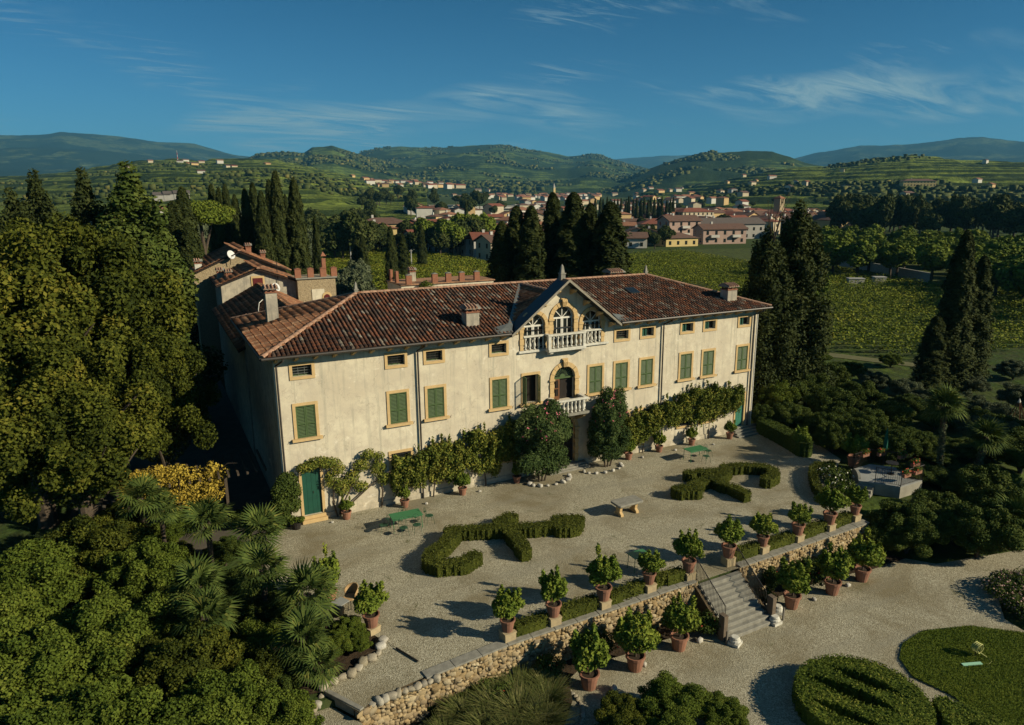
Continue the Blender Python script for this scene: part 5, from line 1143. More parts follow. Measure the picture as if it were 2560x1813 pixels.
for nm, c, rr, seed, ang in (('left',(14.55,-1.3,0),(2.0,1.25,2.65),71,0),('right',(19.35,-1.25,0),(1.55,1.2,2.65),72,0)):
    t = thing('oleander','tall round oleander with pink flowers %s of the central door'%nm,'shrub',c,0,'oleanders by the door')
    cl = np.concatenate([blob_clumps(34,rr[0],rr[1],rr[2],2.9,0.28,seed),blob_clumps(14,rr[0]*0.95,rr[1],1.2,1.3,0.32,seed+5)]); link('crown', foliage_mesh('oleander_crown',cl,26000,0.20,0.26,0.8,0.4,0.5,0.6,seed=1), L_ole, t)
    P,N_,i = clump_points(cl,4000,0.1); k = (P[:,2] > 2.9) & (P[:,1] < 0.2); k[k.nonzero()[0][55:]] = False; P = P[k][:,None,:]+rng.normal(0,0.05,(k.sum(),4,3)); N_ = np.repeat(N_[k],4,0)
    link('blossom', leaf_mesh('oleander_blossom',P.reshape(-1,3)+0.06*unit(N_),N_,0.075,0.9), pink, t)['kind'] = 'stuff'
    for a in (-0.3,0,0.3): MB().tube([(a*0.6,0.1,0),(a*1.5,0,1.2),(a*2.2,0,2.4)],[0.06,0.05,0.02],6).build('stem', bark, t)

# ---- fan palms
def fan_leaf(seed, L_=1.05, nseg=24):
    r = np.random.default_rng(seed); V = []; F_ = []
    pet = 0.55*L_
    def q(*p): F_.append([len(V)+i for i in range(4)]); V.extend(p)
    q((-0.012,0,0),(0.012,0,0),(0.010,pet,0.03),(-0.010,pet,0.03))
    for k in range(nseg):
        a = R(-125+250*k/(nseg-1)); l = L_*(0.62+0.38*math.cos(a*0.6))*r.uniform(0.92,1.05); w = 0.036*L_/0.95+0.012
        d = np.array([math.sin(a),math.cos(a),0.0]); s_ = np.array([math.cos(a),-math.sin(a),0]); b0 = np.array([0,pet,0.03]); droop = np.array([0,0,-0.16*l*r.uniform(0.4,1.5)])
        fold = np.array([0,0,0.025*(1 if k%2 else -1)])
        m1 = b0+d*l*0.55+np.array([0,0,0.05*l]); q(b0,m1-s_*w+fold,m1+s_*w+fold,b0); q(m1-s_*w+fold,b0+d*l+droop,b0+d*l+droop,m1+s_*w+fold)
    V = np.array(V); F_ = np.array(F_); return quadmesh('frond',V,F_,r.random(len(F_)))
FAN = [fan_leaf(s) for s in range(4)]
for f in FAN: f.materials.append(L_palm)
def palm(x, y, z, h, s, label, nl=16, group='fan palms', lean=0.0, name='fan_palm'):
    t = thing(name, label, 'palm', (x,y,z), random.random()*6, group)
    MB().tube([(0,0,-0.2),(lean*0.3,0,h*0.4),(lean,0,h)],[0.14*s,0.13*s,0.17*s],8).build('trunk', bark, t)
    for k in range(nl):
        el = R(75-105*(k/(nl-1))**0.9+random.uniform(-12,12)); az = k*2.39996+random.uniform(-.2,.2)
        o = link('frond', FAN[k%4], None, t, (lean,0,h), 0, s*random.uniform(.85,1.1)); o.rotation_mode = 'XYZ'; o.rotation_euler = (el, random.uniform(-.3,.3), az)
    return t
PALM = [((351,1245),3.3,1.15,'below the golden creeper'),((400,1272),2.6,0.95,'just right of the golden creeper palm'),((518,1306),2.9,1.15,'between the golden creeper and the villa corner'),((650,1330),2.5,1.15,'nearest to the villa corner'),((655,1425),2.2,1.15,'at the left edge of the gravel'),((496,1469),2.6,1.1,'half sunk in the shrubs left of the gravel'),((768,1486),2.0,1.25,'beside the wicker chairs'),((514,1545),2.2,1.1,'in the shrubs at the lower left'),((760,1600),1.6,1.1,'low beside the corner bed'),((795,1665),0.9,0.85,'lowest one at the rock edging')]
for (px,py),h,s,lab in PALM:
    p = G(px,py,h); palm(p[0],p[1],0,h,s*0.74,'green fan palm '+lab)
for (px,py),(bx,by),s,lab in (((2375,1016),(2346,1214),0.95,'tall fan palm with ivy trunk at the right, left of the pair'),((2448,1089),(2422,1235),0.9,'tall fan palm with ivy trunk at the right, right of the pair')):
    b = G(bx,by,-0.8); d = math.hypot(b[0]-CAMP[0],b[1]-CAMP[1]); top = D(px,py,d)[2]
    t = palm(b[0],b[1],-0.8,top+0.8,s,lab,22,'tall palms at the right',0.5)
    iv = [(0.1+0.3*k/6,0,0.5+k*(top+0.3)/7,0.22,0.22,0.5) for k in range(6)]; link('trunk_ivy', foliage_mesh('trunk_ivy',iv,900,0.14,0.7,core=0), L_olive, t)
b = G(2534,1297,0.5); palm(b[0],b[1],-1.0,1.6,1.0,'small fan palm at the right edge above the path',18)
# ================================================================== TREES AND SHRUBS ROUND THE VILLA
SHR = []
for s in range(4):
    cl = blob_clumps(80,1.0,1.0,0.80,0.72,0.165,90+s,surf=0.58,mid=0.62); me = foliage_mesh('shrub_crown',cl,60000,0.043,0.66,0.9,0.3,0.85,0.55,tol=0.6,seed=s); SHR.append(me)
def link_m(name, me, m, parent):                  # shared mesh, material held by the object
    if len(me.materials) == 0: me.materials.append(m)
    o = link(name, me, None, parent); o.material_slots[0].link = 'OBJECT'; o.material_slots[0].material = m; return o
SST = MB().tube([(0,0,-0.1),(0.05,0,0.35),(0.2,0.1,0.7)],[0.05,0.04,0.015],6).tube([(0,0,0),(-0.15,0.1,0.6)],[0.04,0.012],5).tube([(0,0,0),(0.05,-0.2,0.6)],[0.04,0.012],5).mesh('branches'); SST.materials.append(bark)
def shrub(x, y, z, r, h, label, m, k=0, group=None, name='shrub'):
    t = thing(name, label, 'shrub', (x,y,z), k*1.9+random.random(), group, (r,r*random.uniform(.9,1.1),h/1.5))
    link_m('crown', SHR[k%4], m, t); link('branches', SST, None, t); return t
# big laurel mass at the lower left
LS = [(40,1180,2.6,3.3),(190,1150,2.3,2.6),(60,1420,2.8,3.2),(230,1330,2.6,3.4),(370,1400,2.0,2.8),(100,1650,2.8,3.0),(280,1560,2.6,3.2),(440,1640,2.2,2.9),(230,1800,2.5,2.9),(560,1740,2.2,2.5),(420,1830,2.3,2.7),(640,1660,1.6,1.8),(-40,1560,2.6,3.2),(30,1830,2.6,3.0),(700,1790,1.5,1.7),(470,1500,1.8,2.2)]
for i,(px,py,r,h) in enumerate(LS):
    p = G(px,py,h*0.75-0.3); shrub(p[0],p[1],-0.5,r,h+0.3,'laurel bush in the lower left mass, %s'%(('top row, at the left edge','top row, second from the left edge','second row, at the left edge','second row, beside the palms','second row, under the palms','third row, at the left','third row, middle','third row, right','bottom row, left','bottom row, beside the side path','bottom row, middle','at the foot of the corner palms','third row, cut by the left edge','bottom row, cut by the left edge','bottom row, nearest the kerb','between the two sunk palms')[i]),L_green if i%4 != 3 else L_tree,i,'laurel bushes at the lower left','laurel_bush')
for i,(px,py,r,h,lab) in enumerate(((300,1255,1.2,1.8,'under the golden creeper'),(330,1330,1.3,1.6,'left of the palms'),(420,1365,1.2,1.5,'between the palms'))):
    p = G(px,py,h*0.8); shrub(p[0],p[1],-0.2,r,h,'brownish leaved shrub '+lab,L_tree,i+1,'brownish shrubs by the palms','brown_shrub')
# corner bed plants
for i,(x,y,r,h,lab) in enumerate(((0.3,-11.5,0.75,1.1,'behind the corner pot'),(-0.4,-12.2,0.8,1.0,'in the middle of the corner bed'),(0.5,-12.2,0.6,0.7,'near the rock edging'))):
    shrub(x,y,0,r,h,'leafy rose bush '+lab,L_green,i,'rose bushes in the corner bed','rose_bush')
# golden creeper over a dark pergola
pg = thing('pergola','dark timber pergola left of the villa','pergola'); p0_ = G(440,1180,2.9)
for dx in (-2.2,0,2.2):
    for dy in (-1.2,1.2): MB().box(p0_[0]+dx-0.07,p0_[0]+dx+0.07,p0_[1]+dy-0.07,p0_[1]+dy+0.07,-0.2,2.7).build('post', bark, pg)
for dx in np.arange(-2.6,4.2,0.45): MB().box(p0_[0]+dx-0.05,p0_[0]+dx+0.05,p0_[1]-1.6,p0_[1]+1.8,2.70,2.82).build('slat', bark, pg)
gc = thing('golden_creeper','bright yellow creeper spilling over the dark pergola','climbing plant',(p0_[0],p0_[1],0))
cl = [(-1.6,-0.4,2.9,0.8,0.9,0.5),(-0.8,-0.6,3.0,0.9,0.9,0.6),(0,-0.9,2.8,0.9,0.8,0.8),(0.8,-1.0,2.5,0.9,0.7,0.9),(1.5,-1.1,2.1,0.7,0.6,0.9),(0.9,-1.4,1.6,0.7,0.5,0.8),(-2.2,-0.2,3.0,0.5,0.6,0.3),(1.9,-0.5,2.6,0.6,0.7,0.5),(0.2,-1.3,2.0,0.8,0.5,0.8)]+[(random.uniform(-2.6,2.2),random.uniform(-1.5,0.2),random.uniform(2.2,3.3),random.uniform(.15,.35),random.uniform(.15,.35),random.uniform(.2,.5)) for _ in range(34)]
link('leaves', foliage_mesh('golden_leaves',cl,6500,0.14,0.6,0.9,0.2,0.85,0.3,tol=0.5), L_gold, gc)
for a in ((-2.4,0.2),(-2.0,-0.8),(1.9,-0.9)): MB().tube([(a[0],a[1],2.9),(a[0]*1.25,a[1]*1.2,3.3),(a[0]*1.5,a[1]*1.3,3.25)],[0.015,0.012,0.005],4).build('stem', bark, gc)
# big broadleaved trees
def tree_crown(seed, rx, rz, cz, nc, n, size, cr=0.24):
    return foliage_mesh('tree_crown', blob_clumps(nc,rx,rx,rz,cz,cr,seed,surf=0.5,mid=0.5), n, size, 0.66, 0.9, 0.3, 0.75, 0.5, tol=0.65, seed=seed)
# undergrowth between the palms
for i,(px,py,r,h,lab) in enumerate(((430,1310,1.3,1.5,'behind the palms'),(560,1370,1.2,1.3,'right of the palm by the corner'),(590,1450,1.3,1.5,'between the gravel edge palms'),(430,1440,1.4,1.6,'left of the sunk palm'),(560,1530,1.4,1.6,'between the two lower palms'),(680,1510,1.1,1.2,'behind the chair palm'),(640,1590,1.3,1.5,'below the gravel edge'),(700,1680,1.2,1.2,'beside the rock edging'),(600,1290,0.9,1.0,'nearest the villa corner'),(480,1250,1.2,1.4,'under the golden creeper'))):
    p = G(px,py,h*0.6); shrub(p[0],p[1],-0.1,r,h,'dark undergrowth shrub '+lab,L_dark if i%3 else L_green,i,'undergrowth among the palms','undergrowth_shrub')
def trunk_mesh(h, r, rx, seed):
    q = np.random.default_rng(seed); b = MB().tube([(0,0,-0.5),(0.1,0,h*0.3),(0.05,0.1,h*0.62)],[r,r*0.8,r*0.45],9)
    for k in range(7):
        a = k*2.4; z = h*(0.25+0.05*k); b.tube([(0.08,0,z),(rx*0.4*math.cos(a),rx*0.4*math.sin(a),z+h*0.14),(rx*0.75*math.cos(a),rx*0.75*math.sin(a),z+h*0.26)],[r*0.4,r*0.25,r*0.06],6)
    return b.mesh('trunk')
TC = [tree_crown(301+s,4.6,7.0,7.9,140,82000,0.20,0.155) for s in range(2)]
TT_ = trunk_mesh(14,0.42,4.4,5); TT_.materials.append(bark)
def btree(x, y, z, sx, sz, label, m, k=0, group=None, name='chestnut_tree'):
    t = thing(name, label, 'tree', (x,y,z), k*2.1+0.4, group, (sx,sx,sz)); link('trunk', TT_, None, t); link_m('crown', TC[k%2], m, t); return t
for i,(px,py,d,sx,sz,m,lab) in enumerate(((235,800,46,1.12,1.10,L_tree,'big broad tree left of the villa, its crown lit olive green'),(40,820,43,1.15,1.10,L_tree,'big broad tree cut by the left edge of the picture'),(385,930,41,0.72,0.72,L_tree,'smaller broad tree bulging towards the villa courtyard'),(150,900,36,0.85,0.80,L_tree,'broad tree in front of the left pair, partly in shade'),(-160,780,42,1.0,1.0,L_tree,'broad tree beyond the left edge'),(125,800,54,1.1,1.10,L_tree,'broad tree standing behind the left pair'))):
    p = D(px,py,d); btree(p[0],p[1],-0.3,sx,sz,lab,m,i)
def conifer_mesh(seed, h, Rb, n, size, nc=60):
    q = np.random.default_rng(seed); cl = []
    for i in range(nc):
        t = q.random()**0.8; z = h*(0.06+0.94*t); rr = Rb*(1-t)**0.45+0.25; a = q.random()*6.283; rad = rr*q.uniform(0.35,0.8)
        cl.append((rad*math.cos(a),rad*math.sin(a),z*0.96,rr*q.uniform(.22,.38)+0.18,rr*q.uniform(.22,.38)+0.18,rr*q.uniform(.3,.5)+0.45))
    for t in np.linspace(0.05,0.97,12): cl.append((0,0,h*t,(Rb*(1-t)**0.5)*0.66+0.15,(Rb*(1-t)**0.5)*0.66+0.15,h/14))
    return foliage_mesh('conifer_crown',np.array(cl),n,size,0.55,0.8,0.4,0.5,0.6,seed=seed)
CN = [conifer_mesh(501,19,3.9,42000,0.30),conifer_mesh(502,18,3.6,46000,0.30,110)]
CT = MB().tube([(0,0,-0.5),(0,0,9),(0,0,17)],[0.4,0.25,0.05],8).mesh('trunk'); CT.materials.append(bark)
def conifer(x, y, z, sx, sz, label, k=0, m=None, group=None, name='conifer'):
    t = thing(name, label, 'tree', (x,y,z), k*1.7, group, (sx,sx,sz)); link('trunk', CT, None, t); link_m('crown', CN[k%2], m or L_cyp, t); return t
def top_at(px, py, d, zb, href):
    p = D(px,py,d); return p[0], p[1], (p[2]-zb)/href
x,y,s = top_at(318,430,58,-1,19); conifer(x,y,-1,1.25,s,'tall dark conifer rising behind the big olive green tree',0,L_dark)
for i,(px,py,d,sx,lab) in enumerate(((205,445,60,0.8,'narrow conifer top left of the tall dark conifer'),(20,458,66,0.95,'dark conifer top at the left edge'),(85,446,72,0.9,'dark conifer top second from the left edge'))):
    x,y,s = top_at(px,py,d,-1,19); conifer(x,y,-1,sx,s,lab,i)
# cypresses
def cypress_mesh(seed, h=20.0, Rb=2.15, n=16000, size=0.36):
    q = np.random.default_rng(seed); t = q.random(n)**0.85; a = q.random(n)*2*math.pi
    prof = lambda t: Rb*np.minimum(1,(1-t)**0.5*1.18)*np.clip(t*9+0.45,0,1)
    bumpy = 0.72+0.55*vnoise(a*2.6+seed*7,t*26,seed)+0.18*vnoise(a*9,t*70,seed+3)-0.18
    r_ = prof(t)*bumpy*(1-0.18*q.random(n)); P = np.stack([r_*np.cos(a),r_*np.sin(a),t*h+0.2],1); N_ = np.stack([np.cos(a),np.sin(a),0.55+0*a],1)
    V,F_ = leaf_quads(P,N_,size,0.5,0.55,0.5,q)
    nn = 12; tz = np.linspace(0,0.985,16); rr = prof(tz)*0.68; ang = np.arange(nn)*2*math.pi/nn
    Vc = np.stack([(rr[:,None]*np.cos(ang)).ravel(),(rr[:,None]*np.sin(ang)).ravel(),np.repeat(tz*h,nn)],1)
    Fc = np.array([(i*nn+k,i*nn+(k+1)%nn,(i+1)*nn+(k+1)%nn,(i+1)*nn+k) for i in range(15) for k in range(nn)])
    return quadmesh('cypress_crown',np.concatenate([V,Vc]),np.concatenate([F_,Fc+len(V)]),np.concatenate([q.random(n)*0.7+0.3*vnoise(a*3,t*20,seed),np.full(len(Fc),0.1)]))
CY = [cypress_mesh(s) for s in (1,2,3)]
for c in CY: c.materials.append(L_cyp)
CYT = MB().tube([(0,0,-0.6),(0,0,1.2)],[0.28,0.22],7).mesh('trunk'); CYT.materials.append(bark)
def cypress(x, y, z, sx, sz, label, k, group): 
    t = thing('cypress', label, 'tree', (x,y,z), k*1.3, group, (sx,sx,sz)); link('crown', CY[k%3], None, t); link('trunk', CYT, None, t); return t
ROW = [(527,461,104,0.95),(546,470,100,0.85),(561,461,102,0.9),(585,487,98,0.9),(611,472,98,0.95),(630,457,103,1.0),(651,478,94,1.05),(671,450,105,1.0),(687,427,95,1.12),(712,487,104,0.8),(733,446,95,1.15),(752,520,99,0.7),(787,540,96,0.62)]
for i,(px,py,d,sx) in enumerate(ROW):
    x,y,s = top_at(px,py,d,-2,20.2); cypress(x,y,-2,sx*0.72,s,'dark cypress behind the farm houses, %s from the left in the row'%ORD[i],i,'cypress row behind the farm houses')
for i,(px,py,d,sx) in enumerate(((432,505,80,1.3),(453,468,86,1.0),(468,560,78,0.9),(497,600,82,0.6))):
    x,y,s = top_at(px,py,d,-2,20.2); cypress(x,y,-2,sx,s,'dark cypress left of the farm houses, %s from the left'%ORD[i],i+1,'cypresses left of the farm houses')
MID = [(1254,554,80,1.15),(1291,516,83,1.25),(1328,516,77,1.2),(1382,482,82,1.15),(1434,482,78,1.5),(1476,509,80,1.05),(1527,505,77,1.6)]
for i,(px,py,d,sx) in enumerate(MID):
    x,y,s = top_at(px,py,d,-2,20.2); cypress(x,y,-2,sx,s,'dark cypress behind the villa roof, %s from the left in the clump'%ORD[i],i+2,'cypresses behind the villa roof')
for i,(px,py,d,sx,lab) in enumerate(((2003,512,63,1.0,'huge broad dark cypress just right of the villa'),(1922,575,60,0.85,'dark cypress between the villa and the huge one, with bare twigs'))):
    x,y,s = top_at(px,py,d,-1,18.2); conifer(x,y,-1,sx*1.02,s,lab,1,L_cyp,None,'cypress')
for i,(px,py,d,sx,lab) in enumerate(((2420,577,78,0.95,'tall cypress standing in the right vineyard'),(2462,640,80,0.85,'cypress just right of the tall vineyard cypress'),(2345,790,76,0.8,'low cypress just left of the tall vineyard cypress'))):
    x,y,s = top_at(px,py,d,-2,20.2); cypress(x,y,-2,sx,s,lab,i,'cypresses in the right vineyard')
p_ = D(1935,575,60)
for q_ in range(7): tag(MB().tube([(0,0,0),(0.5*math.cos(q_),0.5*math.sin(q_),1.6+0.15*q_),(1.0*math.cos(q_+0.3)+0.5,0.9*math.sin(q_+0.3),3.0+0.22*q_)],[0.05,0.03,0.010],5).build('bare_branch', bark, None, loc=(p_[0],p_[1],p_[2]-1.2)),'thin bare branch sticking out above the cypress by the villa, %s of seven'%ORD[q_],'branch','bare branches above the cypress')
t = thing('trellis_cone','small wooden trellis cone in the olive garden at the right edge','trellis',tuple(G(2541,1050,-0.5)))
for q_ in range(8): MB().tube([(0.9*math.cos(q_*0.785),0.9*math.sin(q_*0.785),-0.6),(0.06*math.cos(q_*0.785),0.06*math.sin(q_*0.785),1.5)],0.03,5).build('pole', woodm, t)
MB().lathe([(0.10,1.4),(0.12,1.5),(0.02,1.75)],8).build('tip', white, t)
# stone pine
p = D(497,520,90); t = thing('stone_pine','umbrella shaped stone pine left of the farm houses','tree',(p[0],p[1],-2)); zt = p[2]+2
cl = [(3.0*math.cos(a)*r_,2.6*math.sin(a)*r_,zt+0.5*math.cos(a*3)-1.0*r_,1.3,1.3,0.75) for a in np.arange(0,6.28,0.7) for r_ in (0.35,0.85)]
link('crown', foliage_mesh('pine_crown',np.array(cl),7000,0.3,0.4), L_far, t); MB().tube([(0,0,-0.5),(0.2,0,zt*0.5),(0,0,zt-0.6)],[0.35,0.28,0.15],8).tube([(0.1,0,zt*0.7),(1.5,0.5,zt-0.8)],[0.16,0.06],6).tube([(0.1,0,zt*0.65),(-1.5,0.5,zt-0.8)],[0.16,0.06],6).build('trunk', bark, t)
# shrubs right of the villa, olives beyond
RS = [(1905,905,1.8,4.6,L_dark),(1945,985,2.2,2.6,L_green),(2010,960,2.4,3.0,L_dark),(2060,925,2.4,2.8,L_dark),(2080,1010,2.4,2.8,L_dark),(1985,1040,1.7,2.0,L_dark),(2150,985,2.3,2.6,L_dark),(2170,1060,2.0,2.4,L_dark),(2120,1080,1.6,2.0,L_dark),(2230,1035,2.2,2.4,L_dark),(2250,1100,2.0,2.2,L_dark),(2075,1100,1.2,1.8,L_dark),(2300,1110,1.8,1.4,L_dark),(2310,1190,2.0,1.2,L_dark),(2400,1210,2.0,1.0,L_dark),(2480,1180,2.6,2.6,L_dark),(2540,1240,2.4,2.4,L_dark),(2460,1270,2.2,2.3,L_dark),(2560,1120,2.8,2.8,L_dark),(2280,1000,1.8,1.6,L_dark),(2340,1040,1.6,1.3,L_dark),(2430,1130,1.8,1.2,L_dark),(2500,1120,2.0,1.6,L_dark),(2380,1120,1.6,1.0,L_dark),(2340,1150,1.5,0.9,L_dark),(2540,1060,2.0,1.6,L_dark),(2460,1030,1.8,1.3,L_dark),(2190,1120,1.4,1.4,L_dark)]
for i,(px,py,r,h,m) in enumerate(RS):
    p = G(px,py,h*0.7-0.5); z = float(ground_z(p[0],p[1])); shrub(p[0],p[1],z,r,h+(-0.1-z)*0.6,'dark evergreen shrub right of the villa, %s counted from the villa'%ORD[i],m,i,'evergreen thicket right of the villa','evergreen_shrub')
OL = [(1960,885,2.2,2.0),(2040,870,2.2,1.8),(2120,900,2.4,2.2),(2190,930,2.3,2.2),(2270,950,2.4,2.4),(2350,970,2.2,2.2),(2300,1010,2.2,2.2),(2420,985,2.6,2.6),(2500,1010,2.6,2.6),(2560,960,2.8,2.8),(2430,930,2.4,2.4),(2540,900,2.4,2.2),(2230,880,2.0,1.6),(2390,1050,2.0,1.4),(2470,1080,2.4,2.4)]
for i,(px,py,r,h) in enumerate(OL):
    p = G(px,py,h*0.6-1.2); z = float(ground_z(p[0],p[1])); shrub(p[0],p[1],z,r*0.85,h*0.75+0.4,'greyish olive tree below the right vineyard, %s from the left'%ORD[i],L_olive if i not in (0,1,2,12) else L_green,i+1,'olive trees below the right vineyard','olive_tree')
for i,(x,y,r,h,lab) in enumerate(((28.9,-15.4,2.3,2.8,'huge round evergreen bush at the right end of the stone wall'),(31.6,-15.6,2.5,2.7,'huge round evergreen bush below the railed platform'),(33.6,-16.0,1.8,2.2,'round evergreen bush right of the two huge ones'),(27.4,-14.9,1.4,2.2,'evergreen bush leaning on the right end of the stone wall'),(35.5,-16.0,1.6,2.2,'dark bush above the right path'),(37.8,-16.8,1.9,2.4,'dark bush at the right edge above the path'))):
    shrub(x,y,-1.75,r,h,lab,L_dark,i,'bushes at the right end of the wall','round_bush')
for i,(x,y,r,h,lab) in enumerate(((34.2,-6.2,1.2,2.2,'tall clipped evergreen at the right end of the terrace hedge'),(35.3,-4.4,1.7,2.4,'evergreen behind the tall clipped one'),(33.6,-0.4,1.3,2.0,'evergreen bush at the right corner of the villa'),(35.2,-1.6,1.8,2.2,'evergreen bush beyond the right terrace hedge'),(36.5,-6.8,1.8,2.4,'evergreen behind the platform'),(36.2,-9.4,1.7,2.2,'evergreen right of the platform'))):
    shrub(x,y,-0.15,r,h,lab,L_dark,i+2,'evergreens beside the platform','evergreen_bush')
# rose and flower beds
def flowers(t, cl, n, m, size, zmin=-9):
    P,N_,i = clump_points(cl,n,0.08); k = P[:,2] > zmin; o = link('blossom', leaf_mesh('blossom',P[k]+0.04*unit(N_[k]),N_[k],size,0.9), m, t); o['kind'] = 'stuff'
def flower_shrub(x,y,z,r,h,label,m,fm,n=60,fs=0.09,k=0,name='rose_bush',group=None):
    t = thing(name,label,'shrub',(x,y,z),k,group); cl = blob_clumps(12,r,r,h*0.5,h*0.5,0.36,700+k); link('leaves', foliage_mesh('rose_leaves',cl,1500,0.10,0.6,0.8,0.3,0.6,0.4,seed=k), m, t); flowers(t,cl,n,fm,fs,h*0.3); MB().tube([(0,0,-0.1),(0,0,h*0.5)],[0.03,0.015],5).build('stem',bark,t)
flower_shrub(29.4,-10.2,0,1.15,1.0,'white flowering rose bush inside the curved hedge',L_dark,whitef,60,0.10,1); flower_shrub(28.6,-11.3,0,0.9,0.9,'second white rose bush inside the curved hedge, nearer the wall',L_dark,whitef,40,0.10,2); flower_shrub(30.3,-9.3,0,0.8,0.8,'pale rose bush beside the platform steps',L_dark,whitef,30,0.09,3)
for i,(x,y,z,r,h,fm,lab) in enumerate(((6.9,-15.3,-1.6,0.7,1.1,red,'red rose at the foot of the wall behind the leftmost lower pot'),(9.4,-15.1,-1.6,0.8,1.2,red,'red rose at the foot of the wall between the lower pots'),(11.3,-15.0,-1.6,0.9,1.3,red,'red rose bush under the middle of the left wall'),(13.9,-15.3,-1.65,0.9,1.1,red,'red rose bush left of the stairs'),(14.6,-16.0,-1.65,0.6,0.9,red,'red rose beside the left stair post'),(19.3,-15.0,-1.65,0.5,1.5,red,'climbing red rose on the wall right of the stairs'),(21.8,-15.1,-1.65,1.0,1.2,red,'red rose bush under the right wall'),(23.4,-15.2,-1.65,0.9,1.0,red,'red rose bush between the right lower pots'),(25.6,-15.3,-1.65,0.8,1.0,red,'rose bush at the shaded end of the right wall'),(4.6,-15.6,-1.5,0.8,0.9,red,'red rose behind the ornamental grasses'),(18.6,-15.2,-1.65,0.6,0.5,whitef,'low border plant beside the right stair post'))):
    flower_shrub(x,y,z,r,h,lab,L_dark,fm,14 if fm is red else 25,0.09,10+i,'rose_bush','roses along the wall')
for i,(x,y,r,h) in enumerate(((28.6,-20.4,1.0,0.8),(29.8,-20.2,1.0,0.9),(28.2,-21.6,1.0,0.8),(29.6,-21.5,1.1,0.9),(31.0,-20.6,1.0,0.9),(28.4,-22.8,1.0,0.8),(30.2,-22.8,1.1,0.9),(31.4,-21.9,1.1,0.9))):
    flower_shrub(x,y,-1.75,r,h,'dark mound with dusty pink flower heads at the right edge, %s of the bed'%ORD[i],L_dark,rosef,260,0.08,30+i,'flower_mound','flower mounds at the right edge')
t = thing('geranium_box','red geraniums hanging on the platform railing','flowers',(0,0,0))
for x,y in ((31.6,-13.2),(32.6,-13.2),(33.6,-12.4),(34.1,-11.2),(33.4,-10.3),(32.4,-9.9)):
    MB().box(x-0.3,x+0.3,y-0.1,y+0.1,1.2,1.4).build('box', terra, t)
cl = [(x,y,1.5,0.35,0.2,0.2) for x,y in ((31.6,-13.2),(32.6,-13.2),(33.6,-12.4),(34.1,-11.2),(33.4,-10.3),(32.4,-9.9))]; link('leaves', foliage_mesh('geranium_leaves',cl,900,0.09), L_green, t); flowers(t,cl,90,red,0.08)
# ornamental grasses
def tuft(x,y,z,r,h,label,k,m=None):
    q = np.random.default_rng(k); n = 900; a = q.random(n)*6.283; rr = r*q.random(n)**0.5*0.45; hh = h*(0.6+0.5*q.random(n)); lean = r*(0.3+0.9*q.random(n)); w = 0.011
    b0 = np.stack([rr*np.cos(a),rr*np.sin(a),0*a],1); d = np.stack([np.cos(a+q.normal(0,.4,n)),np.sin(a+q.normal(0,.4,n)),0*a],1); s_ = np.stack([-d[:,1],d[:,0],0*a],1)*w; m1 = b0+d*lean[:,None]*0.35+np.array([0,0,1])*hh[:,None]*0.75; m2 = b0+d*lean[:,None]+np.array([0,0,1])*hh[:,None]
    V = np.stack([b0-s_,b0+s_,m1+s_,m1-s_, m1-s_,m1+s_,m2+s_*0.3,m2-s_*0.3],1).reshape(-1,3); F_ = np.arange(len(V)).reshape(-1,4)
    t = thing('grass_clump',label,'grass',(x,y,z),k,'ornamental grasses at the bottom'); link('blades',quadmesh('grass_blades',V,F_,np.repeat(q.random(n),2)),m or L_grass,t)['kind'] = 'stuff'
for i,(x,y,r,h) in enumerate(((3.2,-15.9,0.7,0.7),(4.3,-16.2,0.8,0.85),(5.4,-15.9,0.8,0.8),(6.4,-16.2,0.7,0.75),(3.6,-17.0,0.8,0.8),(4.9,-17.0,0.9,0.9),(6.0,-16.9,0.7,0.8),(2.3,-16.6,0.7,0.6),(2.8,-17.6,0.7,0.7),(4.2,-17.8,0.8,0.8),(5.4,-17.7,0.7,0.8),(1.6,-17.4,0.6,0.5))):
    tuft(x,y,-1.55,r,h,'feathery ornamental grass clump in the bottom bed, %s from the back'%ORD[i],900+i)
for i,(x,y,r,h,m,lab) in enumerate(((1.0,-15.9,0.6,0.5,L_olive,'grey leaved low plant at the end of the rock edge'),(1.9,-15.8,0.5,0.4,L_olive,'second grey low plant at the end of the rock edge'),(3.9,-15.3,0.7,0.6,L_green,'low green plant behind the grasses'),(5.3,-18.2,0.6,0.4,L_green,'low bright plant at the bottom edge'),(2.0,-18.3,0.7,0.5,L_green,'low green plant at the bottom edge, left of the grasses'))):
    shrub(x,y,-1.55,r,h,lab,m,i,None,'low_plant')
for i,(x,y,r,h,m,lab) in enumerate(((7.9,-18.9,1.25,1.3,L_tree,'olive green bush at the bottom edge, left of the pair'),(9.9,-19.3,1.5,1.5,L_green,'large bush at the bottom edge, right of the pair'),(11.2,-20.3,1.1,1.1,L_green,'bush at the bottom edge beside the open gravel'),(9.0,-20.6,1.3,1.3,L_green,'bush cut by the bottom edge'))):
    shrub(x,y,-1.75,r,h,lab,m,i+1,'bushes at the bottom edge','garden_bush')
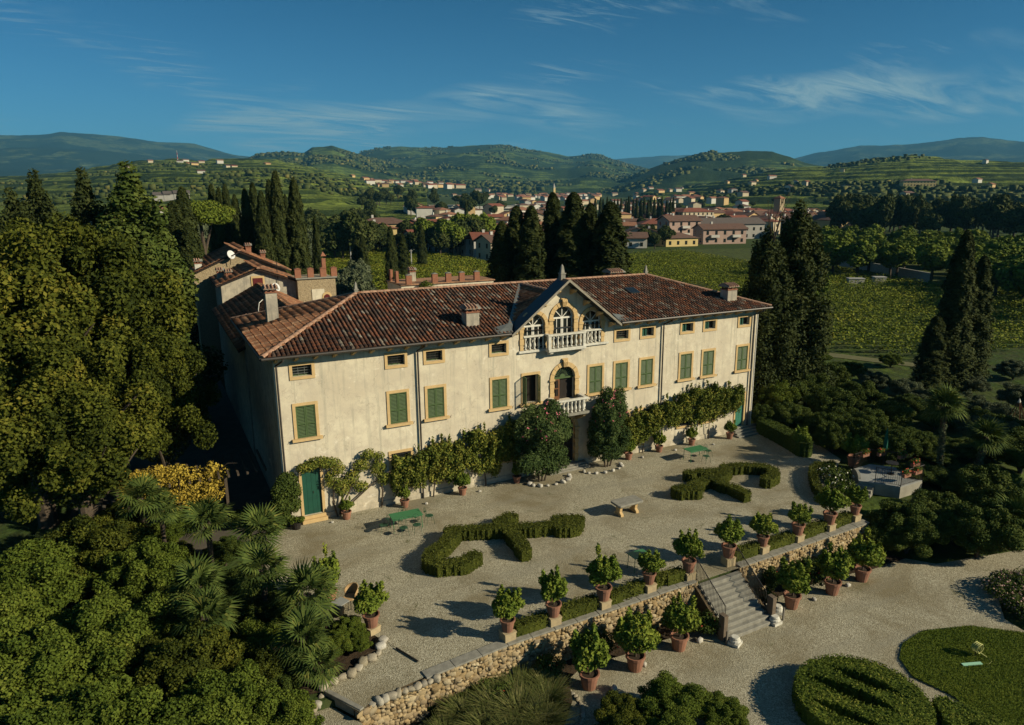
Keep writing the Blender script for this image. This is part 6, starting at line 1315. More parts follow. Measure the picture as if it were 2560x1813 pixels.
# lawn blades
n = 110000; X = rng.uniform(19.5,27.6,n); Y = rng.uniform(-28,-20.2,n)
def in_poly(X,Y,poly):
    c = np.zeros(len(X),bool); m = len(poly)
    for i in range(m):
        (x0,y0),(x1,y1) = poly[i],poly[(i+1)%m]; cond = ((y0 > Y) != (y1 > Y)); xi = (x1-x0)*(Y-y0)/(y1-y0+1e-12)+x0; c ^= cond & (X < xi)
    return c
k = in_poly(X,Y,lawn_poly); X,Y = X[k],Y[k]; P = np.stack([X,Y,np.full(len(X),-1.62)],1)
o = link('lawn_grass', leaf_mesh('lawn_grass',P,np.stack([rng.normal(0,1,len(X)),rng.normal(0,1,len(X)),1.3+0*X],1),0.065,0.35,0.3,0.0), leafmat('lawn_blade',[(0,(0.065,0.10,0.010)),(0.5,(0.105,0.145,0.014)),(1,(0.16,0.185,0.022))],0.6,0.2,0.5)); o['kind'] = 'stuff'; o['label'] = 'short mown grass of the round lawn'
# trees beyond the right edge whose shade falls over the walk
for i,(x,y,s) in enumerate(((46,-23,0.75),(53,-15,0.95))): btree(x,y,-2,s,s*0.9,'broad tree beyond the right edge, %s from the house'%ORD[i],L_green,i,'trees beyond the right edge','garden_tree')
# ================================================================== BACKGROUND: farm houses, vineyards, town, woods
def surf_z(x, y):
    z = float(ground_z(x,y))
    for nm,(X,Y,Z,T) in HILLS.items():
        i = np.argmin((X-x)**2+(Y-y)**2); j,k = np.unravel_index(i,X.shape)
        if math.hypot(X[j,k]-x,Y[j,k]-y) < 60: z = max(z, float(Z[j,k]))
    return z
stonewall = mat('old_stone_wall',(0.42,0.33,0.20),(0.28,0.215,0.13),7,0.95,0.8,9,bd=0.1)
brick = mat('merlon_brick',(0.33,0.145,0.08),(0.24,0.10,0.06),7,0.9,0.4,16)
maroon = mat('maroon_paint',(0.12,0.012,0.012),(0.09,0.01,0.01),4,0.6)
dishm = mat('dish_grey',(0.62,0.62,0.60),(0.55,0.55,0.53),3,0.5)
def tiled_slope(par, o, ax, up, w, l, m): slope_tiles('tiles', par, o, ax, up, w, l, lambda u,v: True, m, sx=0.30, sy=0.45, sc=1.3)
def gable_house(name,label,x0,x1,y0,y1,ez,rz,wm,over=0.35,cat='house',tiles=True,zb=-2.0,roofm=None):
    h = thing(name,label,cat); xm = (x0+x1)/2
    MB().prism_y([(x0,zb),(x1,zb),(x1,ez),(xm,rz-0.12),(x0,ez)],y0,y1).build('wall', wm, h)
    s = (rz-ez)/(xm-x0); dx = over
    MB().prism_y([(x0-dx,ez-dx*s),(xm,rz-0.08),(x1+dx,ez-dx*s),(x1+dx,ez-dx*s+0.10),(xm,rz+0.02),(x0-dx,ez-dx*s+0.10)],y0-over,y1+over).build('roof', roofm or pan, h)
    if tiles:
        L_ = math.hypot(xm-x0+dx,rz-ez+dx*s)
        tiled_slope(h,(x0-dx,y1+over,ez-dx*s+0.11),(0,-1,0),(xm-x0+dx,0,rz-ez+dx*s),y1-y0+2*over,L_,tile_old); tiled_slope(h,(x1+dx,y0-over,ez-dx*s+0.11),(0,1,0),(-(xm-x0+dx),0,rz-ez+dx*s),y1-y0+2*over,L_,tile_old)
        ridge_run(h,(xm,y0-over,rz+0.10),(xm,y1+over,rz+0.10),0.45,0.15)
    return h
def dish(x,y,z,r,label):
    t = thing('satellite_dish',label,'satellite dish',(x,y,z)); b = MB().lathe([(0.02,0),(r*0.5,0.04),(r*0.85,0.13),(r,0.2),(r*0.98,0.21),(r*0.5,0.06)],18); o = b.build('reflector',dishm,t,smooth=True); o.rotation_euler = (R(68),0,R(35)); MB().tube([(0,0,0),(0,0.1,-0.9)],0.03,6).build('mast',iron,t); MB().tube([(0,-0.05,-0.2),(0.3,-0.5,-0.05)],0.015,5).build('arm',iron,t)
wing = gable_house('rear_wing','long lower tiled wing running back from the left end of the villa',-0.02,7.0,11.95,30.0,7.25,9.15,grey_plaster,0.38,'wing',zb=-0.2)
chimney(wing,0.75,13.6,7.2,8.7,0.55,0.62,brick,True)
MB().tube([(2.6,21.5,9.0),(2.2,20.5,8.9),(1.9,18.9,8.6),(1.7,17.0,8.45),(1.75,15.4,8.4),(2.0,14.2,8.4)],0.03,5).build('cable', white, wing)
g1 = gable_house('farm_house','grey plastered farm house with maroon shuttered window and tiled gable',0.45,6.6,30.02,36.0,9.35,10.55,grey_plaster,0.4)
w = bpy.data.objects.new('window',None); COL.objects.link(w); w.parent = g1; w.location = (3.45,30.02,9.0)
MB().box(-0.55,0.55,-0.06,-0.002,-0.1,0.95).build('surround',ystone,w); MB().box(-0.40,-0.01,-0.10,-0.065,0,0.78).build('shutter',maroon,w); MB().box(0.01,0.40,-0.10,-0.065,0,0.78).build('shutter',maroon,w)
MB().tube([(5.1,29.9,8.2),(5.1,29.9,11.2)],0.03,5).build('mast',iron,g1)
dish(4.75,29.7,8.85,0.42,'white satellite dish on the grey farm house wall')
chimney(g1,0.75,33.0,9.3,10.1,0.55,0.5,grey_plaster); chimney(g1,1.35,32.2,9.4,10.0,0.45,0.45,brick)
g2 = gable_house('farm_house','taller stone farm house at the back with broad tiled gable',-1.2,6.9,36.7,45.0,9.75,11.65,stonewall,0.45)
dish(2.0,36.3,11.35,0.42,'white satellite dish on the taller stone farm house'); chimney(g2,-0.7,37.6,9.6,10.6,0.6,0.5,pstone); chimney(g2,4.2,41,10.8,11.7,0.5,0.5,brick); chimney(g2,5.2,38.6,10.3,11.1,0.4,0.4,brick)
for z in (3.0,6.0): MB().box(-1.25,-1.202,39,40,z,z+1.5).build('window',glass,g2)
tw = thing('crenellated_block','square rubble stone block with brick merlons beside the farm house','building')
MB().box(6.62,9.95,29.2,33.0,-2,9.55).build('wall',stonewall,tw); MB().box(6.5,10.1,29.05,29.45,9.55,9.68).build('cornice',gstone,tw)
for x in (6.45,7.55,8.65,9.6):
    MB().box(x,x+0.52,29.1,29.42,9.68,10.45).build('merlon',brick,tw); MB().prism_y([(x-0.04,10.45),(x+0.56,10.45),(x+0.26,10.56)],29.05,29.47).build('merlon_cap',brick,tw)
MB().box(9.15,9.5,30.6,30.95,9.5,11.2).build('chimney_shaft',brick,tw); MB().add([(9.08,30.53,11.4),(9.57,30.53,11.4),(9.57,31.02,11.4),(9.08,31.02,11.4),(9.325,30.775,11.8)],[(0,1,4),(1,2,4),(2,3,4),(3,0,4)]).build('chimney_cap',brick,tw)
MB().box(7.8,8.9,29.15,29.198,7.3,8.6).build('plaster_panel',plaster,tw)
MB().prism_y([(8.65,7.2)]+[(9.1-0.42*math.cos(math.pi*k/8),7.9+0.42*math.sin(math.pi*k/8)) for k in range(9)]+[(9.52,7.2)],29.10,29.145).build('arch_surround',ystone,tw)
MB().prism_y([(8.85,7.2)]+[(9.1-0.26*math.cos(math.pi*k/8),7.85+0.26*math.sin(math.pi*k/8)) for k in range(9)]+[(9.35,7.2)],29.05,29.095).build('arch_shutter',maroon,tw)
cw = thing('courtyard_wing','plastered courtyard wing with brick merlons behind the villa ridge','building')
MB().box(15.9,25.5,28.6,33.0,-2,8.5).build('wall',plaster,cw); MB().box(15.8,25.6,28.45,33.1,8.5,8.6).build('coping',tile_old,cw)
for x in (16.4,19.0,20.4,21.8,23.4):
    MB().box(x,x+0.55,28.5,28.82,8.6,9.45).build('merlon',brick,cw); MB().prism_y([(x-0.05,9.45),(x+0.6,9.45),(x+0.28,9.58)],28.45,28.87).build('merlon_cap',gstone,cw)
for y in (30.2,32.0): MB().box(15.95,16.2,y,y+0.5,8.6,9.7).build('merlon',brick,cw)
chimney(cw,17.8,31.0,8.5,9.5,0.6,0.6,grey_plaster)
flower_shrub(18.2,28.3,7.8,0.8,1.2,'small creeper on top of the courtyard wing wall',L_green,whitef,2,0.02,77,'wall_tuft')

# ---- vineyards: leafy rows
L_vine = leafmat('vine_leaf',[(0,(0.0641,0.0863,0.0099)),(0.4,(0.1331,0.1664,0.0173)),(0.75,(0.2033,0.2218,0.0247)),(1,(0.2835,0.2526,0.0370))],0.6,0.2,0.10)
def vineyard(name,label,poly,ang,spacing,dens,size,z=-2.0,h=1.7):
    poly = [tuple(p[:2]) for p in poly]; ca,sa = math.cos(ang),math.sin(ang); U = np.array([(x*ca+y*sa,-x*sa+y*ca) for x,y in poly]); P_ = []
    for v in np.arange(U[:,1].min(),U[:,1].max(),spacing):
        u0,u1 = U[:,0].min(),U[:,0].max(); n = int((u1-u0)*dens); u = rng.uniform(u0,u1,n); a = rng.random(n)*2*math.pi; rr = 0.5+0.5*rng.random(n)**0.5
        x = u; y = v+0.64*rr*np.cos(a)+0.2*(vnoise(u*0.4,np.full(n,v),3)-0.5); zz = z+h*0.62+0.62*rr*np.sin(a)+0.3*(vnoise(u*0.9,np.full(n,v*3.1),5)-0.5)
        X = x*ca-y*sa; Y = x*sa+y*ca; k = in_poly(X,Y,poly); P_.append(np.stack([X,Y,zz],1)[k])
    P = np.concatenate(P_); N_ = np.stack([rng.normal(0,.5,len(P)),rng.normal(0,.5,len(P)),1.1+0*P[:,0]],1)
    o = link(name,leaf_mesh(name,P,N_,size,0.75,0.5,0.4),L_vine); o['kind'] = 'stuff'; o['label'] = label; return len(P)
V1 = [G(1530,720,-2),G(1540,646,-2),G(1700,634,-2),G(1870,664,-2),G(2080,676,-2),G(2290,714,-2),G(2320,722,-2),G(2620,700,-2),G(2700,860,-2),G(2330,905,-2),G(2100,880,-2),G(1890,855,-2),G(1880,780,-2),G(1750,720,-2)]
n1 = vineyard('vineyard','green vineyard rows filling the field right of the villa',V1,R(-27),2.5,46,0.30)
V2 = [G(760,640,-2),G(850,618,-2),G(1000,628,-2),G(1180,655,-2),G(1290,690,-2),G(1290,760,-2),G(1100,790,-2),G(900,760,-2),G(760,720,-2)]
n2 = vineyard('vineyard','green vineyard rows behind the farm houses and villa ridge',V2,R(-58),2.3,36,0.36)
V3 = [G(1900,872,-2),G(2100,892,-2),G(2320,925,-2),G(2250,945,-2),G(1900,900,-2)]
struct(MB().add([(p[0],p[1],float(ground_z(p[0],p[1]))+0.05) for p in (G(1900,866,-2),G(2100,886,-2),G(2330,914,-2),G(2320,922,-2),G(2100,896,-2),G(1900,876,-2))],[(5,4,3,2,1,0)]).build('grass_track',mat('dry_grass',(0.15,0.14,0.06),(0.10,0.10,0.04),1,0.95)))
# far fields with coarser rows
for i,(pl,an,sp_,sz) in enumerate((([G(930,540,-2),G(1130,535,-2),G(1250,548,-2),G(1020,560,-2)],-0.6,5,1.1),([G(960,512,-2),G(1080,508,-2),G(1090,524,-2),G(960,530,-2)],0.9,6,1.4))):
    vineyard('far_vineyard','pale green vineyard strip %s the white factory'%('below' if i == 0 else 'left of'),pl,an,sp_,1.6,sz)

# ---- woods
FT = []
for s in range(3):
    cl = blob_clumps(22,3.6,3.6,3.6,5.4,0.32,800+s); FT.append(foliage_mesh('grove_crown',cl,4200,0.62,0.7,0.7,0.35,0.35,0.75,seed=s))
FTT = MB().tube([(0,0,-1),(0.1,0,3),(0,0,6)],[0.28,0.22,0.08],6).mesh('trunk'); FTT.materials.append(bark)
def ftree(x,y,z,sx,sz,label,m,k,group,name='grove_tree'):
    t = thing(name,label,'tree',(x,y,z),k*1.1,group,(sx,sx,sz)); link_m('crown',FT[k%3],m,t); link('trunk',FTT,None,t)
L_dw = leafmat('dark_wood_leaf',[(0,(0.0216,0.0324,0.0108)),(0.5,(0.0459,0.0621,0.0162)),(0.9,(0.0891,0.0972,0.0270)),(1,(0.1890,0.1620,0.0405))],0.7,0.12,0.05)
k = 0
for row,d in enumerate((178,190,203,217,232,248,266)):
    for ci,px in enumerate(np.arange(1990+row*14,2720,86-row*4)):
        px_ = px+random.uniform(-20,20); dd = d+random.uniform(-6,6)-max(0,(px_-2350))*0.16
        if px_ < 2060+(228-dd)*0.3 and dd < 150: continue
        p = D(px_,600,dd); ftree(p[0],p[1],-2,random.uniform(1.0,1.4),random.uniform(0.9,1.15),'light green tree in the grove beyond the right vineyard, %s row, %s from the left'%(ORD[row],ORD[ci]),L_far,k,'grove beyond the right vineyard'); k += 1
for row,d in enumerate((330,365,400,440)):
    for ci,px in enumerate(np.arange(2105+row*10,2640,46)):
        p = D(px+random.uniform(-14,14),560,d+random.uniform(-14,14)); ftree(p[0],p[1],-2,random.uniform(1.3,2.1),random.uniform(1.5,2.3),'dark tree in the wood behind the right grove, %s row, %s from the left'%(ORD[row],ORD[ci]),L_dw,k,'dark wood behind the right grove','wood_tree'); k += 1
for (px0,px1,d0,d1,n,s0,s1,m,lab) in ((880,1260,222,265,26,0.9,1.35,L_dw,'dark tree of the clump between vineyard and terraced houses'),(1040,1230,226,255,12,1.1,1.5,L_far,'lighter green tree of the clump before the red roofs'),(700,930,200,420,40,1.0,1.6,L_dw,'dark tree on the slope left of the yellow house'),(560,760,160,330,20,0.8,1.3,L_olive,'olive tree on the slope behind the cypress row'),(760,905,115,150,12,0.55,0.8,L_olive,'olive tree below the left vineyard'),(1290,2120,345,900,56,0.55,1.0,L_dw,'dark garden tree among the town houses'),(1560,1740,255,330,12,0.6,0.9,L_dw,'low garden tree before the nearest town houses'),(900,1260,520,900,40,1.0,1.9,L_dw,'dark tree among the factory fields'),(420,700,240,420,36,0.9,1.5,L_olive,'olive tree on the terraces left of the cypress row'),(120,480,90,200,26,0.8,1.3,L_dw,'dark tree behind the tall conifer on the left'),(1960,2060,110,150,8,0.6,0.8,L_far,'small tree at the wall of the right vineyard')):
    for i in range(n):
        d = random.uniform(d0,d1); p = D(random.uniform(px0,px1),560,d); s = random.uniform(s0,s1); ftree(p[0],p[1],surf_z(p[0],p[1])-0.3,s,s*random.uniform(.8,1.2),lab,m,k,'valley trees: '+' '.join(lab.split()[-5:]),'valley_tree'); k += 1
for i in range(22):
    px = 1490+i*9.2+random.uniform(-2,2); p = D(px,520,470+random.uniform(-15,15)); cypress(p[0],p[1],-2,0.75,0.80+0.12*random.random(),'dark cypress in the far row before the town, %s from the left'%ORD[i],i,'far cypress row before the town')
for i,(px,py,d) in enumerate(((975,566,150),(1005,585,165),(905,590,150),(890,598,152),(1052,560,190),(2302,478,520),(2290,490,500),(1165,505,400))):
    x,y,s = top_at(px,py,d,-2,20.2); cypress(x,y,-2,0.7+0.1*(i%2),max(s,0.3),'single dark cypress in the valley, %s by distance from the clump'%ORD[i],i,'single valley cypresses')
# scattered woods and hedgerows on the hills and valley floor (uncountable)
B1,B1F = cube_grid(1)
B1V = [unit(B1)*1.15*(1+np.random.default_rng(i).normal(0,.18,(8,1))) for i in range(6)]
def blobs(name,label,hills,n,r0,r1,m,thr,seed):
    q = np.random.default_rng(seed); VV = []; FF = []; off = 0; rn = []
    for hn in hills:
        X,Y,Z,T = HILLS[hn]; ok = np.argwhere((T > 0.02) & (T <= 1.0)); sel = ok[q.integers(0,len(ok),n*3)]
        xs,ys,zs = X[sel[:,0],sel[:,1]],Y[sel[:,0],sel[:,1]],Z[sel[:,0],sel[:,1]]; c = fbm(xs/180,ys/180,seed,3); kk = np.nonzero(c > thr)[0][:n]
        for i in kk:
            r_ = q.uniform(r0,r1); v = B1V[i%6]*np.array([r_*q.uniform(.8,1.4),r_*q.uniform(.8,1.4),r_*q.uniform(.6,1.1)])+np.array([xs[i]+q.normal(0,9),ys[i]+q.normal(0,9),zs[i]+r_*0.3]); VV.append(v); FF.append(B1F+off); off += len(v); rn.append(np.full(len(B1F),q.random()))
    o = link(name,quadmesh(name,np.concatenate(VV),np.concatenate(FF),np.concatenate(rn),False),m); o['kind'] = 'stuff'; o['label'] = label
blobs('hillside_trees','dark trees and hedges scattered over the terraced hills',['hill.006','hill.007'],5200,1.8,4.2,L_dw,0.565,31)
blobs('hillside_woods','woods covering the middle hills',['hill.003','hill.004','hill.005'],9000,4,8,L_dw,0.50,37)

# ---- houses
WALLC = {'cream':(0.50,0.42,0.29),'white':(0.56,0.53,0.46),'yellow':(0.62,0.47,0.20),'pink':(0.42,0.29,0.23),'ochre':(0.55,0.38,0.18),'grey':(0.36,0.34,0.30)}
for n_,c in WALLC.items(): mat('house_'+n_,c,tuple(0.85*x for x in c),0.4,0.9)
ROOFC = {'red':(0.22,0.075,0.045),'brown':(0.15,0.085,0.06),'grey':(0.13,0.105,0.09),'orange':(0.30,0.14,0.08)}
for n_,c in ROOFC.items(): mat('roof_'+n_,c,tuple(0.75*x for x in c),0.8,0.9,0.4,3,bd=0.1)
WN = MB().box(-0.5,0.5,-0.06,0,0,1.4).mesh('window'); WN.materials.append(glass)
def house(px,d,w,dp,h,rot,wc,rc,label,cat='house',hip=False,win=True,group=None,name='town_house',zb=None,balc=False):
    p = D(px,560,d); z = surf_z(p[0],p[1]) if zb is None else zb
    t = thing(name,label,cat,(p[0],p[1],z-0.3),rot,group); rh = dp*0.5*0.38; o = 0.6
    if hip:
        MB().box(-w/2,w/2,-dp/2,dp/2,-1,h).build('wall',MATS['house_'+wc],t)
        MB().add([(-w/2-o,-dp/2-o,h),(w/2+o,-dp/2-o,h),(w/2+o,dp/2+o,h),(-w/2-o,dp/2+o,h),(-w/2+dp/2,0,h+rh),(w/2-dp/2,0,h+rh)] if w > dp else [(-w/2-o,-dp/2-o,h),(w/2+o,-dp/2-o,h),(w/2+o,dp/2+o,h),(-w/2-o,dp/2+o,h),(-0.01,0,h+rh),(0.01,0,h+rh)],[(0,1,5,4),(1,2,5),(2,3,4,5),(3,0,4),(3,2,1,0)]).build('roof',MATS['roof_'+rc],t)
    else:
        MB().prism_x([(-dp/2,-1),(dp/2,-1),(dp/2,h),(0,h+rh-0.1),(-dp/2,h)],-w/2,w/2).build('wall',MATS['house_'+wc],t)
        MB().prism_x([(-dp/2-o,h-o*0.38),(0,h+rh-0.02),(dp/2+o,h-o*0.38),(dp/2+o,h-o*0.38+0.25),(0,h+rh+0.25),(-dp/2-o,h-o*0.38+0.25)],-w/2-o,w/2+o).build('roof',MATS['roof_'+rc],t)
    if win:
        for fl in range(max(1,int(h/3))):
            for i in range(max(2,int(w/3.4))): link('window',WN,None,t,(-w/2+w*(i+0.5)/max(2,int(w/3.4)),-dp/2-0.002,1.0+3*fl))
            for i in range(max(1,int(dp/4))): link('window',WN,None,t,(-w/2-0.002,-dp/2+dp*(i+0.5)/max(1,int(dp/4)),1.0+3*fl),R(-90))
        MB().box(-w*0.2-0.4,-w*0.2+0.4,-0.4,0.4,h,h+rh+1.0).build('chimney',MATS['house_white'],t)
    if balc:
        for fl in range(1,max(2,int(h/3))):
            for i in range(max(1,int(w/8))):
                xx = -w/2+w*(i+0.5)/max(1,int(w/8)); MB().box(xx-1.8,xx+1.8,-dp/2-1.2,-dp/2-0.003,3*fl-0.1,3*fl+0.9).build('balcony',MATS['house_white'],t)
    return t
house(1697,310,15,10,9,R(-8),'pink','brown','pink three storey apartment block with white balconies','apartment block',balc=True)
house(1800,300,19,9,6.2,R(-14),'pink','brown','brown roofed terraced row with balconies right of the pink block','terraced houses',balc=True)
house(1815,335,32,12,7,R(-12),'grey','grey','long grey roofed terraced row behind the pink block','terraced houses')
house(1730,480,24,13,9,R(-5),'cream','red','cream apartment block with hipped red roof','apartment block',hip=True,balc=True)
house(1690,282,14,10,3.4,R(-8),'yellow','brown','low brown roofed house at the vineyard edge','house',hip=True)
house(1590,290,9,12,4.5,R(58),'cream','brown','low cream house with gable end towards the vineyard','house'); house(1622,288,9,12,4.2,R(58),'cream','brown','second low cream gabled house towards the vineyard','house')
house(1575,270,12,9,4,R(-30),'white','brown','flat white garden house at the vineyard edge beside the cypresses','house')
house(1568,330,7,7,6,R(-28),'cream','orange','pale house with orange roof right of the cypresses','house'); house(1600,400,22,9,5,R(-28),'ochre','brown','long ochre house under the far cypress row','house')
house(1645,380,20,14,5,R(-25),'ochre','red','low house with broad red pyramid roof','house',hip=True)
house(950,262,10,10,8,R(-8),'yellow','orange','yellow three storey house above the olive slope','house',hip=True); house(958,290,20,12,8.5,R(-10),'ochre','brown','old brown roofed house behind the yellow one','house',hip=True)
for i,(px,d,w,c,r) in enumerate(((1072,250,16,'white','red'),(1095,300,26,'cream','red'),(1140,330,22,'white','red'),(1165,262,14,'yellow','brown'),(1195,235,14,'white','red'),(1228,228,13,'white','red'),(1240,215,9,'cream','brown'),(1060,340,20,'white','red'),(1120,360,22,'cream','red'),(1270,300,16,'ochre','orange'),(1345,320,14,'cream','orange'),(1450,330,18,'white','red'),(1480,360,20,'cream','red'),(1350,260,12,'white','brown'))):
    house(px,d,w,9,6,R(5-18*(i%2)),c,r,'%s terraced house with %s roof behind the tree clump, %s from the left'%(c,r,ORD[i]),'terraced house',group='red roofed houses behind the clump')
for i,(px,d,w,dp,h) in enumerate(((1112,800,36,18,8),(1150,815,24,16,8),(1205,840,26,16,6),(1262,820,30,18,7),(1310,860,26,18,8),(1345,900,24,16,6))):
    p = D(px,520,d); t = thing('factory','white flat roofed factory hall in the valley, %s from the left'%ORD[i],'factory',(p[0],p[1],-2),R(-12),'white factories in the valley'); MB().box(-w/2,w/2,-dp/2,dp/2,0,h).build('wall',MATS['house_white'],t); MB().box(-w/2-0.3,w/2+0.3,-dp/2-0.3,dp/2+0.3,h,h+0.8).build('roof_edge',MATS['house_grey' if i%2 else 'house_white'],t); MB().box(-w/2+2,w/2-2,-dp/2-0.05,-dp/2-0.01,h*0.45,h*0.7).build('window_band',glass,t)
# bell tower and church
p = D(1947,520,470); t = thing('bell_tower','square pale stone bell tower rising over the town','tower',(p[0],p[1],-2),R(8))
MB().box(-2.2,2.2,-2.2,2.2,0,13.5).build('shaft',stonewall,t); MB().box(-2.45,2.45,-2.45,2.45,13.5,14).box(-2.2,-1.2,-2.2,2.2,14,17).box(1.2,2.2,-2.2,2.2,14,17).box(-1.2,1.2,1.2,2.2,14,17).box(-0.2,0.2,-2.2,-1.8,14,17).build('belfry',stonewall,t); MB().box(-2.5,2.5,-2.5,2.5,17,17.5).add([(-2.4,-2.4,17.5),(2.4,-2.4,17.5),(2.4,2.4,17.5),(-2.4,2.4,17.5),(0,0,19)],[(0,1,4),(1,2,4),(2,3,4),(3,0,4)]).build('roof',MATS['roof_orange'],t)
house(1935,455,26,11,6,R(-32),'cream','brown','pale church nave below the bell tower','church')
for i in range(85):
    px = random.choice((random.uniform(1540,2080),random.uniform(1850,2160))); d = random.uniform(370,640); c = random.choice(('cream','cream','white','ochre','pink')); r = random.choice(('red','brown','brown','orange'))
    house(px,d,random.uniform(8,15),random.uniform(7,10),random.choice((4.5,6.5,6.5,8)),R(random.choice((random.uniform(-15,35),random.uniform(70,110)))),c,r,'%s town house with %s roof near the bell tower'%(c,r),'house',hip=random.random() < .4,win=d < 480,group='roofs round the bell tower')
for i in range(150):
    px,d = random.choice(((random.uniform(1300,1860),random.uniform(620,1100)),(random.uniform(1300,2150),random.uniform(430,610)),(random.uniform(1020,1340),random.uniform(330,620)))); c = random.choice(('cream','white','white','ochre','cream')); r = random.choice(('red','brown','orange','orange'))
    house(px,d,random.uniform(8,16),random.uniform(7,10),random.choice((5,6.5,8)),R(random.choice((random.uniform(-15,35),random.uniform(70,110)))),c,r,'small %s house with %s roof in the middle of the town'%(c,r),'house',hip=random.random() < .3,win=d < 520,group='houses in the middle of the town')
for i in range(130):
    px = random.choice((random.uniform(930,1500),random.uniform(930,1500),random.uniform(880,1700))); d = random.uniform(1250,2000); c = random.choice(('cream','white','white','ochre')); r = random.choice(('red','brown','orange'))
    house(px,d,random.uniform(9,18),random.uniform(8,11),random.uniform(4.5,7),R(random.uniform(-15,40)),c,r,'tiny %s house with %s roof in the far village'%(c,r),'house',win=False,group='far village houses',name='village_house')
for i in range(34):
    px,d = random.choice(((random.uniform(330,720),random.uniform(1100,1800)),(random.uniform(1650,2500),random.uniform(760,1600)),(random.uniform(620,1500),random.uniform(2000,4200)))); c = random.choice(('cream','white','ochre')); r = random.choice(('red','orange','brown')); big = 1.0 if d < 1800 else 1.8
    house(px,d,random.uniform(8,14)*big,7*big,random.uniform(4,5.5)*big,R(random.uniform(-15,40)),c,r,'tiny %s house with %s roof scattered on the hills'%(c,r),'house',win=False,group='houses scattered on the hills',name='hill_house')
house(2282,900,34,12,9,R(-35),'yellow','brown','long yellow country house on the right slope','house',hip=True,zb=surf_z(*D(2282,520,900)[:2]))
house(270,480,16,10,5,R(10),'white','red','white farm with pink red roof on the left slope, nearer','house'); house(418,520,22,11,5,R(-10),'white','orange','white farm with orange roof on the left slope, right','house')
for i in range(3): house(412+25*i,640,11,9,4,R(0),'grey','grey','grey shed on the left slope, %s from the left'%ORD[i],'shed',win=False,group='grey sheds on the left slope',name='shed')
p = D(1385,470,1700); t = thing('village_spire','slim pale church spire in the far village','tower',(p[0],p[1],surf_z(p[0],p[1])-1)); MB().box(-2.5,2.5,-2.5,2.5,0,22).build('shaft',MATS['house_yellow'],t); MB().add([(-2.7,-2.7,22),(2.7,-2.7,22),(2.7,2.7,22),(-2.7,2.7,22),(0,0,34)],[(0,1,4),(1,2,4),(2,3,4),(3,0,4)]).build('spire',MATS['house_grey'],t)
p = D(444,397,1850); t = thing('radio_mast','red and white radio mast on the left hill','mast',(p[0],p[1],surf_z(p[0],p[1])-1))
for i in range(5): MB().tube([(0,0,i*4.5),(0,0,i*4.5+4.5)],0.7-0.1*i,5).build('mast_section',MATS['house_white'] if i%2 == 0 else red,t)
# ---- poles, wires, walls, car
conc = mat('concrete',(0.42,0.41,0.38),(0.33,0.32,0.29),2,0.85,0.2,8)
PZ = []
for (px,py),top,lab in (((878,660),583,'pale utility pole in the left vineyard'),((1029,668),624,'pale utility pole right of the first in the vineyard')):
    b = G(px,py,-2); d = math.hypot(b[0]-CAMP[0],b[1]-CAMP[1]); z = D(px,top,d)[2]; PZ.append((b[0],b[1],z)); t = thing('utility_pole',lab,'pole',(b[0],b[1],-2),0,'poles in the left vineyard'); MB().tube([(0,0,0),(0,0,z+2)],[0.2,0.12],8).build('shaft',conc,t); MB().box(-0.5,0.5,-0.05,0.05,z+1.6,z+1.7).build('crossarm',conc,t)
(ax_,ay_,az_),(bx_,by_,bz_) = PZ; tag(MB().tube([(ax_+(bx_-ax_)*u,ay_+(by_-ay_)*u,az_+(bz_-az_)*u-2.2*4*u*(1-u)*0.5) for u in np.linspace(0,1,12)],0.03,4).build('power_line',iron),'thin sagging power line between the vineyard poles','cable')
def long_wall(label,pts,h,m,name='field_wall',z=-2.0):
    t = thing(name,label,'wall')
    for a,b in zip(pts[:-1],pts[1:]):
        L_ = math.hypot(b[0]-a[0],b[1]-a[1]); MB().box(0,L_,-0.2,0.2,z-0.2,z+h).build('wall_section',m,t,loc=(a[0],a[1],0),rz=math.atan2(b[1]-a[1],b[0]-a[0]))
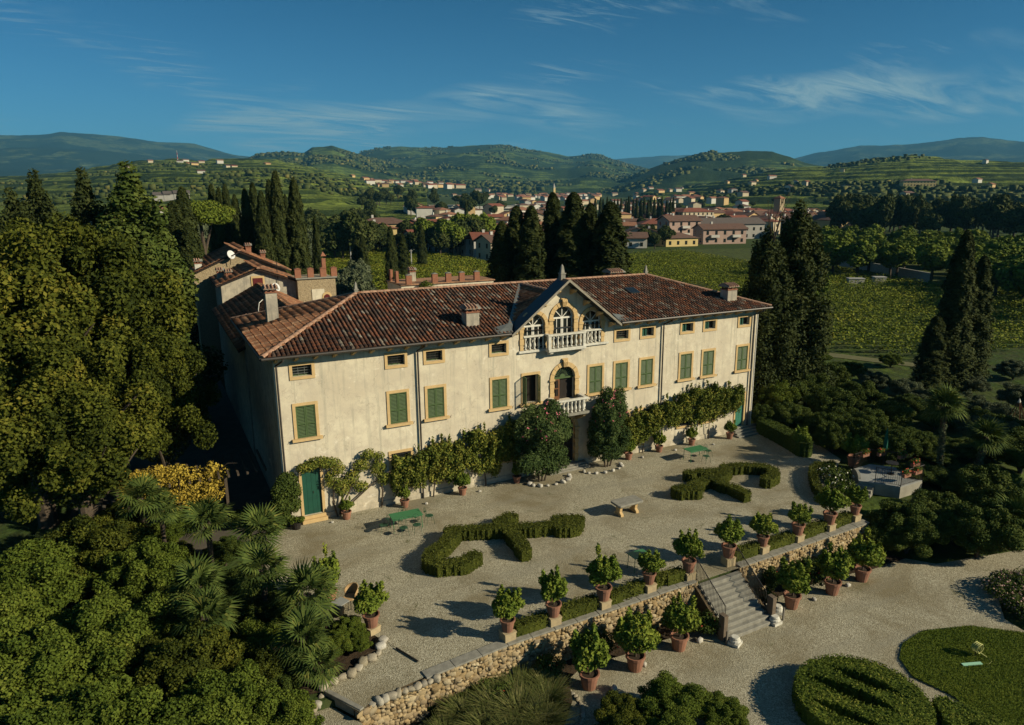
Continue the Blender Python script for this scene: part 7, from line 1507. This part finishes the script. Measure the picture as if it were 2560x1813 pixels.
long_wall('long grey concrete wall along the right grove',[G(1990,650,-2),G(2090,664,-2),G(2200,683,-2),G(2325,708,-2)],2.2,conc); long_wall('pale low wall along the far right vineyard edge',[G(2480,700,-2),G(2600,692,-2)],1.2,conc)
long_wall('ochre stone wall above the road left of the yellow house',[G(862,606,-2),G(940,596,-2)],3.4,stonewall)
rd = [G(800,622,-2),G(880,612,-2),G(960,606,-2),G(960,609,-2),G(880,616,-2),G(800,627,-2)]
struct(MB().add([(p[0],p[1],-1.95) for p in rd],[(5,4,3,2,1,0)]).build('road',mat('asphalt',(0.06,0.06,0.06),(0.05,0.05,0.05),2,0.9)))
p = G(868,613,-1.95); t = thing('parked_car','small pale blue car on the road left of the vineyard pole','car',(p[0],p[1],-1.95),R(5)); cb = mat('pale_blue_paint',(0.35,0.48,0.58),(0.33,0.45,0.55),2,0.3)
MB().prism_y([(-2,0.3),(2,0.3),(2.05,0.75),(1.2,0.9),(-1.9,0.95),(-2.05,0.6)],-0.85,0.85).build('body',cb,t,bevel=0.06); MB().prism_y([(-1.5,0.95),(1.1,0.92),(0.5,1.4),(-1.1,1.42)],-0.75,0.75).build('cabin',glass,t,bevel=0.05)
for x in (-1.25,1.25):
    for y in (-0.8,0.8): MB().lathe([(0.3,-0.1),(0.3,0.1)],12).xf(Matrix.Rotation(R(90),4,'X')).build('wheel',iron,t,loc=(x,y,0.3))
for i,((px,py),w) in enumerate((((2137,717),3.2),((2196,713),2.4))):
    p = G(px,py,-2); tag(MB().box(-w/2,w/2,-0.8,0.8,0,1.7).box(-w/2-0.1,w/2+0.1,-0.9,0.9,1.7,1.85).build('water_tank',conc,None,loc=(p[0],p[1],-2),rz=R(-30)),'pale concrete box in the right vineyard, %s'%('left and longer' if i == 0 else 'right and shorter'),'tank')

# things that look alike are told apart by their order from the left
def bearing(o): return math.atan2(o.location.x-CAMP[0], o.location.y-CAMP[1])
same = {}
for o in COL.objects:
    if o.parent is None and 'label' in o and 'category' in o: same.setdefault(o['label'], []).append(o)
for lab, L_ in same.items():
    if 1 < len(L_) <= len(ORD) and len(lab.split()) <= 12:
        for i, o in enumerate(sorted(L_, key=bearing)): o['label'] = lab+', %s from the left'%ORD[i]
